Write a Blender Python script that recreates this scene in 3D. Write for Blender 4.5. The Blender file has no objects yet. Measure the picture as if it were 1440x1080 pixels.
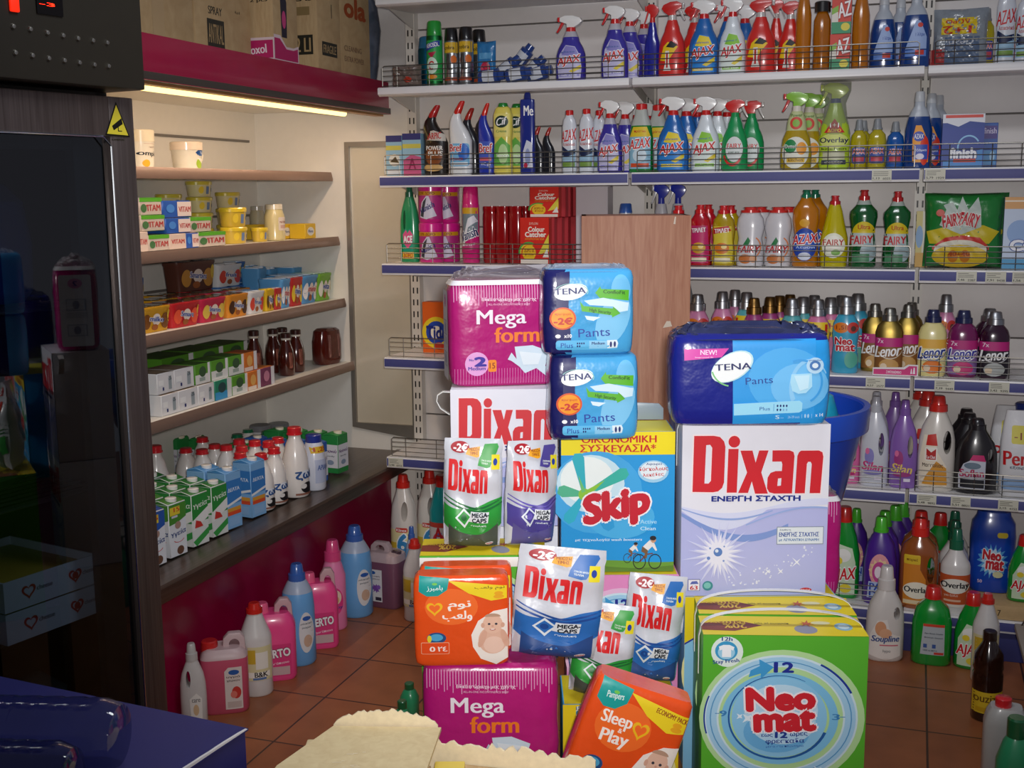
import bpy, bmesh, math, random
from math import sin, cos, pi, radians
from mathutils import Vector, Matrix
from mathutils.geometry import tessellate_polygon
random.seed(7)
SC = bpy.context.scene
COL = SC.collection

# ------------------------------------------------------------------ camera
FPX = 1662.42
YAW, PITCH, ROLL = .3277, .1597, -.0089
CAM = Vector((.9884, -4.6293, 1.6331))
FW = Vector((-sin(YAW)*cos(PITCH), cos(YAW)*cos(PITCH), -sin(PITCH)))
RT0 = Vector((cos(YAW), sin(YAW), 0)); UP0 = RT0.cross(FW)
RT = cos(ROLL)*RT0 + sin(ROLL)*UP0
UP = -sin(ROLL)*RT0 + cos(ROLL)*UP0
cd = bpy.data.cameras.new('camera'); co = bpy.data.objects.new('camera', cd); COL.objects.link(co)
m3 = Matrix((RT, UP, -FW)).transposed().to_4x4(); m3.translation = CAM
co.matrix_world = m3
cd.sensor_width = 36; cd.lens = FPX*36/1440; cd.clip_start = .05
SC.camera = co

# ------------------------------------------------------------------ world, lights, exposure
SC.view_settings.view_transform = 'Standard'; SC.view_settings.look = 'None'
SC.view_settings.gamma = 1; SC.view_settings.use_curve_mapping = False
SC.view_settings.exposure = 0.0
w = bpy.data.worlds.new('room_air'); SC.world = w; w.use_nodes = True
w.node_tree.nodes['Background'].inputs[0].default_value = (.80, .82, 1, 1)
w.node_tree.nodes['Background'].inputs[1].default_value = .15
def light(name, kind, loc, energy, col, size=.1, target=None, sy=None):
    l = bpy.data.lights.new(name, kind); l.energy = energy; l.color = col
    if kind == 'AREA':
        l.size = size
        if sy: l.shape = 'RECTANGLE'; l.size_y = sy
    else: l.shadow_soft_size = size
    o = bpy.data.objects.new(name, l); COL.objects.link(o); o.location = loc
    if target is not None: o.rotation_euler = (Vector(target)-Vector(loc)).to_track_quat('-Z', 'Y').to_euler()
    return o
# the flash of the compact camera that took the picture
fl = light('camera_flash', 'SPOT', CAM+RT*.035+UP*.045, 215, (1, .97, .95), .028, CAM+FW*3+RT*.15+UP*.18)
fl.data.spot_size = radians(64); fl.data.spot_blend = 1.0
# the shop's dim ceiling light
light('ceiling_light', 'AREA', (.6, -2.6, 3.0), 22, (.92, .95, 1), 1.2, (.6, -2.3, 0), .3)

# ------------------------------------------------------------------ pixel -> point on a real plane
def ray(u, v): return FW + RT*((u-720)/FPX) - UP*((v-540)/FPX)
def onX(u, v, x): d = ray(u, v); return CAM + d*((x-CAM.x)/d.x)
def onY(u, v, y): d = ray(u, v); return CAM + d*((y-CAM.y)/d.y)
def onZ(u, v, z): d = ray(u, v); return CAM + d*((z-CAM.z)/d.z)
SX = Vector((cos(YAW), sin(YAW), 0)); TX = Vector((-sin(YAW), cos(YAW), 0))
def onT(u, v, t): d = ray(u, v); return CAM + d*(t/d.dot(TX))
def st(s, t, z): p = CAM + SX*s + TX*t; return Vector((p.x, p.y, z))
def dist(p): return (p-CAM).dot(FW)

# ------------------------------------------------------------------ materials
def lin(h):
    h = h.lstrip('#'); c = [int(h[i:i+2], 16)/255 for i in (0, 2, 4)]
    return tuple(x/12.92 if x <= .04045 else ((x+.055)/1.055)**2.4 for x in c)
MATS = {}
def M(col, rough=.35, metal=0, trans=0, alpha=1, coat=0, var=.06, scale=30, emit=0, bump=0, ior=1.45):
    if isinstance(col, bpy.types.Material): return col
    key = (col, rough, metal, trans, alpha, coat, var, scale, emit, bump)
    if key in MATS: return MATS[key]
    m = bpy.data.materials.new('m_'+col.strip('#')); m.use_nodes = True
    nt = m.node_tree; b = nt.nodes['Principled BSDF']; c = lin(col)
    b.inputs['Roughness'].default_value = rough; b.inputs['Metallic'].default_value = metal
    b.inputs['Transmission Weight'].default_value = trans; b.inputs['Alpha'].default_value = alpha
    b.inputs['Coat Weight'].default_value = coat; b.inputs['Coat Roughness'].default_value = .13
    b.inputs['IOR'].default_value = ior
    b.inputs['Base Color'].default_value = (*c, 1)
    if var:
        n = nt.nodes.new('ShaderNodeTexNoise'); n.inputs['Scale'].default_value = scale; n.inputs['Detail'].default_value = 3
        tc = nt.nodes.new('ShaderNodeTexCoord'); nt.links.new(tc.outputs['Object'], n.inputs['Vector'])
        mx = nt.nodes.new('ShaderNodeMix'); mx.data_type = 'RGBA'
        mx.inputs[6].default_value = (*[x*(1-var) for x in c], 1); mx.inputs[7].default_value = (*[min(1, x*(1+var)) for x in c], 1)
        nt.links.new(n.outputs['Fac'], mx.inputs[0]); nt.links.new(mx.outputs[2], b.inputs['Base Color'])
        if bump:
            bp = nt.nodes.new('ShaderNodeBump'); bp.inputs['Strength'].default_value = bump; bp.inputs['Distance'].default_value = .004
            nt.links.new(n.outputs['Fac'], bp.inputs['Height']); nt.links.new(bp.outputs['Normal'], b.inputs['Normal'])
    if emit:
        b.inputs['Emission Color'].default_value = (*c, 1); b.inputs['Emission Strength'].default_value = emit
    MATS[key] = m
    return m
def plastic(c): return M(c, .3, coat=.8)
def paper(c): return M(c, .42, var=.03)
def film(c): return M(c, .24, coat=.5, var=.05, scale=22, bump=.7)
def liquid(c): return M(c, .16, trans=.35, coat=1, var=0)
def metal(c, r=.3): return M(c, r, metal=1, var=.05)
def clear(c='#dfe6ea', tint=.25, rough=.08, gloss=False):
    key = ('clear', c, tint, rough, gloss)
    if key in MATS: return MATS[key]
    m = bpy.data.materials.new('m_clear'); m.use_nodes = True; nt = m.node_tree; nt.nodes.clear()
    out = nt.nodes.new('ShaderNodeOutputMaterial'); mix = nt.nodes.new('ShaderNodeMixShader')
    tr = nt.nodes.new('ShaderNodeBsdfTransparent'); tr.inputs[0].default_value = (*lin(c), 1)
    p = nt.nodes.new('ShaderNodeBsdfPrincipled'); p.inputs['Base Color'].default_value = (*lin(c), 1); p.inputs['Roughness'].default_value = rough
    fr = nt.nodes.new('ShaderNodeFresnel'); fr.inputs[0].default_value = 1.5
    mth = nt.nodes.new('ShaderNodeMath'); mth.operation = 'ADD'; mth.inputs[1].default_value = tint; mth.use_clamp = True
    ge = nt.nodes.new('ShaderNodeNewGeometry'); iv = nt.nodes.new('ShaderNodeMath'); iv.operation = 'SUBTRACT'; iv.inputs[0].default_value = 1; nt.links.new(ge.outputs['Backfacing'], iv.inputs[1])
    ml = nt.nodes.new('ShaderNodeMath'); ml.operation = 'MULTIPLY'; nt.links.new(fr.outputs[0], ml.inputs[0]); nt.links.new(iv.outputs[0], ml.inputs[1])
    if gloss: p = nt.nodes.new('ShaderNodeBsdfGlossy'); p.inputs['Roughness'].default_value = rough
    nt.links.new(ml.outputs[0], mth.inputs[0]); nt.links.new(mth.outputs[0], mix.inputs[0])
    nt.links.new(tr.outputs[0], mix.inputs[1]); nt.links.new(p.outputs[0], mix.inputs[2]); nt.links.new(mix.outputs[0], out.inputs[0])
    MATS[key] = m
    return m
def node_mat(name, build):
    m = bpy.data.materials.new(name); m.use_nodes = True; nt = m.node_tree
    build(nt, nt.nodes['Principled BSDF']); return m
def wood_nodes(c1, c2, sc=(2, 2, 30), rough=.5):
    def f(nt, b):
        tc = nt.nodes.new('ShaderNodeTexCoord'); mp = nt.nodes.new('ShaderNodeMapping'); mp.inputs['Scale'].default_value = sc
        n = nt.nodes.new('ShaderNodeTexNoise'); n.inputs['Scale'].default_value = 6; n.inputs['Detail'].default_value = 6; n.inputs['Distortion'].default_value = .6
        r = nt.nodes.new('ShaderNodeValToRGB'); r.color_ramp.elements[0].color = (*lin(c1), 1); r.color_ramp.elements[1].color = (*lin(c2), 1)
        r.color_ramp.elements[0].position = .3; r.color_ramp.elements[1].position = .7
        nt.links.new(tc.outputs['Object'], mp.inputs[0]); nt.links.new(mp.outputs[0], n.inputs['Vector'])
        nt.links.new(n.outputs['Fac'], r.inputs[0]); nt.links.new(r.outputs[0], b.inputs['Base Color'])
        b.inputs['Roughness'].default_value = rough
    return f
WOOD = node_mat('light_wood', wood_nodes('#a86c50', '#c08a6c', (14, 14, 1.2)))
STEEL = node_mat('brushed_steel', wood_nodes('#6e625e', '#8a7d78', (30, 30, .6), .36)); STEEL.node_tree.nodes['Principled BSDF'].inputs['Metallic'].default_value = .85
KRAFT = node_mat('corrugated_board', wood_nodes('#b09268', '#c0a47a', (20, 3, 3), .8))
CREAM = node_mat('cream_board', wood_nodes('#cfb98c', '#dcc99c', (9, 9, 3), .8))
def tile_nodes(nt, b):
    tc = nt.nodes.new('ShaderNodeTexCoord'); mp = nt.nodes.new('ShaderNodeMapping')
    mp.inputs['Location'].default_value = (.788, .345+1.0, 0)
    br = nt.nodes.new('ShaderNodeTexBrick'); br.offset = 0; br.inputs['Scale'].default_value = 1
    br.inputs['Brick Width'].default_value = .3125; br.inputs['Row Height'].default_value = .333; br.inputs['Mortar Size'].default_value = .0035
    br.inputs['Color1'].default_value = (*lin('#a8663f'), 1); br.inputs['Color2'].default_value = (*lin('#9c5c38'), 1); br.inputs['Mortar'].default_value = (*lin('#4a3024'), 1)
    n = nt.nodes.new('ShaderNodeTexNoise'); n.inputs['Scale'].default_value = 9; n.inputs['Detail'].default_value = 5
    mx = nt.nodes.new('ShaderNodeMix'); mx.data_type = 'RGBA'; mx.blend_type = 'MULTIPLY'; mx.inputs[0].default_value = .45
    r = nt.nodes.new('ShaderNodeValToRGB'); r.color_ramp.elements[0].position = .3; r.color_ramp.elements[0].color = (.55, .5, .48, 1); r.color_ramp.elements[1].position = .65
    nt.links.new(tc.outputs['Object'], mp.inputs[0]); nt.links.new(mp.outputs[0], br.inputs['Vector']); nt.links.new(tc.outputs['Object'], n.inputs['Vector'])
    nt.links.new(n.outputs['Fac'], r.inputs[0]); nt.links.new(br.outputs['Color'], mx.inputs[6]); nt.links.new(r.outputs[0], mx.inputs[7]); nt.links.new(mx.outputs[2], b.inputs['Base Color'])
    bp = nt.nodes.new('ShaderNodeBump'); bp.inputs['Strength'].default_value = .4; bp.inputs['Distance'].default_value = .003; bp.invert = True
    nt.links.new(br.outputs['Fac'], bp.inputs['Height']); nt.links.new(bp.outputs['Normal'], b.inputs['Normal'])
    b.inputs['Roughness'].default_value = .42
TILE = node_mat('terracotta_tiles', tile_nodes)

# ------------------------------------------------------------------ mesh building
class MB:
    def __init__(s): s.v = []; s.f = []; s.m = []; s.mats = []
    def mi(s, m):
        m = M(m) if isinstance(m, str) else m
        if m not in s.mats: s.mats.append(m)
        return s.mats.index(m)
    def add(s, vs, fs, m):
        k = len(s.v); i = s.mi(m); s.v += [tuple(p) for p in vs]
        for f in fs: s.f.append([a+k for a in f]); s.m.append(i)
        return s
    def box(s, x0, x1, y0, y1, z0, z1, m, faces=None):
        vs = [(x, y, z) for z in (z0, z1) for y in (y0, y1) for x in (x0, x1)]
        fs = {'b': (0, 2, 3, 1), 't': (4, 5, 7, 6), 'f': (0, 1, 5, 4), 'k': (2, 6, 7, 3), 'l': (0, 4, 6, 2), 'r': (1, 3, 7, 5)}
        k = len(s.v); s.v += vs
        for n, f in fs.items(): s.f.append([a+k for a in f]); s.m.append(s.mi((faces or {}).get(n, m)))
        return s
    def prism(s, pts, a0, a1, m, axis='y'):
        # closed outline (x,z) pushed along y, or (y,z) along x, or (x,y) along z
        def p3(p, a): return (p[0], a, p[1]) if axis == 'y' else (a, p[0], p[1]) if axis == 'x' else (p[0], p[1], a)
        n = len(pts); vs = [p3(p, a0) for p in pts]+[p3(p, a1) for p in pts]
        fs = [(i, (i+1) % n, n+(i+1) % n, n+i) for i in range(n)]
        for t in tessellate_polygon([[Vector((p[0], p[1], 0)) for p in pts]]): fs += [tuple(t), tuple(n+a for a in t)]
        return s.add(vs, fs, m)
    def loft(s, prof, m, n=2., seg=24, top=True, bot=True, split=None, m2=None):
        # prof: (z, rx, ry[, cx, cy]) rings of a superellipse
        vs = []; fs = []
        for p in prof:
            z, rx, ry = p[:3]; cx, cy = (p[3], p[4]) if len(p) > 3 else (0, 0)
            for i in range(seg):
                a = 2*pi*(i+.5)/seg; c, d = cos(a), sin(a)
                vs.append((cx+rx*math.copysign(abs(c)**(2/n), c), cy+ry*math.copysign(abs(d)**(2/n), d), z))
        k0 = len(s.v); s.v += vs; a, b = s.mi(m), s.mi(m2 or m)
        for j in range(len(prof)-1):
            mm = b if split is not None and (prof[j][0]+prof[j+1][0])/2 > split else a
            for i in range(seg):
                i2 = (i+1) % seg
                s.f.append([k0+j*seg+i, k0+j*seg+i2, k0+(j+1)*seg+i2, k0+(j+1)*seg+i]); s.m.append(mm)
        if bot: s.f.append([k0+i for i in range(seg)][::-1]); s.m.append(a)
        if top:
            s.f.append([k0+(len(prof)-1)*seg+i for i in range(seg)]); s.m.append(b if split is not None else a)
        return s
    def tube(s, pts, r, m, seg=6, closed=False):
        pts = [Vector(p) for p in pts]; n = len(pts); vs = []; fs = []
        for i, p in enumerate(pts):
            a = pts[(i-1) % n] if closed or i else pts[0]; b = pts[(i+1) % n] if closed or i < n-1 else pts[-1]
            d = (b-a).normalized(); x = d.orthogonal().normalized() if i == 0 else (x-d*x.dot(d)).normalized()
            y = d.cross(x)
            vs += [p+x*r*cos(2*pi*k/seg)+y*r*sin(2*pi*k/seg) for k in range(seg)]
        for i in range(n if closed else n-1):
            for k in range(seg):
                k2 = (k+1) % seg; j = (i+1) % n
                fs.append((i*seg+k, i*seg+k2, j*seg+k2, j*seg+k))
        if not closed: fs += [tuple(range(seg))[::-1], tuple((n-1)*seg+k for k in range(seg))]
        return s.add(vs, fs, m)
    def ribbon(s, pts, width, thick, m):
        # flat strap: path in (x,z), width along y
        n = len(pts); vs = []
        for i, p in enumerate(pts):
            a, b = pts[max(i-1, 0)], pts[min(i+1, n-1)]; dx, dz = b[0]-a[0], b[1]-a[1]; L = math.hypot(dx, dz) or 1
            nx, nz = -dz/L*thick, dx/L*thick
            vs += [(p[0], -width/2, p[1]), (p[0], width/2, p[1]), (p[0]+nx, width/2, p[1]+nz), (p[0]+nx, -width/2, p[1]+nz)]
        fs = [(i*4+k, i*4+(k+1) % 4, i*4+4+(k+1) % 4, i*4+4+k) for i in range(n-1) for k in range(4)]
        return s.add(vs, fs+[(0, 1, 2, 3), (n*4-4, n*4-3, n*4-2, n*4-1)], m)
    def mesh(s, name, bevel=0, smooth=True, seg=2, cut=None):
        me = bpy.data.meshes.new(name); me.from_pydata(s.v, [], s.f)
        for m in s.mats: me.materials.append(m)
        me.polygons.foreach_set('material_index', s.m)
        bm = bmesh.new(); bm.from_mesh(me)
        bmesh.ops.recalc_face_normals(bm, faces=bm.faces)
        if bevel:
            es = [e for e in bm.edges if len(e.link_faces) == 2 and e.calc_face_angle(0) > radians(40)]
            bmesh.ops.bevel(bm, geom=es, offset=bevel, segments=seg, profile=.6, affect='EDGES', clamp_overlap=True)
        bm.to_mesh(me); bm.free()
        if cut is not None:
            a = bpy.data.objects.new('tmp_a', me); b = bpy.data.objects.new('tmp_b', cut); COL.objects.link(a); COL.objects.link(b)
            md = a.modifiers.new('cut', 'BOOLEAN'); md.object = b; md.operation = 'DIFFERENCE'; md.solver = 'EXACT'
            dg = bpy.context.evaluated_depsgraph_get()
            me2 = bpy.data.meshes.new_from_object(a.evaluated_get(dg)); me2.name = name
            bpy.data.objects.remove(a); bpy.data.objects.remove(b)
            if len(me2.polygons) > 10: me = me2
        if smooth:
            me.shade_smooth(); me.set_sharp_from_angle(angle=radians(38))
        return me

# ------------------------------------------------------------------ lettering and flat print
_TX = {}
GRK = str.maketrans('ΑΒΕΖΗΙΚΜΝΟΡΤΥΧονι', 'ABEZHIKMNOPTYXov\u0131')
def text2d(t, off):
    t = t.translate(GRK); k = (t, off)
    if k not in _TX:
        c = bpy.data.curves.new('txt', 'FONT'); c.body = t; c.size = 1; c.offset = off; c.resolution_u = 3; c.fill_mode = 'FRONT'
        o = bpy.data.objects.new('txt', c); COL.objects.link(o)
        dg = bpy.context.evaluated_depsgraph_get(); me = bpy.data.meshes.new_from_object(o.evaluated_get(dg))
        me.calc_loop_triangles()
        P = [(v.co.x, v.co.y) for v in me.vertices]
        ar = [((P[b][0]-P[a][0])*(P[c][1]-P[a][1])-(P[c][0]-P[a][0])*(P[b][1]-P[a][1]), (a, b, c)) for a, b, c in (tuple(x.vertices) for x in me.loop_triangles)]
        sg = 1 if sum(x[0] for x in ar) > 0 else -1
        _TX[k] = (P, [t_ for x, t_ in ar if x*sg > 1e-7])
        bpy.data.objects.remove(o); bpy.data.curves.remove(c); bpy.data.meshes.remove(me)
    return _TX[k]
class Print:
    """flat artwork; coordinates go through the frame (u0,v0,u1,v1)->(w,h) measured on the pack"""
    def __init__(s, box=None, w=1, h=1, z0=0):
        s.box = box; s.w = w; s.h = h; s.z0 = z0; s.p = []
    def c(s, x, y):
        if not s.box: return (x, y)
        a, b, c, d = s.box
        return ((x-a)/(c-a)*s.w-s.w/2, s.z0+(1-(y-b)/(d-b))*s.h)
    def poly(s, pts, m, holes=()):
        loops = [[s.c(*p) for p in L] for L in (pts, *holes)]
        tr = tessellate_polygon([[Vector((*p, 0)) for p in L] for L in loops])
        s.p.append(([p for L in loops for p in L], [tuple(t) for t in tr], m)); return s
    def rect(s, x0, y0, x1, y1, m): return s.poly([(x0, y0), (x1, y0), (x1, y1), (x0, y1)], m)
    def rrect(s, x0, y0, x1, y1, r, m):
        pts = []
        for cx, cy, a in ((x1-r, y1-r, 0), (x0+r, y1-r, 90), (x0+r, y0+r, 180), (x1-r, y0+r, 270)):
            pts += [(cx+r*cos(radians(a+k*30)), cy+r*sin(radians(a+k*30))) for k in range(4)]
        return s.poly(pts, m)
    def ell(s, cx, cy, rx, ry, m, rot=0, n=24, a0=0, a1=360):
        ca, sa = cos(radians(rot)), sin(radians(rot)); pts = []
        k = n if a1-a0 == 360 else n+1
        for i in range(k):
            a = radians(a0+(a1-a0)*i/n); x, y = rx*cos(a), ry*sin(a); pts.append((cx+x*ca-y*sa, cy+x*sa+y*ca))
        return s.poly(pts, m)
    def ring(s, cx, cy, rx, ry, t, m, a0=0, a1=360, n=40, t1=None):
        v = []; f = []
        for i in range(n+1):
            a = radians(a0+(a1-a0)*i/n); tt = t if t1 is None else t+(t1-t)*i/n
            v += [s.c(cx+rx*cos(a), cy+ry*sin(a)), s.c(cx+(rx-tt)*cos(a), cy+(ry-tt*ry/rx)*sin(a))]
        for i in range(n): f += [(2*i, 2*i+1, 2*i+3), (2*i, 2*i+3, 2*i+2)]
        s.p.append((v, f, m)); return s
    def star(s, cx, cy, r0, r1, n, m, seed=1):
        rr = random.Random(seed); pts = []
        for i in range(2*n):
            a = pi*i/n; r = (r1*rr.uniform(.75, 1.15)) if i % 2 else r0
            pts.append((cx+r*cos(a), cy+r*sin(a)))
        return s.poly(pts, m)
    def t(s, txt, x0, y0, x1, y1, m, bold=.02, out=None, rot=0, shear=0, ow=.05):
        """text fitted to the box; rot in degrees about its centre; out = outline colour"""
        v, f = text2d(txt, 0)
        if not v: return s
        xs = [p[0] for p in v]; ys = [p[1] for p in v]; ax, bx, ay, by = min(xs), max(xs), min(ys), max(ys)
        flip = s.box is not None
        ca, sa = cos(radians(rot)), sin(radians(rot)); cx, cy = (x0+x1)/2, (y0+y1)/2
        def go(v):
            o = []
            for px, py in v:
                a = (px-ax)/(bx-ax or 1)-.5; b = (py-ay)/(by-ay or 1)-.5
                x = a*(x1-x0)+shear*b*abs(y1-y0); y = b*abs(y1-y0)*(-1 if flip else 1)
                o.append(s.c(cx+x*ca-y*sa, cy+x*sa+y*ca))
            return o
        def multi(offs, col):
            for i, (ox, oy) in enumerate(offs): s.p.append((go([(p[0]+ox, p[1]+oy) for p in v]), f, col, 1 if i == 0 else .3))
        if out: R = bold+ow; multi([(R*cos(pi*i/4), R*sin(pi*i/4)) for i in range(8)], out)
        b = bold; multi([(0, 0)] if b < .015 else [(0, 0), (-b, 0), (b, 0)] if b < .035 else [(0, 0), (-b, 0), (b, 0), (0, b), (0, -b), (-b*.7, -b*.7), (b*.7, -b*.7), (-b*.7, b*.7), (b*.7, b*.7)], m); return s
    def bake(s, mb, fn, step=None, lift=.0006, gap=None):
        """fn(x,z) -> point on the surface and outward normal"""
        boxes = []; gap = gap or (.00035 if step else .00018)
        for v, f, m, *inc in s.p:
            inc = inc[0] if inc else 1
            xs = [p[0] for p in v]; ys = [p[1] for p in v]; b = (min(xs), max(xs), min(ys), max(ys)); k = 0
            for c in boxes:
                if b[0] < c[1] and c[0] < b[1] and b[2] < c[3] and c[2] < b[3]: k = max(k, c[4]+inc)
            boxes.append((*b, k))
        for (v, f, m, *_), bx in zip(s.p, boxes):
            k = bx[4]
            vv = list(v); ff = [tuple(t) for t in f]
            if step:
                cache = {}; st_ = list(ff); ff = []
                while st_:
                    a, b, c = st_.pop()
                    L = [(math.dist(vv[a], vv[b]), a, b, c), (math.dist(vv[b], vv[c]), b, c, a), (math.dist(vv[c], vv[a]), c, a, b)]
                    l, i, j, o = max(L)
                    if l < step or len(vv) > 9000: ff.append((a, b, c)); continue
                    e = (min(i, j), max(i, j))
                    if e not in cache: cache[e] = len(vv); vv.append(((vv[i][0]+vv[j][0])/2, (vv[i][1]+vv[j][1])/2))
                    q = cache[e]; st_ += [(i, q, o), (q, j, o)]
            pts = []
            for x, z in vv:
                p, n = fn(x, z); pts.append(p+n*((lift+gap*k)))
            mb.add(pts, ff, paper(m) if isinstance(m, str) else m)
def flat(y): return lambda x, z: (Vector((x, y, z)), Vector((0, -1, 0)))
def flat_top(z0, y0): return lambda x, z: (Vector((x, y0+z, z0)), Vector((0, 0, 1)))
def flat_side(x0, sgn=1): return lambda a, z: (Vector((x0, a*sgn, z)), Vector((sgn, 0, 0)))
def wrapf(prof, n=2.):
    def g(z):
        if z <= prof[0][0]: return prof[0][1:3]
        for a, b in zip(prof, prof[1:]):
            if z <= b[0]:
                k = (z-a[0])/((b[0]-a[0]) or 1); return (a[1]+(b[1]-a[1])*k, a[2]+(b[2]-a[2])*k)
        return prof[-1][1:3]
    def y(x, z):
        rx, ry = g(z); q = min(abs(x)/max(rx, 1e-5), .985)
        return -ry*(1-q**n)**(1/n)
    def fn(x, z):
        e = .002; p = Vector((x, y(x, z), z))
        dx = (y(x+e, z)-y(x-e, z))/(2*e); dz = (y(x, z+e)-y(x, z-e))/(2*e)
        return p, Vector((dx, -1, dz)).normalized()
    return fn

# ------------------------------------------------------------------ scene tree
def empty(name, loc, rz=0, scale=1, rx=0, ry=0):
    o = bpy.data.objects.new(name, None); COL.objects.link(o); o.location = loc; o.rotation_euler = (rx, ry, rz)
    o.scale = (scale,)*3 if not isinstance(scale, (tuple, list)) else scale; o.empty_display_size = .05
    return o
def part(name, me, parent, label=None):
    o = bpy.data.objects.new(name, me); COL.objects.link(o); o.parent = parent
    if label: o['label'] = label
    return o
def tag(o, label, cat, group=None):
    o['label'] = label; o['category'] = cat
    if group: o['group'] = group
    return o
def struct(name, me):
    o = bpy.data.objects.new(name, me); COL.objects.link(o); o['kind'] = 'structure'; return o
KINDS = {}
class Kind:
    def __init__(s, obj, cat, group, w, h, parts): s.obj, s.cat, s.group, s.w, s.h, s.parts, s.made = obj, cat, group, w, h, parts, []
def kind(key, obj, cat, group, w, h, parts):
    """parts: (name, mesh, index of its parent part or None)"""
    KINDS[key] = Kind(obj, cat, group, w, h, parts)
def spawn(key, loc, label, rz=0, scale=1, ry=0, rx=0):
    k = KINDS[key]; r = empty(k.obj, loc, rz, scale, rx, ry); made = []
    for n, me, pi_ in k.parts: made.append(part(n, me, r if pi_ is None else made[pi_]))
    tag(r, label, k.cat); k.made.append(r)
    return r
# ================================================================== the room
WHITE = M('#e2dcd8', .4, var=.03); CAB = M('#e9e4da', .38, var=.03); POST = M('#dcd6cc', .35, var=.02)
BLUE = M('#4c4f8a', .5); DARK = M('#15130f', .4); WIRE = metal('#7d7972', .36); WHT = M('#eeecec', .35, var=.02)
struct('floor', MB().box(-3, 4, -5.2, .3, -.1, 0, TILE).mesh('floor', smooth=False))
struct('wall_back', MB().box(-3, 4, .1, .2, 0, 3.2, M('#cfc8c2', .8)).mesh('wall_back', smooth=False))
struct('wall_left', MB().box(-1.95, -1.85, -5.2, .1, 0, 3.2, M('#b8b0aa', .8)).mesh('wall_left', smooth=False))

# ================================================================== gondola along the back wall
Z0, ZA, ZB, ZC, ZD, ZE, ZF = 2.372, 2.0396, 1.7047, 1.3656, .9941, .5893, .154
BAYX = [(-1.0, 0), (0, 1.0), (1.0, 2.0)]; YF = -.37
g = empty('shelving_frame', (0, 0, 0)); tag(g, 'white perforated posts and plank back panel holding the cleaning product shelves', 'shelving')
for a, b in BAYX:
    mb = MB(); z = .1
    mb.box(a+.012, b-.012, .026, .034, .1, 2.68, M('#8f8985', .6))
    for hgt in (.2,)*13: mb.box(a+.012, b-.012, .005, .025, z, z+hgt-.0035, WHITE); z += hgt
    part('back_panel', mb.mesh('back_panel', bevel=.002), g)
for x in (-1.0, 0, 1.0, 2.0):
    mb = MB().box(x-.02, x+.02, -.035, .02, 0, 2.7, POST)
    pr = Print()
    for k in range(52):
        for sx in (-.009, .009): pr.rect(sx-.003, .12+k*.05, sx+.003, .145+k*.05, '#1a1614')
    pr.bake(mb, lambda X, Z, x=x: (Vector((x+X, -.035, Z)), Vector((0, -1, 0))))
    part('post', mb.mesh('post', smooth=False), g)
for a, b in BAYX: part('kick_plate', MB().box(a+.01, b-.01, -.355, -.33, 0, .12, M('#3c3f78', .45)).mesh('kick_plate', bevel=.003), g)
def guard(w):
    mb = MB(); x0, x1 = -w/2+.015, w/2-.015
    for z in (.004, .022, .041, .060): mb.tube([(x0, 0, z), (x1, 0, z)], .0016, WIRE, 5)
    mb.tube([(x0, 0, .004), (x0, 0, .072), (x0+.008, 0, .078), (x1-.008, 0, .078), (x1, 0, .072), (x1, 0, .004)], .002, WIRE, 5)
    for k in range(1, 4):
        for d in (-.045, .045): mb.tube([(x0+(x1-x0)*k/4+d, .003, .0), (x0+(x1-x0)*k/4+d, .003, .078)], .0016, WIRE, 5)
    mb.tube([(x0+.06, .003, 0), (x0+.06, .003, .078)], .0016, WIRE, 5); mb.tube([(x1-.06, .003, 0), (x1-.06, .003, .078)], .0016, WIRE, 5)
    return mb.mesh('wire_guard')
GUARD = guard(.98)
def shelf_mesh(white):
    mb = MB()
    # board with a folded front edge
    mb.prism([(-.037, 0), (-.037, -.014), (-.34, -.03), (YF, -.004), (YF, 0)] if white else [(-.037, 0), (-.037, -.014), (YF+.02, -.02), (YF, -.004), (YF, 0)], -.494, .494, WHT, 'x')
    if white: mb.prism([(YF, 0), (YF-.004, -.006), (YF-.004, -.026), (YF+.012, -.034), (YF+.02, -.02)], -.494, .494, WHT, 'x')
    return mb.mesh('board', bevel=.002)
BOARDW, BOARDB = shelf_mesh(1), shelf_mesh(0)
RAIL = MB().box(-.494, .494, YF-.006, YF+.012, -.044, 0, WHT).box(-.494, .494, YF-.009, YF-.0055, -.038, -.004, BLUE).mesh('price_rail', bevel=.0015)
BRK = MB().prism([(-.33, -.012), (-.037, -.012), (-.037, -.075), (-.06, -.072)], -.0015, .0015, POST, 'x').mesh('bracket', smooth=False)
def price_tag(k):
    mb = MB().box(-.032, .032, YF-.0115, YF-.0095, -.039, -.003, M('#cfcdbb', .5))
    r = random.Random(k); pr = Print()
    for i in range(3): pr.rect(-.027, -.011-.006*i, -.027+r.uniform(.025, .05), -.009-.006*i, '#77756c')
    pr.t('%d,%02d' % (r.randint(1, 7), r.randint(10, 99)), -.028, -.036, -.006, -.028, '#33322e'); pr.t('%d' % r.randint(1000, 9999), .004, -.036, .028, -.029, '#44433e')
    pr.bake(mb, flat(YF-.0115)); return mb.mesh('price_tag', smooth=False)
SHLAB = {0: 'topmost', 1: 'second', 2: 'third', 3: 'fourth', 4: 'fifth', 5: 'sixth', 6: 'floor level'}
BAYLAB = ['in the bay beside the lit cabinet', 'in the middle bay', 'in the bay beyond the far post']
HOLD = {0: ('under the ceiling with nothing labelled on it', ''), }
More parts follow.
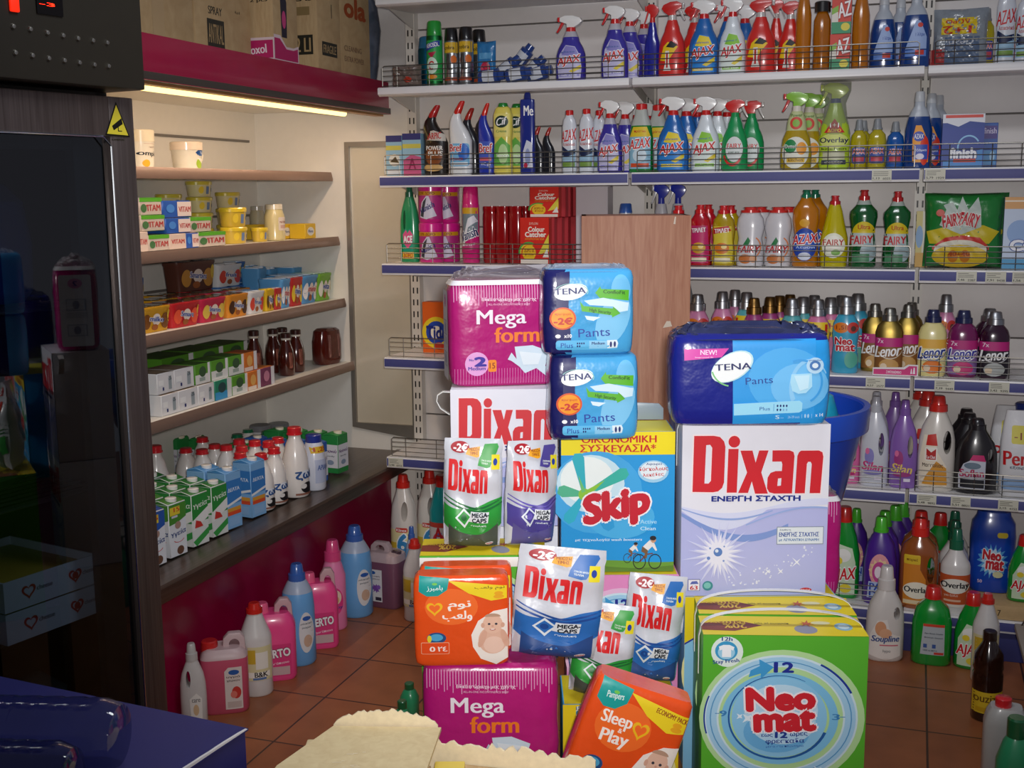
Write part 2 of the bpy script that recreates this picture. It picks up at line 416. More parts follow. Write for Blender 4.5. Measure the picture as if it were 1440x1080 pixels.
SHTXT = {
 (0, 0): 'white shelf highest in the bay beside the lit cabinet, above the insect spray cans', (1, 0): 'white shelf holding insect spray cans and a heap of blue rolls',
 (1, 1): 'white shelf holding red spray bottles beside blue ones', (1, 2): 'white shelf holding the clear promotional bag and thin bottles',
 (2, 0): 'blue edged shelf holding toilet cleaners and yellow cream cleaner', (2, 1): 'blue edged shelf holding purple, blue, white and green trigger sprays',
 (2, 2): 'blue edged shelf holding the dishwasher salt box', (3, 0): 'blue edged shelf holding pink stain remover tubs and red boxes',
 (3, 1): 'blue edged shelf holding washing-up liquids in red, yellow, white and green', (3, 2): 'blue edged shelf holding the green dishwasher tablet pouch',
 (4, 0): 'blue edged shelf end with a wire guard and an orange box', (4, 1): 'blue edged shelf holding the silver capped softeners behind the blue pack',
 (4, 2): 'blue edged shelf holding yellow and purple softener bottles', (5, 0): 'blue edged shelf end with bare wire guard over the bleach bottles',
 (5, 1): 'blue edged shelf holding pale handled softener bottles beside the blue tub', (5, 2): 'blue edged shelf holding the black and white handled bottles',
 (6, 0): 'base shelf under the bleach bottles by the magenta panel', (6, 1): 'base shelf under the purple and orange cleaner bottles', (6, 2): 'base shelf under the large blue drum'}
TAGS = {(2, 1): [1240], (2, 2): [1315], (3, 2): [1359, 1400, 1438], (4, 1): [1231], (4, 2): [1328, 1405], (5, 2): [1303, 1351, 1418], (5, 0): [558]}
for si, z in enumerate((Z0, ZA, ZB, ZC, ZD, ZE, ZF)):
    for bi, (a, b) in enumerate(BAYX):
        if (si, bi) not in SHTXT: continue
        s = empty('shelf', ((a+b)/2, 0, z)); tag(s, SHTXT[(si, bi)], 'shelf', 'shelves of the back wall gondola')
        part('board', BOARDW if si < 2 else BOARDB, s)
        if si >= 2: part('price_rail', RAIL, s)
        for sx in (-.485, .485): part('bracket', BRK, s).location = (sx, 0, 0)
        if si and (si, bi) not in ((4, 1), (6, 0), (6, 2)): part('wire_guard', GUARD, s).location = (0, YF+.004, .001)
        for k, u in enumerate(TAGS.get((si, bi), [])):
            p = onY(u, {2: 247, 3: 388, 4: 540, 5: 700}[si] if si != 5 or bi else 650, YF); part('price_tag', price_tag(si*10+bi*3+k), s).location = (p.x-(a+b)/2, 0, 0)

# ================================================================== open refrigerated cabinet on the left wall
cab = empty('refrigerated_cabinet', (-1.4, -1.04, 0)); tag(cab, 'open chiller cabinet with lit shelves of dairy, magenta fascia and magenta base', 'cabinet')
OX, OY = 1.4, 1.04
def cpart(n, mb, par=None, label=None, **k):
    for i, v in enumerate(mb.v): mb.v[i] = (v[0]+OX, v[1]+OY, v[2])
    return part(n, mb.mesh(n, **k), par or cab, label)
Y0, Y1 = -2.09, 0.0
ribs = MB().box(-1.78, -1.76, Y0, Y1, .5, 2.0, CAB)
for z in (1.86, 1.545, 1.27, 1.0): ribs.box(-1.76, -1.752, Y0, Y1-.06, z, z+.010, M('#77726c', .5))
cpart('back_panel', ribs)
cpart('end_panel', MB().box(-1.78, -1.325, Y1, Y1+.025, 0, 2.06, CAB).box(-1.325, -1.022, Y1, Y1+.025, 1.855, 2.06, CAB).box(-1.325, -1.022, Y1, Y1+.025, 0, .625, CAB))
wf = MB(); o = [(-1.325, .625), (-1.022, .585), (-1.022, 1.855), (-1.325, 1.855)]; i_ = [(-1.305, .645), (-1.037, .645), (-1.037, 1.835), (-1.305, 1.835)]
for k in range(4):
    k2 = (k+1) % 4; wf.prism([o[k], o[k2], i_[k2], i_[k]], Y1-.012, Y1+.012, M('#9c968e', .35, metal=.6))
wfr = cpart('window_frame', wf, smooth=False)
cpart('window_pane', MB().box(-1.306, -1.036, Y1+.002, Y1+.008, .644, 1.836, M('#cdc4b0', .12, coat=.6, var=.03)), wfr, smooth=False)
cpart('fascia', MB().box(-1.1276, -1.1076, Y0, Y1-.02, 1.985, 2.094, M('#a8063e', .3, coat=.4)).box(-1.13, -1.10, Y0, Y1-.02, 1.962, 1.988, M('#4a423c', .4)), bevel=.002)
cpart('canopy', MB().box(-1.78, -1.128, Y0, Y1, 2.05, 2.09, CAB).box(-1.78, -1.24, Y0, Y1-.001, 1.985, 2.05, CAB).box(-1.165, -1.13, Y0, Y1-.03, 1.955, 1.972, M('#c08c58', .4, metal=.3)), smooth=False)
LAMP = M('#ffe08a', .5, var=0, emit=2.6)
cpart('light_tube', MB().tube([(-1.2, Y0+.02, 1.955), (-1.2, Y1-.25, 1.955)], .011, LAMP, 10), label='glowing warm fluorescent tube')
cpart('lamp_reflector', MB().prism([(-1.232, 1.985), (-1.17, 1.985), (-1.17, 1.99), (-1.232, 1.99)], Y0, Y1-.1, M('#c99e62', .4), 'y') if 0 else MB().box(-1.238, -1.13, Y0, Y1-.04, 2.0, 2.01, M('#d9b987', .5)))
TRIM = M('#8f7668', .4, metal=.35)
LS = [(-1.3882, 1.73), (-1.3638, 1.4574), (-1.3432, 1.1917), (-1.3112, .9166)]
for x, z in LS:
    b = MB().box(-1.76, x-.004, Y0, Y1-.004, z-.02, z-.004, CAB)
    sh = cpart('shelf_board', b, bevel=.002)
    cpart('price_trim', MB().prism([(x-.006, z-.002), (x-.002, z), (x+.001, z-.008), (x+.006, z-.030), (x+.004, z-.038), (x-.008, z-.036)], Y0, Y1-.012, TRIM, 'y'), sh)
# the prisms above are outlines in x,z pushed along y
CST = node_mat('brown_steel', wood_nodes('#5c4c42', '#74645a', (20, .5, 20), .33)); CST.node_tree.nodes['Principled BSDF'].inputs['Metallic'].default_value = .7
cpart('counter', MB().prism([(-1.78, .49), (-.992, .49), (-.9896, .5), (-.9896, .535), (-.996, .543), (-1.10, .543), (-1.108, .538), (-1.78, .538)], Y0, Y1-.04, CST, 'y'), smooth=True)
cpart('base_panel', MB().box(-1.78, -1.15, Y0, Y1-.004, 0, .49, M('#93023a', .3, coat=.3)))
for k, y in enumerate((-1.95, -1.55, -1.15, -.75, -.35)):
    light('cabinet_tube_light', 'AREA', (-1.2, y, 1.94), 1.0, (1, .74, .54), .36, (-1.45, y, 1.0), .03)

# ================================================================== upright glass door fridge
FX = -.85; FA = radians(-12); fr = empty('glass_door_fridge', (-1.037, -2.7415, 0), FA); tag(fr, 'tall steel fridge with dark glass door and red temperature display', 'fridge')
def onF(u, v, x):
    rz = Matrix.Rotation(-FA, 3, 'Z'); d = rz @ ray(u, v); c = rz @ (CAM-Vector((-1.037, -2.7415, 0)))+Vector((-1.2, -2.45, 0))
    return c+d*((x-c.x)/d.x)
def fpart(n, mb, par=None, label=None, **k):
    for i, v in enumerate(mb.v): mb.v[i] = (v[0]+1.2, v[1]+2.45, v[2])
    return part(n, mb.mesh(n, **k), par or fr, label)
FY0, FY1 = -2.86, -2.056
BLK = M('#171412', .45); DK = M('#3a3633', .4, metal=.6)
fpart('cabinet_shell', MB().box(-1.7, -.93, FY1-.03, FY1, .06, 2.35, BLK).box(-1.7, -.93, FY0, FY0+.03, .06, 2.35, BLK).box(-1.72, -1.69, FY0, FY1, .06, 2.35, BLK)
      .box(-1.7, -.93, FY0, FY1, .06, .1, BLK).box(-1.7, -.93, FY0, FY1, 1.85, 1.88, BLK), smooth=False)
tp = fpart('top_panel', MB().box(-.95, -.805, FY0, FY1-.004, 1.856, 2.4, M('#2e2a22', .5, metal=.2)), bevel=.004)
dsp = Print(); q0, q1 = onF(50, 0, -.805), onF(88, 24, -.805)
a0, a1, b0, b1 = q0.y, q1.y, q1.z, q0.z+.01
mb = MB().box(-.805, -.802, a0, a1, b0, b1, M('#0c0808', .2))
dp = Print().t('-3', a0+.006, b0+.016, a0+.04, b1-.012, M('#ff2a10', var=0, emit=3)); dp.bake(mb, flat_side(-.802))
fpart('temperature_display', mb, tp, 'red digital readout', smooth=False)
q = onF(20, 8, -.805); fpart('indicator_lamp', MB().loft([(0, .011, .011), (.004, .009, .009)], M('#e02a10', var=0, emit=1.5)) if 0 else MB().box(-.805, -.799, q.y-.012, q.y+.008, q.z-.012, q.z+.02, M('#d8240c', var=0, emit=1.2)), tp, 'glowing red indicator', bevel=.003)
for u, v in [(18, 37), (42, 41), (66, 46), (88, 50), (109, 54), (130, 57), (150, 60), (21, 74), (45, 78), (68, 82), (90, 85), (111, 88), (132, 91), (152, 93)]:
    q = onF(u, v, -.805); mb = MB(); n = 8
    ring = lambda r, x: [(x, q.y+r*cos(2*pi*k/n), q.z+r*sin(2*pi*k/n)) for k in range(n)]
    mb.add(ring(.0055, -.805)+ring(.004, -.801)+[(-.800, q.y, q.z)], [(k, (k+1) % n, n+(k+1) % n, n+k) for k in range(n)]+[(n+k, n+(k+1) % n, 2*n) for k in range(n)], metal('#c8c4b8', .25))
    fpart('vent_screw', mb, tp)
dr = MB(); gz0, gz1, gy0, gy1 = .22, 1.759, FY0+.066, -2.122; dz0, dz1 = .1, 1.842
dr.box(-.905, FX, gy1, FY1, dz0, dz1, STEEL).box(-.905, FX, FY0, gy0, dz0, dz1, STEEL).box(-.905, FX, gy0, gy1, gz1, dz1, STEEL).box(-.905, FX, gy0, gy1, dz0, gz0, STEEL)
door = fpart('door', dr, bevel=.003)
gl = bpy.data.materials.new('fridge_glass'); gl.use_nodes = True; nt = gl.node_tree; nt.nodes.clear()
out = nt.nodes.new('ShaderNodeOutputMaterial'); mix = nt.nodes.new('ShaderNodeMixShader'); tr = nt.nodes.new('ShaderNodeBsdfTransparent'); tr.inputs[0].default_value = (.55, .60, .64, 1)
gs = nt.nodes.new('ShaderNodeBsdfGlossy'); gs.inputs['Roughness'].default_value = .015; fn_ = nt.nodes.new('ShaderNodeFresnel'); fn_.inputs[0].default_value = 2.0
ge = nt.nodes.new('ShaderNodeNewGeometry'); iv = nt.nodes.new('ShaderNodeMath'); iv.operation = 'SUBTRACT'; iv.inputs[0].default_value = 1; nt.links.new(ge.outputs['Backfacing'], iv.inputs[1]); ml = nt.nodes.new('ShaderNodeMath'); ml.operation = 'MULTIPLY'; nt.links.new(fn_.outputs[0], ml.inputs[0]); nt.links.new(iv.outputs[0], ml.inputs[1]); nt.links.new(ml.outputs[0], mix.inputs[0]); nt.links.new(tr.outputs[0], mix.inputs[1]); nt.links.new(gs.outputs[0], mix.inputs[2]); nt.links.new(mix.outputs[0], out.inputs[0])
fpart('glass_pane', MB().box(FX-.022, FX-.014, gy0-.01, gy1+.01, gz0-.01, gz1+.01, gl), door, smooth=False)
gk = MB(); G = M('#232728', .3)
for a in ((gy1-.078, gy1), (gy0, gy0+.078)): gk.box(-.9, FX-.024, a[0], a[1], gz0, gz1, G)
gk.box(-.9, FX-.024, gy0+.078, gy1-.078, gz1-.03, gz1, G).box(-.9, FX-.024, gy0+.078, gy1-.078, gz0, gz0+.03, G)
fpart('gasket', gk, door, bevel=.003)
fpart('trim_bead', MB().tube([(FX+.001, gy1, gz0), (FX+.001, gy1, gz1-.02), (FX+.001, gy1-.02, gz1), (FX+.001, gy0, gz1)], .0025, metal('#d8dde0', .15), 6), door)
# triangular camera warning sticker
A, B, C_ = onF(162.5, 143, FX), onF(148, 190, FX), onF(182.5, 193, FX)
def tri(k): c = (A+B+C_)/3; return [((p.y-c.y)*k+c.y, (p.z-c.z)*k+c.z) for p in (A, B, C_)]
sp = Print().poly(tri(1), '#0e0d08').poly(tri(.86), '#d8c838'); cy, cz = (A.y+B.y+C_.y)/3, (A.z+B.z+C_.z)/3
sp.poly([(cy-.014, cz-.003), (cy+.012, cz+.014), (cy+.015, cz+.002), (cy-.010, cz-.012)], '#14120c').rect(cy+.001, cz-.012, cy+.003, cz, '#14120c').rect(cy+.001, cz-.014, cy+.012, cz-.012, '#14120c')
sp.t('ΚΛΕΙΣΤΟ ΚΥΚΛΩΜΑ', cy-.026, cz-.026, cy+.026, cz-.021, '#2a2710').t('ΚΑΜΕΡΩΝ', cy-.016, cz-.033, cy+.016, cz-.029, '#2a2710')
mb = MB(); sp.bake(mb, flat_side(FX)); fpart('warning_sticker', mb, door, 'yellow triangular camera surveillance sticker', smooth=False)
RACK = metal('#6a6a68', .35)
FSH = [.30, .70, .985, 1.40]
for z in FSH:
    mb = MB()
    for k in range(22): x = -1.64+k*.031; mb.tube([(x, FY0+.04, z), (x, FY1-.04, z)], .0022, RACK, 5)
    for x in (-1.66, -.98): mb.tube([(x, FY0+.04, z-.003), (x, FY1-.04, z-.003)], .004, RACK, 6)
    for y in (FY0+.05, FY1-.05): mb.tube([(-1.66, y, z-.006), (-.98, y, z-.006)], .004, RACK, 6)
    fpart('wire_shelf', mb)
fpart('shelf_support', MB().box(-.985, -.965, -2.112, -2.098, .12, 1.8, DK))
for k in range(9): fpart('lit_clip_hole', MB().box(-.967, -.955, -2.132, -2.112, .33+k*.125, .352+k*.125, M('#e8a88c', .5)))  # pink blocks stand for clip holes, their lit look put into the colour
for k in range(4): fpart('foot', MB().box((-1.66, -.97)[k % 2], (-1.62, -.93)[k % 2], (FY0, FY1-.04)[k//2], (FY0+.04, FY1)[k//2], 0, .06, BLK))

# ================================================================== tall wooden cabinet standing behind the stack
wx0, wx1 = onY(802, 303, -.9).x, onY(952, 303, -.9).x
wd = empty('wooden_cabinet', ((wx0+wx1)/2, -.74, 0), .27); tag(wd, 'narrow tall light wood cabinet standing behind the diaper packs', 'cabinet')
hw = (wx1-wx0)/2
part('side_panel', MB().box(-hw, hw, -.16, -.142, 0, 1.56, WOOD).mesh('side_panel', bevel=.001), wd)
part('back_panel', MB().box(-hw, -hw+.016, -.142, .16, 0, 1.56, WOOD).box(hw-.016, hw, -.142, .16, 0, 1.56, WOOD).mesh('back_panel', bevel=.001), wd)
part('top_panel', MB().box(-hw, hw, -.142, .16, 1.542, 1.56, WOOD).mesh('top_panel', bevel=.001), wd)
mb = MB(); pr = Print().poly([(.088, 1.20), (.10, 1.222), (.112, 1.222), (.118, 1.205), (.1, 1.202)], '#d8c8b4').poly([(.118, 1.533), (.122, 1.556), (.126, 1.556), (.124, 1.532)], '#d8c8b4'); pr.bake(mb, flat(-.16)); part('chipped_patch', mb.mesh('chipped_patch', smooth=False), wd, 'pale chip in the veneer')
# ================================================================== kinds of product
RED, WHI, CAPR = '#d41e22', '#f2f2f0', '#d22020'
def hole(cx, cz, rx, rz, d=.2, n=16):
    return MB().prism([(cx+rx*cos(2*pi*k/n), cz+rz*sin(2*pi*k/n)) for k in range(n)], -d, d, M('#c8c4c0')).mesh('hole', smooth=False)
def cap_mesh(z, r, h, m, r2=None, ribs=False, cx=0):
    mb = MB(); r2 = r2 or r
    mb.loft([(z, r, r, cx, 0), (z+h*.08, r, r, cx, 0), (z+h*.9, r2, r2, cx, 0), (z+h, r2*.85, r2*.85, cx, 0)], m, seg=20)
    if ribs:
        mb.loft([(z, r*1.12, r*1.12, cx, 0), (z+h*.18, r*1.12, r*1.12, cx, 0)], m, seg=20)
    return mb.mesh('cap')
def lab(pr, prof, n=2., step=.011, lift=.0007):
    mb = MB(); pr.bake(mb, wrapf(prof, n), step, lift); return mb.mesh('front_label', smooth=True)
def bottle(key, obj, cat, group, prof, body, caps, pr=None, n=2., split=None, m2=None, extra=(), cut=None, wl=None):
    b = MB().loft(prof, body, n, 28, split=split, m2=m2).mesh('body', cut=cut)
    parts = [('body', b, None)]
    for c in caps: parts.append(c if isinstance(c, tuple) else ('cap', c, None))
    if pr: parts.append(('front_label', lab(pr, prof, n), None))
    parts += list(extra)
    wd_ = wl or 2*max(p[1] for p in prof); zs = [v.co.z for _, me, _ in parts for v in me.vertices]
    kind(key, obj, cat, group, wd_, max(zs), parts)

# ---- trigger sprays
SPROF = [(0, .050, .028), (.008, .056, .032), (.06, .056, .033), (.10, .054, .032), (.122, .048, .030), (.138, .040, .027), (.150, .033, .024), (.158, .031, .023), (.166, .029, .022), (.176, .024, .020), (.187, .020, .018)]
def spray(key, desc, body, pr, head=WHI, trig=CAPR, collar=CAPR, flip=1, split=None, m2=None, prof=SPROF, cover=None, obj='spray_bottle'):
    hm, tm = plastic(head), plastic(trig); X = lambda pts: [(x*flip, z) for x, z in pts]
    parts = [('collar', MB().loft([(.181, .019, .019), (.203, .0165, .0165)], plastic(collar), seg=16).mesh('collar'), None),
             ('spray_head', MB().prism(X([(-.040, .240), (-.040, .226), (-.014, .216), (-.014, .202), (.014, .202), (.034, .214), (.044, .226), (.036, .238), (.008, .247), (-.02, .248)]), -.014, .014, hm).mesh('spray_head', bevel=.003), None),
             ('trigger', MB().prism(X([(-.034, .226), (-.024, .222), (-.036, .202), (-.050, .184), (-.055, .187), (-.044, .206)]), -.007, .007, tm).mesh('trigger', bevel=.002), None),
             ('nozzle', MB().prism(X([(-.050, .243), (-.040, .243), (-.040, .225), (-.050, .225)]), -.009, .009, tm).mesh('nozzle', bevel=.002), None)]
    if cover: parts.append(('shrink_sleeve', MB().loft([(.10, .053, .034), (.15, .040, .030), (.19, .034, .026), (.225, .05, .028), (.249, .05, .026)], cover, seg=20, bot=False).mesh('shrink_sleeve'), None))
    bottle(key, obj, 'spray bottle', desc, prof, body, parts, pr, 2.4, split, m2)
def ajax(bg, c2, sub):
    p = Print().poly([(-.040, .008), (-.044, .05), (-.036, .10), (-.012, .135), (.022, .128), (.040, .095), (.046, .05), (.042, .008)], bg)
    p.poly([(-.028, .098), (-.012, .132), (.022, .125), (.034, .10), (.0, .094)], c2)
    p.poly([(0, .035), (.044, .06), (.043, .045), (.015, .03)], '#e8d23a').t('AJAX', -.042, .056, .040, .092, RED, .03, out='#ffffff', rot=9, shear=.25)
    p.t(sub, -.03, .104, .022, .112, '#4c6cb0').rect(-.036, .016, .038, .026, c2).t('multi action', -.03, .018, .03, .025, '#f4f4f4'); return p
spray('ajax_purple', 'purple trigger sprays', liquid('#4a3fc0'), ajax('#c9c6e8', '#8f8ad0', 'glass'), split=.17, m2=M('#b9b6c0', .3))
spray('ajax_blue', 'blue trigger sprays', plastic('#1767b8'), ajax('#2c86d8', '#f0d832', 'bathroom'))
spray('ajax_white', 'white trigger sprays with green label', plastic('#dfe8ee'), ajax('#e4f0ea', '#8fd03c', 'optimal 7'))
fs = Print().ell(0, .068, .042, .055, '#1d8d4c').ell(.002, .075, .036, .044, '#dfe6e4').ring(-.004, .066, .041, .050, .008, '#d8342c', 195, 330)
fs.t('FAIRY', -.028, .078, .03, .095, RED, .02).t('power spray', -.022, .060, .024, .067, '#4a6a5c')
spray('fairy_spray', 'green trigger sprays', plastic('#0f9a54'), fs, head='#d6231f', trig='#c6c2bc', collar='#0f9a54', flip=-1)
ms = Print().poly([(-.045, .055), (-.030, .10), (-.012, .115), (.03, .098), (.005, .07), (-.01, .05)], '#f0c818').poly([(-.02, .098), (.0, .118), (.028, .104), (.012, .094)], '#141210')
ms.rect(-.022, .02, -.006, .085, '#ece8e0').poly([(-.03, .02), (.002, .02), (-.004, .04), (-.024, .04)], '#ece8e0').rect(-.018, .03, -.011, .078, '#c01818')
spray('red_spray', 'red trigger sprays', plastic('#d8281e'), ms, head='#cf2018', trig='#b9b6b2', collar='#c9c6c2', flip=-1)
dk = Print().poly([(-.03, .03), (-.03, .085), (0, .12), (.03, .085), (.03, .03)], '#3038a8')
spray('navy_spray', 'navy trigger sprays', liquid('#2a2fb0'), None, head='#d42018', trig='#d42018', collar='#d42018')
dt = Print().ell(0, .148, .022, .02, '#d84a3a').ell(0, .148, .013, .012, '#8cbc4a').t('Power', -.02, .168, .02, .178, '#4a7a2a', .02).ell(0, .055, .048, .05, '#e9eadc').ell(-.018, .075, .022, .022, '#1d8a4a').t('Dettol', -.037, .069, .001, .081, '#ffffff', .02).ell(.022, .068, .018, .02, '#f0a030').rect(-.03, .024, .034, .04, '#e3b83a').t('kitchen', -.024, .027, .028, .037, '#7a5a14')
spray('dettol', 'yellow trigger sprays in printed sleeves', liquid('#d8b81e'), dt, head='#8cc63c', trig='#c8201e', collar='#e6e0d0', flip=1, prof=[(0, .048, .030), (.008, .056, .036), (.05, .058, .037), (.10, .05, .033), (.125, .038, .029), (.155, .034, .027), (.175, .026, .023), (.186, .02, .018)], m2=M('#c8d09a', .4), split=.128)
ov = Print().poly([(-.034, .105), (0, .145), (.034, .105)], '#cc2222').t('1+1', -.014, .120, .014, .133, '#ffffff', .02).t('ΔΩΡΟ', -.022, .107, .022, .116, '#ffe23a', .02).ell(0, .082, .046, .022, '#d8e07a').t('Overlay', -.046, .072, .046, .092, '#10204a', .02)
ov.t('kitchen', -.04, .056, .04, .063, '#4a5a20').rect(-.036, .028, .036, .053, '#c8c8a8').rect(-.04, .014, .04, .027, '#41485a').t('cleaner', -.03, .017, .03, .024, '#f0f0e0')
spray('overlay_spray', 'lime trigger sprays', plastic('#b4d22a'), ov, head='#b9c93a', trig='#c6d24a', collar='#1f3b84', prof=[(0, .046, .03), (.01, .052, .033), (.05, .05, .032), (.09, .052, .033), (.125, .046, .03), (.155, .032, .026), (.178, .024, .02), (.19, .02, .018)], cover=clear('#dfe2d8', .12))
tp_ = Print(); spray('clear_spray', 'grey white trigger sprays with blue heads', M('#c4c4cc', .3), None, head='#2432a8', trig='#d4d4d8', collar='#2432a8', prof=[(0, .044, .03), (.01, .05, .033), (.08, .048, .032), (.13, .04, .03), (.16, .034, .028), (.185, .026, .022)])

# ---- bent neck toilet cleaners
def bent(key, group, body, cap, pr):
    prof = [(0, .045, .028, 0, 0), (.01, .049, .030, 0, 0), (.12, .049, .030, 0, 0), (.15, .043, .027, -.008, 0), (.18, .030, .022, -.02, 0), (.20, .022, .018, -.022, 0), (.218, .015, .014, -.015, 0)]
    c = MB().loft([(.212, .017, .016, -.017, 0), (.228, .017, .016, -.009, 0), (.252, .013, .012, .006, 0), (.258, .009, .009, .009, 0)], plastic(cap), seg=16).mesh('cap')
    bottle(key, 'toilet_cleaner', 'bottle', group, prof, body, [c], pr, 2.6)
hp = Print().poly([(-.046, .13), (-.044, .155), (.0, .165), (.043, .15), (.046, .125)], '#d0c8bc').t('HARPIC', -.034, .132, .030, .156, '#c4181c', .03, rot=4).ell(0, .075, .044, .048, '#2c160a').ell(0, .07, .034, .036, '#8a4a1e').t('POWER', -.030, .092, .036, .108, '#f6f2ea', .03).t('PLUS', -.022, .072, .036, .088, '#f6f2ea', .03).ell(-.004, .028, .040, .014, '#d9b070')
bent('harpic', 'black bent-neck cleaner bottles', plastic('#1c1412'), '#b81818', hp)
bw = Print().rrect(-.044, .03, .044, .11, .01, '#7ec0ea').ell(.02, .08, .024, .03, '#2b6fd0').t('Bref', -.042, .082, .014, .108, '#c81f28', .03, out='#ffffff').t('POWER', -.038, .05, .02, .06, '#d03a50', .02).rect(-.038, .034, .038, .044, '#e3eef6')
bent('bref_white', 'white bent-neck cleaner bottles', plastic('#eef0f2'), '#d8221a', bw)
bb = Print().rrect(-.044, .02, .044, .12, .01, '#4a62c8').t('Bref', -.04, .08, .04, .112, '#c81f28', .03, out='#ffffff').rect(-.036, .05, .036, .062, '#e86a74').t('WC gel', -.03, .03, .03, .044, '#f0f0f8', .02)
bent('bref_blue', 'blue bent-neck cleaner bottles', plastic('#2338b0'), '#e02a1a', bb)
bent('bref_dark', 'dark bent-neck cleaner bottles', plastic('#20222c'), '#b8241a', None)
# cream cleaner
cf = Print().poly([(-.034, .13), (-.034, .21), (.034, .21), (.034, .13)], '#efe27a').ell(0, .182, .029, .021, '#16352c').t('Cif', -.021, .17, .021, .196, '#ffffff', .03, rot=8, shear=.3).t('Crème', -.022, .145, .022, .154, '#4f8a46', .02).poly([(-.036, .03), (-.036, .10), (0, .13), (.034, .10), (.034, .03)], '#6dbb4e').ell(.006, .07, .02, .035, '#c6e8a4').t('lemon', -.02, .06, .03, .072, '#ffffff', .02)
bottle('cif', 'cream_cleaner', 'bottle', 'yellow cream cleaner bottles', [(0, .036, .022), (.008, .041, .026), (.06, .04, .026), (.115, .037, .025), (.15, .041, .026), (.205, .041, .025), (.228, .032, .021), (.234, .024, .016)], plastic('#ecdc62'), [cap_mesh(.233, .022, .014, plastic('#1f8a34'), .018)], cf, 2.6)
# hanging blue pouch bottle
mp = Print().t('Me', -.016, .205, .038, .24, '#ffffff', .03).poly([(-.02, .02), (-.022, .08), (.0, .12), (.03, .11), (.036, .02)], '#d8dcec').ell(.006, .06, .016, .03, '#9aa6d0').ell(-.006, .03, .012, .01, '#c22a4a')
bottle('wand', 'toilet_cleaner_pack', 'pack', 'tall blue hanging packs', [(0, .040, .022), (.004, .043, .024), (.25, .043, .022), (.262, .040, .018), (.265, .02, .01), (.28, .018, .009), (.287, .012, .006)], plastic('#1f2f8c'), [], mp, 4)
# slim white azax
az = Print().rect(-.036, .02, .036, .085, '#9ec4de').poly([(-.036, .06), (-.036, .10), (.0, .082), (.036, .088), (.036, .07), (0, .062)], '#16264e').t('AZAX', -.040, .118, .040, .158, RED, .02, rot=8, shear=.2).t('λευκαντικό', -.03, .10, .034, .112, '#c04a4a').rect(-.034, .024, .034, .04, '#7da04a')
bottle('azax_slim', 'slim_cleaner_bottle', 'bottle', 'slim white bottles with red caps', [(0, .036, .024), (.008, .041, .028), (.17, .041, .028), (.195, .034, .026), (.205, .024, .022), (.212, .021, .02)], plastic('#dde2ea'), [cap_mesh(.21, .0215, .02, plastic(CAPR))], az, 2.4)
# green azax with clear top
ag = Print().rect(-.046, .012, .046, .125, '#8fc0d8').poly([(-.046, .125), (-.03, .16), (.03, .16), (.046, .125)], '#e8c82a').t('AZAX', -.044, .085, .044, .118, RED, .03, out='#ffffff', rot=6, shear=.2).ell(0, .06, .03, .024, '#d4e6f0').rect(-.04, .018, .04, .032, '#d2502c').t('πράσινο', -.025, .138, .025, .15, '#c43a20', .02)
bottle('azax_green', 'multi_surface_cleaner', 'bottle', 'green cleaner bottles with clear shoulders', [(0, .05, .03), (.008, .053, .034), (.12, .053, .034), (.165, .046, .03), (.2, .03, .024), (.222, .026, .023)], liquid('#159a3c'), [cap_mesh(.22, .025, .022, plastic(CAPR))], ag, 2.6, split=.172, m2=M('#b9beb8', .25))
# big azax blue
ab = Print().poly([(-.024, .02), (-.028, .10), (-.014, .145), (.012, .145), (.034, .11), (.05, .07), (.05, .02)], '#f0a028').ell(.03, .06, .022, .05, '#e03a20').ell(.002, .108, .026, .017, '#2446b4').t('AZAX', -.02, .10, .024, .116, '#ffffff', .02).rect(-.02, .03, .045, .08, '#3a56b8').t('τζάμια', -.016, .056, .04, .066, '#f4f4fc').ell(.01, .04, .02, .01, '#e8e4f4')
bottle('azax_blue', 'window_cleaner_refill', 'bottle', 'large blue bottles with clear necks', [(0, .064, .04), (.01, .068, .044), (.13, .066, .043), (.175, .052, .036), (.195, .040, .030), (.21, .026, .024), (.228, .024, .023)], liquid('#164a9c'), [cap_mesh(.226, .026, .034, M('#c4c8cc', .3), .022)], ab, 2.5, split=.178, m2=M('#b2bac4', .25))
hb = Print().poly([(-.045, .06), (.05, .06), (.05, .10), (.02, .155), (-.0, .155)], '#9cb4e2').t('1 λίτρο', .0, .10, .04, .115, '#2a4aa0').rect(-.045, .035, .05, .056, '#5f86d0').rect(.0, .04, .04, .056, '#d2392c').ell(.02, .14, .012, .008, '#d4463a')
bottle('blue_floor', 'window_cleaner_refill', 'bottle', 'large blue bottles with clear necks', [(0, .064, .04), (.01, .068, .044), (.13, .066, .043), (.175, .052, .036), (.195, .040, .030), (.21, .026, .024), (.228, .024, .023)], liquid('#164a9c'), [cap_mesh(.226, .026, .034, M('#c4c8cc', .3), .022)], hb, 2.5, split=.178, m2=M('#b2bac4', .25))
# ---- amber bottles
bottle('amber', 'amber_cleaner_bottle', 'bottle', 'amber cleaner bottles', [(0, .032, .028), (.008, .036, .032), (.06, .034, .03), (.10, .037, .033), (.16, .036, .032), (.2, .026, .024), (.225, .018, .018)], liquid('#d8820c'), [cap_mesh(.224, .019, .024, plastic('#c8781a'))], None, 2)
bottle('amber_black', 'amber_cleaner_bottle', 'bottle', 'amber cleaner bottles', [(0, .032, .028), (.008, .036, .032), (.06, .034, .03), (.10, .037, .033), (.16, .036, .032), (.18, .026, .024), (.19, .018, .018)], liquid('#c8760c'), [cap_mesh(.185, .034, .034, plastic('#171412'))], None, 2)
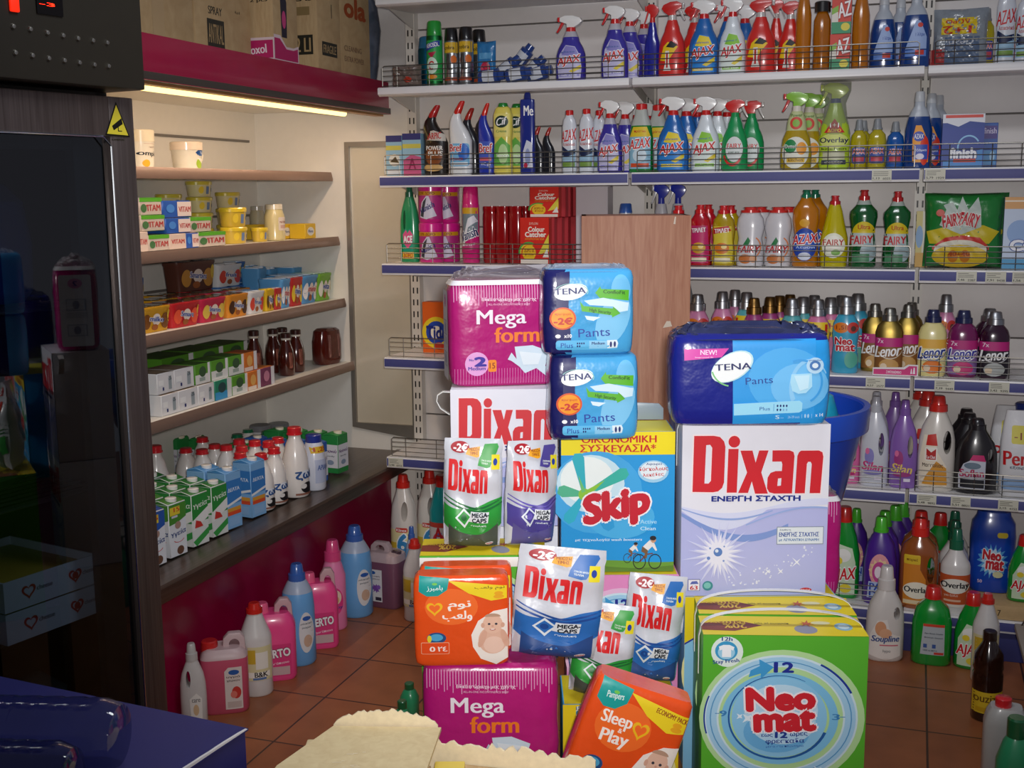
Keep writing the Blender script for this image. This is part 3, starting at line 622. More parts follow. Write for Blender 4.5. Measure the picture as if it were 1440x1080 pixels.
# ---- washing-up liquids
def dish(key, group, body, cap, pr, prof=None, caph=.03, capr=.016, n=2.3, split=None, m2=None):
    prof = prof or [(0, .038, .025), (.008, .042, .029), (.05, .042, .03), (.10, .037, .027), (.15, .042, .029), (.185, .036, .026), (.203, .02, .018), (.212, .016, .015)]
    c = MB().loft([(.208, capr, capr), (.208+caph*.45, capr, capr), (.208+caph*.5, capr*.72, capr*.72), (.208+caph*.85, capr*.62, capr*.62), (.208+caph*.9, capr*.8, capr*.6), (.208+caph, capr*.7, capr*.5)], plastic(cap), seg=16).mesh('cap')
    bottle(key, 'washing_up_liquid', 'bottle', group, prof, body, [c], pr, n, split, m2)
def tri_lab(bg, top, fruit):
    return Print().poly([(-.034, .012), (-.036, .06), (-.030, .11), (-.032, .16), (.03, .16), (.032, .11), (.036, .06), (.034, .012)], bg).poly([(-.034, .128), (-.034, .152), (.02, .162), (.03, .142)], top).t('ΤΡΙΛΕΤ', -.028, .134, .024, .152, '#ffffff', .03, rot=5).ell(-.002, .072, .026, .022, fruit).ell(.006, .078, .01, .008, '#f6dc8a').rect(-.028, .018, .028, .034, '#f0e8c8')
SH = [(0, .036, .026), (.008, .042, .03), (.05, .041, .03), (.095, .037, .027), (.145, .042, .029), (.185, .036, .026), (.203, .024, .02), (.212, .02, .018)]
dish('trilet_red', 'red washing-up liquids', liquid('#e0122c'), '#d41c24', tri_lab('#c8286a', '#b01c58', '#d8a02c'), SH, .034, .021)
dish('trilet_yellow', 'amber yellow washing-up liquids', liquid('#d8b80e'), '#d41c24', tri_lab('#e0cc3e', '#c02c28', '#e07c1c'), SH, .034, .021)
fw = Print().poly([(-.02, .085), (-.004, .115), (.004, .10), (-.004, .08)], '#1d7a40').ring(.006, .075, .032, .045, .004, '#e08a5a', 60, -60).t('FAIRY', -.036, .055, .034, .082, '#c02a2e', .03, shear=.15).ell(-.012, .03, .022, .018, '#c8743a').ell(.014, .03, .012, .014, '#d89a6a')
dish('fairy_white', 'white washing-up liquids with red caps', plastic('#d4d2d6'), '#d42c28', fw, [(0, .040, .03), (.008, .045, .033), (.06, .045, .033), (.11, .039, .029), (.15, .046, .032), (.185, .042, .03), (.205, .032, .026), (.21, .03, .025)], .022, .032)
fa = Print().ell(0, .07, .038, .05, '#2246a8').ell(0, .078, .036, .03, '#2f5cc4').t('AZAX', -.036, .072, .036, .10, '#d8222a', .03, out='#ffffff', rot=6, shear=.2).t('λεμόνι', -.026, .056, .03, .066, '#c8d8f4', .02).ell(0, .034, .02, .012, '#d8e0f0').ell(-.002, .135, .016, .012, '#e0a41c')
dish('azax_amber', 'amber washing-up liquids', liquid('#e08c08'), '#0f7a58', fa, [(0, .038, .028), (.008, .042, .031), (.06, .041, .031), (.1, .036, .028), (.14, .043, .031), (.175, .042, .03), (.19, .030, .025), (.205, .02, .018), (.212, .016, .015)], .026, .017)
fy = Print().ell(0, .075, .036, .042, '#eceed8').ell(0, .08, .028, .028, '#f6f4e6').t('FAIRY', -.032, .076, .032, .096, '#b8342c', .02).ell(.008, .052, .014, .01, '#7ab04a')
dish('fairy_yellow', 'yellow washing-up liquids', liquid('#e6d800'), '#c41c28', fy, [(0, .038, .028), (.008, .042, .032), (.05, .045, .034), (.10, .043, .033), (.15, .032, .027), (.19, .024, .021), (.212, .017, .016)], .034, .017)
fg = Print().ell(.002, .11, .032, .036, '#d8c020', a0=0, a1=180).t('Ultra', -.014, .122, .02, .136, '#b83a1c', .02).poly([(-.03, .07), (-.034, .11), (.034, .11), (.036, .07)], '#b9c6c4').t('FAIRY', -.034, .075, .028, .102, '#c2202c', .03).ell(.016, .05, .022, .03, '#9fb4b8').rect(-.03, .02, .02, .045, '#4e8a62')
dish('fairy_green', 'green washing-up liquids', liquid('#08672c'), '#b81c20', fg, [(0, .034, .027), (.008, .039, .03), (.06, .039, .03), (.115, .033, .026), (.16, .04, .03), (.178, .039, .029), (.198, .022, .02), (.212, .016, .015)], .036, .016, split=.188, m2=M('#a9b4ac', .25))
# small yellow/blue bottles with grey caps
def small(key, group, body, pr): bottle(key, 'small_cleaner_bottle', 'bottle', group, [(0, .03, .024), (.006, .034, .028), (.06, .032, .026), (.10, .034, .027), (.125, .03, .024), (.138, .018, .017), (.144, .015, .015)], body, [cap_mesh(.142, .0165, .04, M('#8e9296', .3), .012, ribs=True)], pr, 2.2)
sl = Print().rrect(-.026, .02, .028, .08, .008, '#4a5aa8').t('AZAX', -.022, .056, .024, .074, '#e03020', .02, out='#ffffff').rect(-.02, .028, .022, .046, '#c84a5a')
small('small_yellow', 'small yellow bottles', liquid('#d6c614'), sl); small('small_blue', 'small blue bottles', liquid('#1468c4'), sl)
# ---- aerosol cans
def can(key, group, body, cap, pr, r=.030, h=.235): bottle(key, 'aerosol_can', 'can', group, [(0, r*.94, r*.94), (.003, r, r), (h*.76, r, r), (h*.79, r*.9, r*.9)], body, [cap_mesh(h*.77, r*.96, h*.23, plastic(cap), r*.86)], pr)
cg = Print().rect(-.03, .02, .03, .165, '#2aa24c').poly([(-.026, .125), (.026, .145), (.026, .165), (-.026, .15)], '#2c40a0').t('AEROSOL', -.022, .14, .024, .155, '#ffffff', .02, rot=10).poly([(0, .10), (.016, .125), (-.016, .12)], '#b02040').ell(0, .075, .02, .03, '#cfe8d4').ring(0, .075, .012, .016, .004, '#c22a2a', 40, 300).ell(0, .035, .018, .008, '#e08a20')
can('can_green', 'insect spray cans', metal('#3a9a58', .35), '#1f9a34', cg)
cs = Print().rect(-.028, .125, .028, .165, '#d8b02a').t('cobra', -.02, .138, .02, .152, '#2a2008', .02).t('KILL', -.012, .06, .012, .12, '#3a3a3a', .03).ell(.016, .10, .01, .016, '#d86a1c').rect(-.026, .02, .026, .032, '#b0482a')
can('can_silver', 'insect spray cans', metal('#b8bcc0', .3), '#131112', cs, .029, .22)
can('can_teal', 'insect spray cans', metal('#2a88b0', .35), '#1c6f9a', None, .034, .19)
vs = Print().rect(-.03, .165, .03, .185, '#d8a828').poly([(-.03, .07), (-.03, .165), (.03, .165), (.03, .11)], '#7a8a92').poly([(-.03, .05), (.0, .15), (.02, .16), (.03, .14), (.0, .12), (-.02, .04)], '#e6e6ee').t('Vanish', -.029, .082, .029, .112, '#141a5c', .03, out='#ffffff', rot=22, shear=.2).poly([(-.03, .035), (.03, .05), (.03, .075), (-.03, .055)], '#c83a78').t('πλέγμα', -.02, .058, .022, .068, '#e8e8f4', .02, rot=8)
can('can_vanish', 'pink spray cans', plastic('#d81e7c'), '#e0207c', vs, .031, .255)
# lying blue rolls
bottle('blue_roll', 'blue_block_refill', 'refill', 'blue refills with white labels lying in a heap', [(0, .024, .024), (.004, .027, .027), (.075, .027, .027), (.08, .018, .018), (.10, .016, .016)], plastic('#27468f'), [], Print().rect(-.02, .016, .02, .062, '#d8dce4'), 2)
# ---- vanish tub
vt = Print().rect(-.046, .082, .046, .094, '#d89a1c').t('33% ΔΩΡΟ', -.03, .0835, .03, .092, '#7a2a14', .02).rect(-.046, .01, .046, .082, '#b4307c').poly([(-.03, .016), (-.02, .06), (.0, .08), (.01, .08), (.036, .02), (.0, .01)], '#d4cfe0').poly([(-.026, .02), (-.014, .062), (.002, .076), (-.008, .04), (-.012, .016)], '#3a4048').t('Vanish', -.03, .036, .03, .054, '#241c6c', .03, rot=22, shear=.2)
bottle('vanish_tub', 'stain_remover_tub', 'tub', 'pink stain remover tubs', [(0, .044, .044), (.004, .047, .047), (.098, .047, .047)], plastic('#d81e86'), [MB().loft([(.097, .049, .049), (.118, .049, .049), (.122, .045, .045)], plastic('#e01e90'), seg=24).mesh('lid')], vt)
# ---- softeners with silver caps
SOFT = [(0, .040, .028), (.008, .045, .032), (.06, .044, .031), (.10, .040, .029), (.14, .045, .031), (.18, .042, .029), (.205, .030, .024), (.222, .022, .021)]
def softcap(z, r, m, h=.05): return MB().loft([(z, r*1.08, r*1.08), (z+h*.42, r*1.05, r*1.05), (z+h*.45, r*.86, r*.86), (z+h*.93, r*.72, r*.72), (z+h, r*.6, r*.6)], m, seg=20).mesh('cap')
SILV = metal('#b4b6ba', .35); GOLDC = metal('#8c6a3c', .35)
def soft(key, group, body, cap, pr): bottle(key, 'fabric_softener', 'bottle', group, SOFT, body, [softcap(.213, .028, cap, .062)], pr, 2.3)
def sl1(c, sticker): 
    p = Print()
    if sticker == '1+1': p.poly([(-.04, .125), (-.044, .16), (-.034, .19), (.034, .19), (.044, .16), (.04, .125)], '#eccc22').t('1+1', -.034, .15, .034, .182, '#c42818', .02).t('ΔΩΡΟ', -.026, .13, .026, .145, '#4a3a10', .02)
    else: p.ell(-.014, .165, .025, .019, '#e07a1c').t('1,5l', -.03, .157, .002, .173, '#7a2410', .01).ell(.024, .165, .018, .02, '#c83a34').ell(.026, .162, .008, .01, '#5a3a34').t('Neo', -.032, .105, .022, .13, '#c42232', .04, out='#ffffff').t('mat', -.026, .082, .03, .104, '#c42232', .04, out='#ffffff').ell(.02, .05, .02, .03, '#5ab09a')
    return p
soft('soft_pink', 'pink softener bottles with silver caps', plastic('#d888b4'), SILV, sl1('#d888b4', '')); soft('soft_blue', 'sky blue softener bottles', plastic('#3aa8cc'), SILV, sl1('', ''))
soft('soft_yellow', 'softener bottles with promotional bands', plastic('#58b0b8'), SILV, sl1('', '1+1')); soft('soft_gold', 'bottles with gold caps and yellow bands', plastic('#a03a7c'), GOLDC, sl1('', '1+1')); soft('soft_lilac', 'softener bottles with promotional bands', plastic('#d87aa8'), SILV, sl1('', '1+1'))
LEN = [(0, .044, .030), (.008, .049, .034), (.07, .049, .034), (.12, .048, .034), (.15, .049, .034), (.172, .042, .030), (.188, .028, .024), (.197, .024, .022)]
def lenor(key, group, body, cap, band, c2, tc, swirl, fl, seven=True):
    p = Print().poly([(-.046, .012), (-.049, .09), (-.047, .125), (.047, .125), (.049, .09), (.046, .012)], c2)
    p.rect(-.047, .10, .047, .132, band)
    if seven: p.t('7x', -.038, .113, -.018, .128, '#f0d8e6', .02)
    p.ell(.002, .034, .034, .024, fl, n=14).ell(-.016, .03, .012, .012, '#e8d2b4', n=10).ell(.018, .036, .014, .012, fl, n=10)
    p.ring(.004, .098, .044, .042, .006, swirl, 205, 345, t1=.002).t('Lenor', -.043, .066, .042, .106, tc, .03, out='#ffffff' if tc != '#ffffff' else None, rot=6, shear=.25)
    bottle(key, 'fabric_softener', 'bottle', group, LEN, body, [softcap(.19, .027, cap, .045)], p, 2.6)
lenor('lenor_gold', 'gold softener bottles', metal('#a8904a', .38), metal('#9c9a92', .35), '#c02a7c', '#8a5a2c', '#ffffff', '#d8c8b0', '#c89a58')
lenor('lenor_yellow', 'softener bottles with cursive labels', plastic('#e8dc96'), plastic('#1c2450'), '#e8b448', '#ecdf9c', '#1d3a90', '#2a64b0', '#e87c28', False)
lenor('lenor_purple', 'softener bottles with cursive labels', liquid('#8a1c68'), plastic('#1c2450'), '#b82878', '#8a6aa4', '#3a3aa0', '#d8d0ec', '#d0407c')
lenor('lenor_dark', 'softener bottles with cursive labels', liquid('#3c0e30'), SILV, '#c0287c', '#28222c', '#ffffff', '#d8d8dc', '#b8bcb8')
# ---- bottles with a handle hole
HB = [(0, .050, .032), (.01, .056, .037), (.10, .056, .037), (.15, .054, .035), (.185, .046, .031), (.21, .034, .027), (.228, .025, .023), (.24, .021, .02)]
def handled(key, group, body, cap, pr, hx=.026, hz=.135, rx=.011, rz=.036, caph=.05, capr=.022, obj='handled_bottle', prof=HB, capm=None):
    bottle(key, obj, 'bottle', group, prof, body, [softcap(prof[-1][0]-.008, capr, capm or plastic(cap), caph)], pr, 2.4, cut=hole(hx, hz, rx, rz))
def sil(c, t): return Print().ell(-.018, .095, .018, .026, c).ell(-.026, .112, .008, .01, '#e070a0').t('Silan', -.042, .05, .036, .078, t, .03, rot=-4, shear=.2).ell(-.004, .045, .036, .008, c).rect(.004, .022, .03, .032, '#e8e0f0')
handled('silan_white', 'pale handled softener bottles', plastic('#cfd2dc'), '#b8bac2', sil('#8a84c4', '#c83a78')); handled('silan_purple', 'purple handled softener bottles', plastic('#8a62b4'), '#8058a8', sil('#a03a7c', '#e8c86a')); handled('silan_pink', 'pink handled softener bottles', plastic('#dc6aa4'), '#d880b0', sil('#b8246c', '#f0d87a'))
mq = Print().poly([(-.048, .012), (-.05, .10), (-.038, .165), (.0, .165), (.0, .12), (.03, .075), (.034, .012)], '#eee2cc').poly([(-.04, .02), (.034, .02), (.03, .07), (0, .09), (-.03, .045)], '#dc9a3a').poly([(-.032, .135), (-.028, .165), (-.004, .17), (.002, .135)], '#cc2a22').rrect(-.034, .09, .002, .13, .004, '#f4efe4').poly([(-.03, .094), (-.03, .126), (-.016, .115), (-.002, .126), (-.002, .094)], '#b82020').t('Le Chat', -.028, .097, -.004, .106, '#ffffff', .02).t('Μασσαλίας', -.04, .07, .02, .084, '#4a3a34', .02)
handled('massalia', 'white handled detergent bottles with red caps', plastic('#dcd6cc'), '#d0281e', mq, .030, .145, .012, .034, .045, .026)
sf = Print().poly([(-.044, .02), (-.046, .07), (-.034, .11), (-.01, .13), (.024, .125), (.024, .02)], '#c4c8d4').poly([(-.018, .125), (-.01, .145), (.018, .145), (.024, .122)], '#c8286c').t('Soflan', -.042, .064, .02, .092, '#b02a54', .03, rot=2).ell(-.01, .105, .022, .012, '#6a7c8c').rect(-.04, .024, .022, .055, '#24242c')
handled('soflan', 'black handled detergent bottles', plastic('#1c181c'), '#201c20', sf, .036, .14, .007, .028, .04, .022)
pl = Print().rrect(-.03, .15, .05, .20, .006, '#d8cc4a').t('-1,5€', -.022, .158, .046, .182, '#8a3a14', .015).t('Persil', -.048, .09, .05, .13, '#c81e24', .03, rot=2).t('εξαιρετική', -.03, .078, .044, .088, '#44506a').rect(-.05, .02, .05, .05, '#8fb0d8')
bottle('persil', 'detergent_pouch', 'pouch', 'white detergent pouches', [(0, .05, .03), (.01, .058, .036), (.15, .058, .034), (.2, .052, .02), (.24, .045, .006)], film('#e4e4e6'), [cap_mesh(.215, .03, .035, plastic('#1c3488'), cx=.035)], pl, 3)
# floor level cleaners
aj = Print().poly([(-.04, .012), (-.04, .10), (-.014, .15), (.03, .14), (.042, .10), (.042, .012)], '#cfe4c4').ell(.0, .12, .026, .018, '#f4f4ee').ell(-.014, .105, .012, .01, '#f0d83a').t('AJAX', -.042, .042, .042, .085, RED, .03, out='#ffffff', rot=6, shear=.2).ell(.01, .03, .02, .012, '#e6d23c')
bottle('ajax_floor', 'floor_cleaner_bottle', 'bottle', 'green floor cleaner bottles', [(0, .05, .032), (.008, .056, .037), (.12, .055, .037), (.17, .042, .031), (.2, .028, .024), (.212, .022, .021)], liquid('#12b03c'), [cap_mesh(.208, .026, .04, plastic('#d4231c'), .022)], aj, 2.6)
ajb = Print().poly([(-.03, .035), (-.024, .13), (.034, .13), (.036, .035)], '#b4bcc0').rect(-.024, .122, .034, .13, '#d2462e').rect(.008, .037, .034, .044, '#c83a2c').t('Ajax Boost λεμόνι', -.02, .098, .03, .104, '#44505a').t('περιέχει άρωμα', -.02, .086, .03, .091, '#44505a').rect(-.022, .056, -.012, .068, '#3a5a9c').rect(.002, .056, .012, .068, '#3a5a9c').t('1000 ml 08714', -.022, .046, .016, .051, '#44505a')
bottle('ajax_back', 'floor_cleaner_bottle', 'bottle', 'green floor cleaner bottles', [(0, .05, .032), (.008, .056, .037), (.13, .055, .037), (.172, .045, .031), (.195, .022, .02), (.202, .02, .02)], liquid('#12b03c'), [cap_mesh(.2, .024, .036, plastic('#d4231c'), .02)], ajb, 3)
pp = Print().ell(0, .105, .034, .05, '#e8a0a4').star(0, .105, .036, .028, 12, '#f0d0a0').ell(0, .10, .024, .032, '#c84a94').ell(-.004, .10, .012, .018, '#f4e6f0').poly([(-.038, .02), (-.034, .07), (.034, .07), (.036, .02)], '#b4c4e6').t('PAN', -.03, .045, .03, .066, '#2c4cae', .03).t('DET', -.03, .022, .03, .042, '#2c4cae', .03)
bottle('purple_floor', 'floor_cleaner_bottle', 'bottle', 'purple cleaner bottles with green caps', [(0, .05, .034), (.008, .056, .038), (.13, .055, .038), (.18, .045, .033), (.21, .025, .022), (.22, .02, .02)], plastic('#4a2490'), [cap_mesh(.216, .022, .045, plastic('#4ec030'), .018, ribs=True)], pp, 2.5)
oo = Print().poly([(-.046, .012), (-.046, .12), (-.04, .135), (.004, .14), (.004, .105), (.022, .08), (.024, .012)], '#d8862a').rrect(-.046, .118, .004, .142, .004, '#e4c030').t('παρκέ', -.038, .125, -.004, .134, '#8a5a14', .02).ell(-.004, .05, .042, .022, '#f4ecd8').t('Overlay', -.042, .040, .034, .06, '#141a24', .03).rect(-.044, .014, .022, .024, '#e8d2a8')
OH = [(0, .052, .034), (.01, .060, .039), (.14, .059, .038), (.165, .05, .034), (.182, .028, .024), (.196, .022, .021)]
handled('overlay_oil', 'amber handled bottles with red caps', liquid('#b8642c'), '#e02a20', oo, .036, .105, .012, .034, .045, .026, prof=OH)
ow = Print().rect(-.048, .02, .048, .115, '#c8582c').ell(0, .082, .046, .022, '#f0ece0').t('Overlay', -.044, .071, .044, .094, '#141a24', .03).t('για ξύλα', -.034, .05, .01, .058, '#f0d8c8').rect(-.034, .036, .02, .042, '#e8b89c').rect(-.048, .02, .048, .028, '#e8e0d4')
bottle('overlay_white', 'wood_polish_bottle', 'bottle', 'white bottles with green caps', [(0, .044, .04), (.008, .049, .044), (.135, .049, .044), (.145, .046, .042), (.175, .026, .025), (.188, .02, .02)], plastic('#e0dcd8'), [softcap(.184, .022, plastic('#17684a'), .06)], ow, 2.1)
nm = Print().star(.0, .10, .056, .042, 18, '#5aa6de', 4).star(0, .10, .044, .03, 14, '#c4e2f4', 5).t('Neo', -.034, .105, .028, .135, '#c82430', .05, out='#ffffff', rot=-3).t('mat', -.022, .076, .038, .104, '#c82430', .05, out='#ffffff', rot=-3).ell(.02, .06, .018, .01, '#d8d4a8').rrect(.012, .175, .05, .192, .008, '#e0c83a').t('50', -.05, .03, -.034, .04, '#f0d0dc', .02)
bottle('neomat_drum', 'detergent_drum', 'bottle', 'large blue detergent drums', [(0, .072, .05), (.012, .082, .056), (.05, .083, .057), (.10, .080, .055), (.17, .083, .057), (.215, .078, .054), (.235, .062, .044), (.25, .058, .04)], plastic('#1346b4'), [cap_mesh(.25, .045, .03, plastic('#1a3c8c'))], nm, 2.8)
sp_ = Print().poly([(-.048, .02), (-.046, .09), (-.028, .135), (.0, .14), (.01, .095), (.04, .085), (.042, .02), (0, .006)], '#e9e2da').ell(-.018, .11, .016, .024, '#d89a70').ell(-.004, .095, .018, .016, '#e0aa84').t('Soupline', -.042, .062, .036, .088, '#2a4a8c', .03, rot=2, shear=.2).rect(-.02, .054, .034, .058, '#d06a7a').t('hypo', -.01, .03, .012, .042, '#8a8a8a')
handled('soupline', 'white translucent handled bottles', M('#d8d2cc', .3, coat=.3), '#dcd6d2', sp_, .028, .16, .010, .020, .075, .024)
# bleach bottle
cl = Print().rect(-.052, .01, .052, .09, '#e8dca4').t('6', -.01, .02, .034, .075, '#3a8ac4', .04, out='#ffffff').rect(-.048, .014, -.016, .05, '#d8b43a').rrect(-.02, .082, .034, .096, .005, '#d0382c').t('Klinex', -.016, .0845, .03, .093, '#ffffff', .02)
handled('bleach', 'white bleach bottles with red caps', plastic('#e0dad2'), '#d0281e', cl, .02, .145, .014, .03, .04, .028, prof=[(0, .050, .04), (.01, .058, .046), (.11, .058, .046), (.16, .052, .041), (.20, .032, .029), (.222, .024, .023)])
tl = Print().rect(-.05, .02, .05, .12, '#d8d4d0').rect(-.05, .11, .05, .125, '#c84a3a').ring(0, .06, .03, .034, .007, '#d0405a', 20, 250).ring(.01, .065, .026, .03, .006, '#3a6ac0', 80, 330).t('A', -.02, .07, .02, .11, '#c02a30', .03)
bottle('teal_bleach', 'cleaner_bottle', 'bottle', 'teal cleaner bottles', [(0, .048, .042), (.01, .055, .048), (.16, .055, .048), (.21, .036, .033), (.235, .024, .023)], plastic('#189a9c'), [cap_mesh(.232, .026, .035, plastic('#d0281e'))], tl, 2.2)
gb = bottle('white_redcap', 'cleaner_bottle', 'bottle', 'white cleaner bottles with red caps', [(0, .046, .042), (.008, .05, .046), (.05, .048, .044), (.06, .05, .046), (.2, .05, .046), (.215, .047, .043), (.28, .024, .023), (.295, .021, .021)], plastic('#d8d4d0'), [softcap(.288, .024, plastic('#d0281e'), .035)], Print().rect(-.046, .06, .046, .18, '#d8cfa0').rect(-.04, .12, .0, .17, '#caa830').rect(-.038, .07, .04, .09, '#f0ece0').rect(.0, .1, .036, .16, '#e8e4d8').t('B&K', -.004, .072, .034, .09, '#2a2a2a', .03).rect(-.01, .05 + .012, .03, .07, '#5a78a8'), 2.1)
# ---- floor row
bt = Print().ell(.028, .12, .022, .072, '#d8d8d8').ell(.030, .17, .012, .008, '#2a5aa8').t('μαλακτικό', .012, .148, .044, .156, '#44505a').t('ρούχων', .016, .134, .042, .142, '#44505a').ell(.032, .09, .012, .022, '#c8a890')
bottle('blue_soft', 'softener_bottle', 'bottle', 'tall blue softener bottles', [(0, .048, .044), (.01, .054, .05), (.10, .054, .05), (.2, .053, .049), (.255, .048, .045), (.285, .034, .033), (.30, .025, .025)], M('#6aa6dc', .35, coat=.2), [softcap(.292, .026, plastic('#3c66b4'), .06)], bt, 2, split=.265, m2=M('#a9b6cc', .35))
ct = Print().rrect(-.048, .018, .05, .125, .004, '#d83a78').t('CERTO', -.042, .082, .046, .108, '#f4f0f0', .04, out='#8a1c44', rot=6).rect(-.042, .022, .044, .05, '#c8a8a8').t('κρεμοσάπουνο', -.038, .055, .042, .066, '#f4d0dc', .02, rot=6)
JUG = [(0, .062, .045), (.012, .068, .05), (.18, .068, .05), (.205, .060, .046), (.222, .048, .036)]
def jug_handle(m, z=.20, x0=.0, x1=.058, top=.265): return MB().prism([(x0, z), (x0+.004, top-.02), (x0+.02, top), (x1-.012, top), (x1, top-.02), (x1+.004, z-.02)], -.014, .014, m).mesh('handle', bevel=.006, cut=hole((x0+x1)/2+.003, z+.022, (x1-x0)*.24, .020))
bottle('certo', 'pink_soap_jug', 'jug', 'pink soap jugs', JUG, M('#f04a8c', .35, coat=.3), [cap_mesh(.205, .024, .048, plastic('#f0628c'), .02, cx=-.036)], ct, 4, extra=[('handle', jug_handle(M('#c8a0a4', .4)), None)])
rj = Print().poly([(.0, .02), (.0, .17), (.012, .185), (.052, .185), (.052, .02)], '#ddd0c8').ell(.028, .165, .016, .01, '#2a5aa0').t('υγρό', .006, .142, .046, .152, '#5a4a4a').t('χεριών', .006, .128, .046, .138, '#5a4a4a').ell(.034, .085, .014, .024, '#c83a30').ell(.026, .078, .01, .014, '#e07a6a').rect(.006, .026, .048, .05, '#c8b4ac')
bottle('red_jug', 'red_soap_jug', 'jug', 'soap jugs', [(0, .066, .05), (.012, .072, .055), (.215, .072, .055), (.24, .062, .048), (.25, .05, .04)], M('#c4506a', .35, coat=.3), [cap_mesh(.235, .027, .04, plastic('#c82a28'), .025, cx=-.042)], rj, 4.5, split=.2, m2=M('#cfb4b4', .4), extra=[('handle', jug_handle(M('#cfb4b4', .4), .235, -.004, .064, .30), None)])
pj = Print().rect(-.05, .03, .01, .18, '#d8d4d4').ell(-.032, .165, .014, .008, '#2a5aa0').t('αλοιφή', -.044, .145, .0, .153, '#5a4a5a').t('λεβάντα', -.044, .132, .0, .14, '#5a4a5a').star(-.018, .092, .022, .014, 9, '#7a4a9c', 3).star(-.006, .10, .012, .008, 8, '#8a5ab0', 6).rect(-.02, .036, .006, .052, '#3a3040')
bottle('purple_jug', 'purple_soap_jug', 'jug', 'soap jugs', [(0, .066, .05), (.012, .072, .055), (.215, .072, .055), (.245, .066, .05), (.255, .05, .04)], M('#74495e', .35, coat=.3), [cap_mesh(.24, .02, .02, plastic('#4a3a44'), cx=.045)], pj, 4.5, split=.215, m2=M('#b8a2a4', .4), extra=[('handle', jug_handle(M('#b8a2a4', .4), .24, -.066, .02, .295), None)])
pb = Print().ell(.01, .11, .026, .05, '#d83a80').ell(.012, .125, .018, .026, '#e8d0b8').ell(.012, .115, .01, .014, '#d8a070').t('baby', -.006, .08, .034, .094, '#3a3a8c', .02)
bottle('pink_soft', 'softener_bottle', 'bottle', 'tall pink softener bottles', [(0, .042, .034), (.01, .048, .04), (.12, .046, .038), (.2, .046, .038), (.24, .034, .03), (.262, .026, .025)], M('#e882b0', .35, coat=.2), [softcap(.255, .03, plastic('#e04a84'), .075)], pb, 2.2)
lw = Print().poly([(-.01, .02), (-.014, .10), (.016, .12), (.038, .10), (.036, .02)], '#e8e4dc').ell(.012, .06, .012, .02, '#d8b890').t('care', -.004, .088, .03, .10, '#7a7a7a')
handled('white_soft', 'white softener bottles', M('#ccc8c4', .35), '#c4c0bc', lw, -.016, .17, .010, .03, .06, .024)
dkb = Print().rect(-.04, .03, .04, .10, '#d8b82a').t('ouzizu', -.036, .068, .036, .092, '#6a4a14', .02).rect(-.03, .036, .03, .05, '#c8a01c')
bottle('brown_bottle', 'vinegar_bottle', 'bottle', 'dark brown bottles', [(0, .038, .038), (.006, .042, .042), (.15, .042, .042), (.158, .039, .039), (.17, .042, .042), (.215, .039, .039), (.25, .02, .02), (.262, .017, .017)], liquid('#2a120a'), [cap_mesh(.26, .019, .03, plastic('#241410'))], dkb)
bottle('grey_jug', 'clear_jug', 'jug', 'jugs on the floor by the wire rack', JUG, M('#aaa8a4', .35, coat=.3), [cap_mesh(.215, .026, .03, plastic('#d02028'), cx=-.01)], None, 4)
gl_ = Print().rect(-.045, .03, .05, .09, '#b83a68')
bottle('green_bottle', 'green_soap_bottle', 'bottle', 'green soap bottles', [(0, .045, .04), (.008, .05, .045), (.13, .05, .045), (.17, .034, .032), (.185, .022, .022)], M('#2a8a5c', .35, coat=.3), [cap_mesh(.182, .026, .04, plastic('#0f5a34'))], gl_, 2.4)
bottle('green_plain', 'green_soap_bottle', 'bottle', 'green soap bottles', [(0, .045, .04), (.008, .05, .045), (.13, .05, .045), (.17, .034, .032), (.185, .022, .022)], M('#2a8a5c', .35, coat=.3), [cap_mesh(.182, .026, .04, plastic('#0f5a34'))], None, 2.4)
ace = Print().poly([(-.03, .04), (-.034, .10), (-.012, .122), (0, .112), (.014, .122), (.034, .10), (.03, .04), (0, .02)], '#1f9a7c').poly([(-.026, .07), (-.03, .10), (-.01, .116), (0, .104), (.012, .116), (.03, .10), (.026, .07), (0, .05)], '#e05a8c').t('ACE', -.024, .072, .026, .095, '#ffffff', .04).rect(-.034, .014, .034, .038, '#e0b83a').t('ΔΩΡΟ', -.028, .018, .028, .034, '#c83a1c', .02)
handled('ace', 'green handled bleach bottles', plastic('#12905a'), '#0e6a4a', ace, -.02, .15, .008, .036, .04, .022)
rt = bottle('red_pouch', 'red_stain_remover', 'bottle', 'red bottles in a block', [(0, .036, .028), (.006, .041, .032), (.17, .041, .032), (.178, .037, .03), (.185, .04, .032), (.198, .04, .032)], liquid('#b4161c'), [], None, 3)
bottle('blue_cap_bottle', 'cleaner_bottle', 'bottle', 'cleaner bottles', [(0, .04, .03), (.01, .045, .034), (.2, .045, .034), (.235, .025, .024), (.245, .022, .022)], plastic('#d0d0d4'), [cap_mesh(.242, .026, .045, plastic('#2b5cb0'), .022)], None, 2.2)
bottle('grey_bag', 'clear_bag', 'bag', 'clear plastic bags', [(0, .05, .04), (.05, .06, .05), (.25, .045, .035), (.34, .02, .02), (.36, .028, .01)], clear('#c2c4c6', .3), [], None, 2)

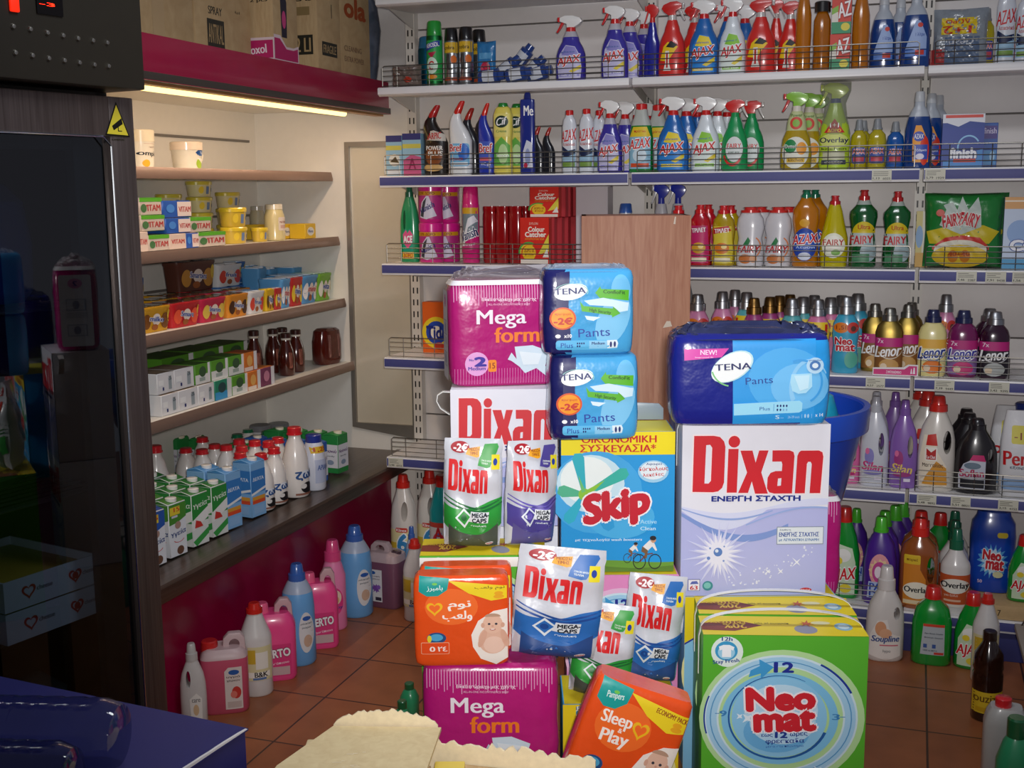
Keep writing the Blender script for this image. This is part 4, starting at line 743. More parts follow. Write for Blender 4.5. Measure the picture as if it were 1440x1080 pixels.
# ---- printed cartons for the shelves
def carton(key, obj, group, w, h, d, body, pr=None, faces=None, bevel=.002, cat='box'):
    mb = MB().box(-w/2, w/2, -d/2, d/2, 0, h, body, faces); parts = [('carton', mb.mesh('carton', bevel=bevel, seg=1), None)]
    if pr: q = MB(); pr.bake(q, flat(-d/2)); parts.append(('front_print', q.mesh('front_print', smooth=False), None))
    kind(key, obj, cat, group, w, h, parts)
p = Print((975, 640, 1200, 945), .14, .19).rect(975, 640, 1200, 945, '#123a94').poly([(975, 690), (1000, 690), (1060, 712), (1120, 682), (1200, 692), (1200, 640), (975, 640)], '#dfe2ea').rect(990, 645, 1190, 662, '#d84438').poly([(975, 720), (1200, 720), (1200, 800), (1110, 760), (975, 830)], '#1a3a98').ring(1120, 830, 62, 70, 8, '#8cc4ec', 150, 330).poly([(985, 910), (1195, 840), (1195, 945), (985, 945)], '#3a86cc')
p.t('finish', 1020, 835, 1160, 890, '#f2f4fa', .05, out='#1a2c78').rect(1040, 895, 1160, 915, '#c8342c')
carton('finish_box', 'dishwasher_salt_box', 'blue boxes', .14, .19, .07, paper('#1c4aa8'), p)
carton('finish_back', 'dishwasher_salt_box', 'blue boxes', .10, .155, .06, paper('#2a5cae'), Print().rect(-.045, .10, .045, .145, '#4a3a8c').t('finish', -.04, .118, .04, .138, '#d8d0ec', .02).rect(-.045, .01, .045, .06, '#4a90c8').ell(.02, .04, .016, .018, '#a8d0ec'))
p = Print((945, 345, 1130, 615), .10, .145).rect(945, 345, 1130, 615, '#de2a1c').t('Colour', 998, 398, 1102, 426, '#fff4e8', .04).t('Catcher', 978, 428, 1112, 456, '#fff4e8', .04).t('DYLON', 1005, 372, 1060, 386, '#f0c8b8', .02).t('ΧΡΩΜΟΠΑΓΙΔΑ', 975, 462, 1100, 474, '#f0a030', .02).ring(1000, 545, 66, 60, 10, '#4aa84a', 170, 300).ring(1000, 545, 56, 50, 9, '#e8d03a', 170, 300).ell(1003, 550, 44, 46, '#f0c82a').t('ΔΩΡΟ 10', 972, 525, 1034, 545, '#a03a14', .03).t('ΦΥΛΛΑ', 976, 552, 1032, 566, '#a03a14', .03).poly([(1060, 560), (1130, 440), (1130, 540)], '#e8d84a').poly([(1090, 575), (1120, 520), (1130, 575)], '#f2efe8').rect(948, 588, 1125, 612, '#e9e2d8')
carton('colour_box', 'laundry_sheet_box', 'red laundry sheet boxes', .10, .145, .035, paper('#c8241a'), p)
carton('red_edge', 'laundry_sheet_box', 'red laundry sheet boxes', .10, .145, .035, paper('#b83038'))
p = Print((185, 765, 270, 985), .06, .14).rect(185, 765, 270, 985, '#9cc4d8').rect(185, 765, 270, 800, '#3a3a78').rect(185, 820, 270, 845, '#d8cc5a').ell(230, 900, 30, 34, '#e8e4d8').poly([(205, 910), (235, 880), (255, 915)], '#5a4a2c').rect(190, 950, 262, 975, '#d8dce0')
carton('freshener_blue', 'air_freshener_box', 'small freshener boxes', .06, .14, .05, paper('#8ab8d0'), p)
p = Print((270, 755, 375, 985), .075, .145).rect(270, 755, 375, 985, '#9cc4d8').rect(270, 755, 375, 790, '#3a3a78').rect(270, 812, 375, 836, '#d8cc5a').poly([(275, 985), (275, 900), (320, 870), (375, 885), (375, 985)], '#d0608c').t('A', 305, 890, 345, 950, '#a02858', .03)
carton('freshener_pink', 'air_freshener_box', 'small freshener boxes', .075, .145, .05, paper('#8ab8d0'), p)
p = Print((365, 75, 470, 185), .07, .075).rect(365, 75, 470, 185, '#d8402c').rect(365, 120, 400, 150, '#e8e4d8').rect(365, 150, 470, 185, '#3a9a6c').t('AZ', 400, 90, 468, 135, '#ffffff', .03, out='#b02418', rot=-8).poly([(365, 110), (400, 100), (400, 118), (365, 128)], '#8cc04a').ell(440, 165, 24, 12, '#e8d84a')
carton('az_box', 'small_red_green_box', 'small red and green boxes', .07, .075, .05, paper('#c83a2c'), p)
p = Print((1322, 205, 1440, 665), .11, .25).rect(1322, 205, 1440, 665, '#c4d2e8').rect(1322, 205, 1440, 280, '#d8a060').rect(1322, 225, 1440, 235, '#f0e0c8').ell(1400, 450, 70, 90, '#6a92d0').ell(1420, 380, 40, 50, '#e0e6f2').t('Calgon', 1355, 470, 1560, 545, '#f2f2fa', .04, out='#2a4a98').rect(1322, 600, 1440, 665, '#4a9ac8')
carton('calgon_box', 'softener_box', 'blue and white boxes', .11, .25, .06, paper('#b8cce4'), Print((1322, 205, 1440, 665), .11, .25).rect(1322, 205, 1440, 665, '#c4d2e8').rect(1322, 205, 1440, 280, '#d8a060').rect(1322, 225, 1440, 235, '#f0e0c8').ell(1385, 430, 50, 80, '#8aaad8').t('Ca', 1352, 480, 1432, 545, '#f2f2fa', .05, out='#2a4a98').rect(1322, 600, 1440, 665, '#4a9ac8'))
carton('narrow_box', 'narrow_detergent_box', 'narrow boxes', .075, .22, .05, paper('#d8d2b8'), Print((765, 300, 835, 650), .075, .22).rect(765, 300, 835, 650, '#d8d2c0').rect(765, 300, 800, 650, '#c8b870').ell(785, 460, 20, 70, '#7aa0c8').rect(765, 560, 835, 650, '#c89a3a').ell(830, 500, 12, 50, '#3a52a8'))
p = Print((597, 420, 640, 505), .12, .24).rect(597, 420, 640, 505, '#e8641c').ell(618, 470, 22, 26, '#f0d02a').ell(618, 470, 16, 19, '#2a4aa8').ell(618, 470, 9, 11, '#f4e8d0').t('Tide', 603, 460, 634, 480, '#1c2c80', .04).ell(622, 492, 8, 6, '#c83a20')
carton('orange_box', 'detergent_box', 'orange boxes', .12, .24, .06, paper('#e05a18'), p)
carton('grey_box', 'plain_grey_box', 'plain boxes', .12, .14, .08, paper('#cfc8cc'))
carton('green_pack', 'green_pack', 'packs', .30, .05, .2, paper('#2a6a4a'))
# soft packs standing on the shelves
def pillow(mb, w, h, d, m, nx=12, nz=12, seam=.01, seed=1, bulge=.45, wr=.0015):
    r = random.Random(seed); vs = []; fs = []
    ph = [r.uniform(0, 6) for _ in range(6)]
    for s in (-1, 1):
        for j in range(nz+1):
            for i in range(nx+1):
                a, b = i/nx*2-1, j/nz*2-1
                t = ((1-abs(a)**4)**bulge)*((1-abs(b)**4)**bulge); x = a*w/2*(1-.04*(1-abs(b))); z = h/2+b*h/2*(1-.03*(1-abs(a)))
                k = wr*(sin(9*a+ph[0]+4*b)+sin(13*b+ph[1]-5*a)+sin(17*(a+b)+ph[2]))*t
                vs.append((x, s*(.001+d/2*t)+k, z))
    n = (nx+1)*(nz+1)
    for j in range(nz):
        for i in range(nx):
            q = j*(nx+1)+i; fs += [(q, q+1, q+nx+2, q+nx+1), (n+q, n+q+nx+1, n+q+nx+2, n+q+1)]
    for i in range(nx): q = nz*(nx+1)+i; fs += [(i, n+i, n+i+1, i+1), (q, q+1, n+q+1, n+q)]
    for j in range(nz): q = j*(nx+1); e = q+nx; fs += [(q, q+nx+1, n+q+nx+1, n+q), (e, n+e, n+e+nx+1, e+nx+1)]
    mb.add(vs, fs, m)
    def fn(x, z):
        def y(x, z):
            b = max(-1, min(1, (z-h/2)/(h/2))); a = max(-1, min(1, x/(w/2))); t = ((1-abs(a)**4)**bulge)*((1-abs(b)**4)**bulge)
            k = wr*(sin(9*a+ph[0]+4*b)+sin(13*b+ph[1]-5*a)+sin(17*(a+b)+ph[2]))*t
            return -(.001+d/2*t)+k
        e = .003; return Vector((x, y(x, z), z)), Vector(((y(x+e, z)-y(x-e, z))/(2*e), -1, (y(x, z+e)-y(x, z-e))/(2*e))).normalized()
    return fn
def softpack(key, obj, cat, group, w, h, d, m, pr, seed=1, bulge=.45, wr=.0015, lift=.0012):
    mb = MB(); fn = pillow(mb, w, h, d, m, seed=seed, bulge=bulge, wr=wr, nx=18, nz=18); parts = [('pouch', mb.mesh('pouch'), None)]
    if pr: q = MB(); pr.bake(q, fn, .014, lift, .0006); parts.append(('front_print', q.mesh('front_print'), None))
    kind(key, obj, cat, group, w, h, parts)
B = (820, 190, 1325, 675)
p = Print(B, .28, .27).poly([(840, 440), (1000, 400), (1200, 400), (1300, 440), (1240, 520), (860, 520)], '#c8b422').poly([(880, 540), (960, 480), (1060, 465), (1180, 480), (1240, 540), (1240, 560), (880, 560)], '#c4342c').ell(1060, 565, 170, 70, '#d8d4c0').ell(1060, 600, 180, 74, '#d8b82a').ell(1015, 600, 34, 40, '#c87a1c').ell(1090, 600, 34, 40, '#c87a1c')
p.poly([(920, 400), (960, 300), (940, 270), (1000, 250), (1030, 300), (1060, 215), (1100, 300), (1160, 220), (1180, 300), (1185, 410), (1060, 460)], '#b8c4bc').t('FAIRY', 940, 330, 1060, 405, '#c02a34', .04, out='#e8e8e0', rot=-10).t('FAIRY', 1050, 325, 1170, 400, '#c02a34', .04, out='#e8e8e0', rot=12).ell(925, 320, 26, 22, '#c85a4a').t('40+40', 985, 570, 1120, 600, '#a8481c', .03)
softpack('fairy_pouch', 'dishwasher_tablet_pouch', 'pouch', 'green pouches', .28, .27, .09, film('#1f7a34'), p, 3)
p = Print((1000, 40, 1270, 355), .26, .26).rect(1040, 95, 1215, 185, '#e0c41c').t('1+2', 1050, 140, 1185, 182, '#c8342c', .03, rot=180).t('ΔΩΡΟ', 1060, 104, 1180, 128, '#c8342c', .02, rot=180).rect(990, 265, 1060, 350, '#a83434').rect(1060, 200, 1230, 350, '#5a6c88').t('clean', 1080, 215, 1200, 250, '#c8ccd4', .02, rot=180)
softpack('promo_bag', 'clear_promotional_bag', 'bag', 'clear bags', .26, .26, .06, M('#8a929a', .15, coat=.8, var=.2, scale=40, bump=.6), p, 8, .5, .004)
softpack('wrapped_item', 'wrapped_pack', 'bag', 'clear bags', .16, .09, .08, M('#7a6a62', .15, coat=.8, var=.4, scale=60, bump=.6), Print().ell(.02, .03, .02, .012, '#c83a20'), 5, .5, .004)
softpack('blue_pack', 'blue_refill_pack', 'pack', 'blue packs', .12, .15, .05, film('#2a78b4'), Print().ell(0, .06, .03, .02, '#c02a4a').rect(-.04, .09, .04, .11, '#5aa0d0'), 6)
# ================================================================== products on the gondola
def on(key, z, u, w, vt, label, Y=-.30, behind=(), rz=0, h=None, vb=None):
    k = KINDS[key]; z = z+(.0062 if key in ('fairy_pouch', 'promo_bag', 'wrapped_item') else .0012)
    top = onY(u, vt, Y); hh = h or top.z-z
    mid = onY(u, vt, Y) if h else onY(u, (vt+(vb or vt+60))/2, Y)
    sc = hh/k.h; sxy = (w*dist(mid)/FPX)/k.w if w else sc
    sy = min(sxy, sc*1.25) if not w else sxy
    loc = (mid.x, Y, z)
    r = spawn(key, loc, label, rz, (sxy, sy, sc))
    for lb, dx, dy in behind: spawn(key, (loc[0]+dx, Y+dy, z), lb, rz, (sxy, sy, sc))
    return r
# --- shelf A (second from the top)
a = ZA
on('green_pack', Z0, 640, 190, -10, 'dark green flat pack on the highest white shelf', -.22, h=.07)
on('wrapped_item', a, 573, 44, 92, 'clear wrapped pack with a red spot beside the insect sprays', -.27)
on('can_teal', a, 603, 30, 52, 'teal can tucked behind the green insect spray', -.16)
on('can_green', a, 611, 23, 30, 'green insect spray can with a green cap', -.29)
on('can_silver', a, 635, 20, 40, 'silver insect spray can with black cap next to the green can', -.29)
on('can_silver', a, 658, 21, 38, 'silver insect spray can with black cap next to the blue pack', -.28, [('silver insect spray can with black cap, hidden behind the other two', .012, .09)])
on('blue_pack', a, 682, 28, 58, 'blue refill pack standing at the start of the roll heap', -.24)
for u, v, ang, y, lb in [(692, 103, 1.5, -.29, 'blue refill lying flat at the heap end near the spray cans'), (708, 95, .95, -.24, 'blue refill tilted over the flat one with its label up'), (724, 103, 1.4, -.29, 'blue refill lying at the front middle of the heap'), (719, 80, .7, -.22, 'blue refill with label slanting on the peak of the heap'), (738, 96, .8, -.25, 'blue refill slanting down from the heap peak'), (752, 104, 1.3, -.27, 'blue refill without visible label at the far heap end')]:
    p = onY(u, v, y); k = KINDS['blue_roll']; spawn('blue_roll', (p.x-.04*sin(ang), y, max(p.z-.02, a+.029)), lb, 0, 1, ang)
on('ajax_purple', a, 803, 43, 22, 'purple trigger spray standing alone on the second shelf')
on('ajax_purple', a, 865, 39, 8, 'purple trigger spray next to the bay seam, in front of two more', -.30, [('purple trigger spray first behind the one at the bay seam', .035, .085), ('purple trigger spray last behind the one at the bay seam', .07, .17)])
SH_ = .262
on('navy_spray', a, 918, 24, 0, 'narrow navy trigger spray beside the red sprays', -.27, h=SH_)
on('red_spray', a, 946, 38, 0, 'red trigger spray between the navy and the blue sprays', -.30, [('red trigger spray behind the one next to the navy spray', .065, .09)], h=SH_)
on('ajax_blue', a, 991, 43, 0, 'blue trigger spray on the second shelf between red and white sprays', -.29, [('blue trigger spray directly behind the front one on the second shelf', .07, .10), ('blue trigger spray last in line on the second shelf', .12, .17)], h=SH_)
on('ajax_white', a, 1034, 38, 0, 'white trigger spray with green label between blue and red sprays, second shelf', -.30, h=SH_)
on('red_spray', a, 1069, 42, 0, 'red trigger spray next to the white one on the second shelf', -.31, h=SH_-.01)
on('red_spray', a, 1092, 26, 0, 'red trigger spray squeezed between two other red sprays', -.22, h=SH_)
on('red_spray', a, 1110, 34, 0, 'red trigger spray beside the amber bottles', -.30, h=SH_-.015)
on('amber', a, 1131, 22, -22, 'amber bottle next to the red sprays')
on('amber_black', a, 1160, 24, 2, 'amber bottle with a wide black cap')
on('az_box', a, 1184, 27, 49, 'small red and green box, lower of the two stacked', -.29)
t = on('az_box', a, 1183, 26, 49, 'small red and green box, upper of the two stacked', -.29); t.location.z += .0755*t.scale[2]+.001
on('amber', a, 1208, 24, -20, 'amber bottle next to the large blue refill bottles')
on('blue_floor', a, 1240, 36, -6, 'large blue refill bottle beside the last amber bottle', -.25, [('large blue refill bottle behind, between the two front ones', .06, .09)])
on('blue_floor', a, 1291, 40, -14, 'large blue refill bottle at the far post with slanted pale label', -.30)
on('promo_bag', a, 1349, 72, 12, 'clear bag with upside-down yellow promotional sticker', -.27)
on('azax_slim', a, 1416, 25, -20, 'slim white bottle beside the clear bag on the second shelf', -.28)
on('small_yellow', a, 1391, 20, 10, 'yellow green bottle between the clear bag and slim white bottle', -.25)
on('azax_slim', a, 1441, 24, -10, 'slim white bottle at the very end of the second shelf', -.27)
on('small_yellow', a, 1431, 14, 14, 'yellow bottle between the two slim white bottles', -.2)
# --- shelf B
b = ZB
on('freshener_blue', b, 559, 24, 191, 'small blue carton at the open end of the third shelf', -.30)
on('freshener_pink', b, 582, 28, 188, 'small blue and pink carton beside the black bent-neck bottle', -.30)
on('harpic', b, 613, 35, 148, 'black bent-neck cleaner bottle with dark red cap and brown label', -.30)
on('bref_white', b, 648, 32, 142, 'white bent-neck cleaner bottle with red cap', -.30)
on('bref_dark', b, 662, 28, 152, 'dark bent-neck bottle just behind the white one', -.21, [('dark bent-neck bottle further behind the white one', .025, .09)])
on('bref_blue', b, 686, 23, 145, 'blue bent-neck cleaner bottle with red cap beside the yellow cream cleaner', -.29, [('blue bent-neck cleaner bottle behind the yellow cream cleaner', .07, .10)])
on('cif', b, 706, 28, 145, 'yellow cream cleaner bottle facing front with green label', -.30, [('yellow cream cleaner bottle half hidden behind the first', .04, .06)])
on('wand', b, 742, 21, 130, 'tall navy hanging pack with white letters', -.30)
on('bref_dark', b, 757, 18, 178, 'short dark bottle behind the tall navy pack', -.24, [('short dark bottle further behind the tall navy pack', .02, .075)])
on('azax_slim', b, 801, 21, 155, 'slim white bottle with red cap, first of three from the navy pack', -.30)
on('azax_slim', b, 825, 21, 153, 'slim white bottle with red cap, middle of three', -.29)
on('azax_slim', b, 842, 20, 155, 'slim white bottle with red cap, half hidden by the purple spray', -.26)
on('ajax_purple', b, 858, 36, 141, 'purple trigger spray at the front of the third shelf', -.30, [('purple trigger spray first behind the front one, third shelf', .04, .07), ('purple trigger spray second behind the front one, third shelf', .07, .13), ('purple trigger spray third behind the front one, third shelf', .10, .20)])
on('azax_green', b, 902, 34, 146, 'green cleaner bottle with clear shoulder at the front of its row', -.30, [('green cleaner bottle second in its row', .045, .08), ('green cleaner bottle third in its row, by the blue spray', .085, .15)])
on('ajax_blue', b, 947, 45, 136, 'blue trigger spray at the front of the third shelf', -.30, [('blue trigger spray first behind the front one, third shelf', .035, .07), ('blue trigger spray second behind the front one, third shelf', .06, .13), ('blue trigger spray third behind the front one, third shelf', .09, .20)])
on('ajax_white', b, 993, 40, 136, 'white trigger spray with green label at the front of the third shelf', -.30, [('white trigger spray first behind the front one, third shelf', .03, .07), ('white trigger spray second behind the front one, third shelf', .055, .13), ('white trigger spray third behind the front one, third shelf', .075, .20)])
on('fairy_spray', b, 1034, 37, 140, 'green trigger spray with red head, front one', -.30, [('green trigger spray with red head, back one', .045, .08)])
on('dettol', b, 1121, 44, 129, 'yellow trigger spray with fruit sleeve, front one', -.30, [('yellow trigger spray with fruit sleeve, middle one', .035, .075), ('yellow trigger spray with fruit sleeve, back one', .06, .15)])
on('overlay_spray', b, 1176, 43, 116, 'lime trigger spray with an oval label, beside the yellow bottles', -.30)
on('small_yellow', b, 1213, 23, 168, 'small yellow bottle with grey cap beside the lime spray', -.29, [('small yellow bottle with grey cap hidden behind another', .0, .07)])
on('small_yellow', b, 1231, 25, 167, 'small yellow bottle with grey cap beside the small blue one', -.30)
on('small_blue', b, 1259, 24, 171, 'small blue bottle with grey cap', -.30)
on('azax_blue', b, 1290, 38, 129, 'large blue refill bottle with orange label', -.30, [('large blue refill bottle first behind the orange labelled one', .045, .10), ('large blue refill bottle second behind the orange labelled one', .07, .19)])
on('finish_box', b, 1354, 55, 161, 'dark blue salt box with white and red letters', -.30)
on('finish_back', b, 1391, 21, 173, 'smaller violet blue box standing behind the salt box', -.22)
# --- shelf C
c = ZC
on('ace', c, 576, 28, 261, 'green handled bleach bottle beside the pink tubs', -.29)
for u, w_, y, nm in [(607, 34, -.29, 'front'), (630, 34, -.19, 'rear')]:
    q = on('vanish_tub', c, u, w_, 313, 'pink stain remover tub, lower of the %s stack' % nm, y)
    r = spawn('vanish_tub', (q.location.x, y, q.location.z+KINDS['vanish_tub'].h*q.scale[2]+.001), 'pink stain remover tub, upper of the %s stack' % nm, 0, tuple(q.scale))
on('can_vanish', c, 662, 24, 262, 'tall pink spray can with yellow band', -.30)
for i, u in enumerate((690, 708, 727)):
    on('red_pouch', c, u, 19, 290, 'plain red bottle, %s of three beside the pink spray can' % ('first', 'second', 'third')[i], -.27, [('plain red bottle behind the %s front one' % ('first', 'second', 'third')[i], .0, .085)])
q = on('colour_box', c, 751, 42, 306, 'red laundry sheet box with yellow spot, front of the lower row', -.30)
LBH = KINDS['colour_box'].h*q.scale[2]
for i in range(1, 5): spawn('red_edge', (q.location.x+.018*i, -.30+.04*i, c+.0012), 'red laundry sheet box, %s behind the front lower one' % ('first', 'second', 'third', 'fourth')[i-1], 0, tuple(q.scale))
q2 = spawn('colour_box', (onY(768, 280, -.25).x, -.255, c+.0022+LBH), 'red laundry sheet box with yellow stripe, front of the upper row', 0, (q.scale[0], q.scale[1], q.scale[2]*(ZB-.05-c-LBH)/LBH))
for i in range(1, 4): spawn('red_edge', (q2.location.x+.016*i, -.255+.04*i, c+.0022+LBH), 'red laundry sheet box, %s behind the front upper one' % ('first', 'second', 'third')[i-1], 0, tuple(q2.scale))
on('blue_roll', c, 788, 16, 335, 'small dark blue refill standing behind the red box row', -.16)
on('grey_box', c, 826, 46, 262, 'pale grey carton partly hidden behind the wooden cabinet', -.14)
on('blue_cap_bottle', c, 880, 32, 286, 'cleaner bottle whose blue cap shows above the wooden cabinet', -.2)
on('clear_spray', c, 930, 26, 258, 'grey white spray bottle with blue head, front one', -.16, [('grey white spray bottle with blue head, back one', .055, .03)])
on('trilet_red', c, 957, 32, 289, 'red washing-up liquid half hidden by the wooden cabinet', -.30)
on('trilet_red', c, 983, 31, 288, 'red washing-up liquid beside the amber yellow one', -.30, [('red washing-up liquid hidden behind the others', .02, .08)])
on('trilet_yellow', c, 1017, 33, 289, 'amber yellow washing-up liquid with orange fruit label', -.30, [('amber yellow washing-up liquid in the second row', .015, .08)])
on('fairy_white', c, 1058, 39, 291, 'white washing-up bottle with red cap beside the yellow one', -.30, [('white washing-up bottle with red cap, hidden behind the first', .02, .08)])
on('fairy_white', c, 1095, 38, 291, 'white washing-up bottle with red cap beside the amber one', -.30, [('white washing-up bottle with red cap, hidden behind the second', .02, .08)])
on('azax_amber', c, 1131, 37, 267, 'amber washing-up liquid with blue oval label', -.31, [('amber washing-up liquid hidden behind the front one', .03, .08)])
on('fairy_yellow', c, 1174, 39, 275, 'bright yellow washing-up liquid with pale oval label', -.31)
on('fairy_green', c, 1215, 38, 267, 'dark green washing-up liquid beside the bright yellow one', -.31)
on('fairy_green', c, 1262, 37, 269, 'dark green washing-up liquid near the far post', -.31)
on('narrow_box', c, 1297, 17, 297, 'narrow pale box wedged beside the green pouch', -.25)
on('fairy_pouch', c, 1356, 104, 271, 'large green tablet pouch with red lettering, front one', -.285, [('large green tablet pouch standing behind the front one', .02, .10)])
on('calgon_box', c, 1432, 40, 277, 'pale blue box at the end of the fourth shelf', -.28)
# --- shelf D
d = ZD
on('orange_box', d, 618, 42, 424, 'orange detergent box half hidden by the magenta diaper pack', -.20)
on('grey_bag', d, 964, 34, 388, 'grey clear bag standing against the wooden cabinet', -.14)
on('soft_pink', d, 987, 34, 414, 'pink softener bottle nearest the wooden cabinet', -.27)
on('soft_pink', d, 1017, 32, 410, 'pink softener bottle second from the wooden cabinet', -.24, [('pink softener bottle in the back row', .03, .09)])
on('soft_yellow', d, 1049, 34, 411, 'softener bottle with yellow band and silver cap beside the gold caps', -.24)
on('soft_gold', d, 1060, 32, 419, 'gold capped bottle with yellow band at the front', -.30, [('gold capped bottle, second in line', .045, .055), ('gold capped bottle, third in line', .08, .11), ('gold capped bottle, fourth in line', .11, .17)])
on('soft_yellow', d, 1109, 35, 420, 'teal softener bottle with yellow band, front one beyond the gold caps', -.30, [('teal softener bottle with yellow band, second in line', .04, .09), ('teal softener bottle with yellow band, third in line', .075, .17)])
on('soft_lilac', d, 1150, 35, 421, 'pink softener bottle with yellow band beside the sky blue bottles', -.30, [('pink softener bottle with yellow band, second in line', .04, .09), ('pink softener bottle with yellow band, third in line', .07, .17)])
on('soft_blue', d, 1190, 37, 417, 'sky blue softener bottle at the front with red letters', -.31, [('sky blue softener bottle behind the front one', .03, .09)])
on('lenor_gold', d, 1230, 34, 427, 'gold softener bottle next to the sky blue one', -.245)
on('lenor_gold', d, 1251, 38, 433, 'gold softener bottle at the front of the pink tray', -.305)
on('lenor_gold', d, 1277, 34, 428, 'gold softener bottle by the far post', -.245, [('gold softener bottle in the back row by the far post', .01, .09)])
on('soft_pink', d, 1330, 30, 414, 'grey white softener bottle behind the yellow one', -.19)
on('lenor_yellow', d, 1312, 38, 435, 'yellow softener bottle with navy cap', -.305)
on('lenor_purple', d, 1356, 40, 436, 'purple softener bottle with navy cap', -.31)
on('lenor_dark', d, 1398, 40, 438, 'dark plum softener bottle with silver cap, front one', -.315, [('dark plum softener bottle with silver cap, back one', -.01, .11)])
# pink cardboard tray in front of the gold bottles
p0, p1 = onY(1227, 524, -.345).x, onY(1291, 524, -.345).x; tw = p1-p0
tr_ = empty('display_tray', ((p0+p1)/2, -.345, d+.0012)); tag(tr_, 'pink and white cardboard tray lip below the gold softener bottles', 'tray')
part('tray_lip', MB().prism([(-tw/2, 0), (tw/2, 0), (tw/2, .040), (tw*.28, .040), (tw*.18, .030), (-tw/2, .026)], -.0012, .0012, paper('#e8e4e6'), 'y').mesh('tray_lip', smooth=False), tr_)
mb = MB(); Print().poly([(-tw/2+.003, .003), (tw/2-.004, .003), (tw/2-.004, .035), (tw*.3, .035), (tw*.2, .023), (-tw/2+.003, .021)], '#d02a78').t('ΣΥΜΠΥΚΝΩΜΕΝΟ', -.03, .007, .02, .017, '#f4dce8', .03).poly([(.05, .008), (.056, .008), (.054, .026), (.052, .026)], '#f4e8ee').poly([(.058, .008), (.066, .008), (.064, .03), (.060, .03)], '#f4e8ee').bake(mb, flat(-.0013)); part('tray_print', mb.mesh('tray_print', smooth=False), tr_)
# --- shelf E
e = ZE
on('silan_pink', e, 1199, 28, 600, 'pink handled softener bottle beside the blue tub', -.29, h=.235)
on('silan_white', e, 1233, 39, 557, 'pale grey handled softener bottle, front one', -.30, [('pale grey handled softener bottle, back one', -.005, .10)])
on('silan_purple', e, 1271, 38, 562, 'purple handled softener bottle, front one', -.30, [('purple handled softener bottle, back one', -.03, .12)])
on('massalia', e, 1319, 50, 556, 'white handled bottle with red cap and golden label, front one', -.305, [('white handled bottle with red cap, second in line', -.035, .10), ('white handled bottle with red cap, third in line', -.055, .19)])
on('soflan', e, 1372, 56, 588, 'black handled detergent bottle, front one', -.305, [('black handled detergent bottle, second in line', -.015, .10), ('black handled detergent bottle, third in line', -.025, .19)])
on('persil', e, 1438, 56, 572, 'white detergent pouch with yellow discount sticker, front one', -.305, [('white detergent pouch behind the stickered one', -.03, .09)])
# --- base shelf F
f = ZF
on('ajax_floor', f, 1188, 44, 712, 'green floor cleaner bottle half hidden by the white detergent box', -.27)
on('purple_floor', f, 1239, 46, 726, 'purple cleaner bottle with green cap, front one', -.30, [('purple cleaner bottle with green cap, second in line', .015, .08), ('purple cleaner bottle with green cap, third in line', .045, .15), ('purple cleaner bottle with green cap, fourth in line', .07, .22)])
on('purple_floor', f, 1204, 36, 715, 'purple cleaner bottle with green cap behind the green bottle', -.12)
on('overlay_oil', f, 1294, 52, 728, 'amber handled bottle with red cap and orange label', -.305, [('amber handled bottle with red cap, hidden behind the labelled one', .005, .10)])
on('ajax_back', f, 1322, 44, 722, 'green floor cleaner bottle standing behind the amber handled bottle', -.14)
on('overlay_white', f, 1345, 40, 743, 'white bottle with dark green cap and orange label, front one', -.31, [('white bottle with dark green cap, second in line', -.005, .11), ('white bottle with dark green cap, third in line', .0, .21)])
CR = .052
on('neomat_drum', f+CR, 1397, 62, 712, 'large blue detergent drum on the plank', -.27)
on('ajax_floor', f+CR, 1441, 42, 752, 'green floor cleaner bottle beside the blue drum on the plank', -.28)
x0 = onY(1378, 850, -.365).x; pk = empty('wooden_plank', (x0+.3, -.2, f+.0012)); tag(pk, 'pale wooden plank on the base shelf under the blue drum', 'plank')
part('plank', MB().box(-.3, .3, -.165, .15, 0, CR-.003, WOOD if 0 else M('#c9a878', .6, scale=60, var=.12)).mesh('plank', bevel=.002), pk)
mb = MB(); Print().t('7', -.242, .012, -.232, .034, '#5a4a34').bake(mb, flat(-.165)); part('pencil_mark', mb.mesh('pencil_mark', smooth=False), pk)
# bay beside the cabinet
on('bleach', f, 568, 37, 667, 'white bleach bottle with red cap, front one by the magenta panel', -.30, [('white bleach bottle with red cap, second in line', .075, .10), ('white bleach bottle with red cap, third in line', .135, .20)], vb=790)
on('teal_bleach', f, 622, 36, 668, 'teal cleaner bottle with red cap behind the green pouch', -.30, vb=780)
# --- bottles standing on the floor
def fl_(key, u, w, vt, vb, label, rz=0, dy=0, dx=0):
    p = onZ(u, vb, 0); k = KINDS[key]; Y = p.y+(w*dist(p)/FPX)*.4+dy
    top = onY(u, vt, Y); hh = top.z-.001; mid = onY(u, (vt+vb)/2, Y)
    s = (w*dist(mid)/FPX)/k.w
    return spawn(key, (mid.x+dx, Y, .001), label, rz, (s, s, hh/k.h))
fl_('soupline', 1245, 52, 795, 933, 'white translucent handled bottle standing on the floor', .2)
fl_('ajax_back', 1314, 54, 824, 936, 'green cleaner bottle on the floor showing its back label', 0, -.02)
fl_('ajax_floor', 1363, 46, 832, 944, 'green cleaner bottle on the floor with white flower label', -.15)
fl_('white_redcap', 1386, 36, 834, 962, 'white bottle with red cap on the floor behind the brown bottle')
fl_('brown_bottle', 1389, 41, 886, 1016, 'dark brown bottle with yellow label on the floor')
G_ = [('grey_jug', 1412, 58, 980, 1120, 'pale clear jug with red cap on the floor'), ('green_bottle', 1426, 50, 1008, 1165, 'green soap bottle with dark green cap beside the pale jug')]
for a_ in G_: fl_(*a_)
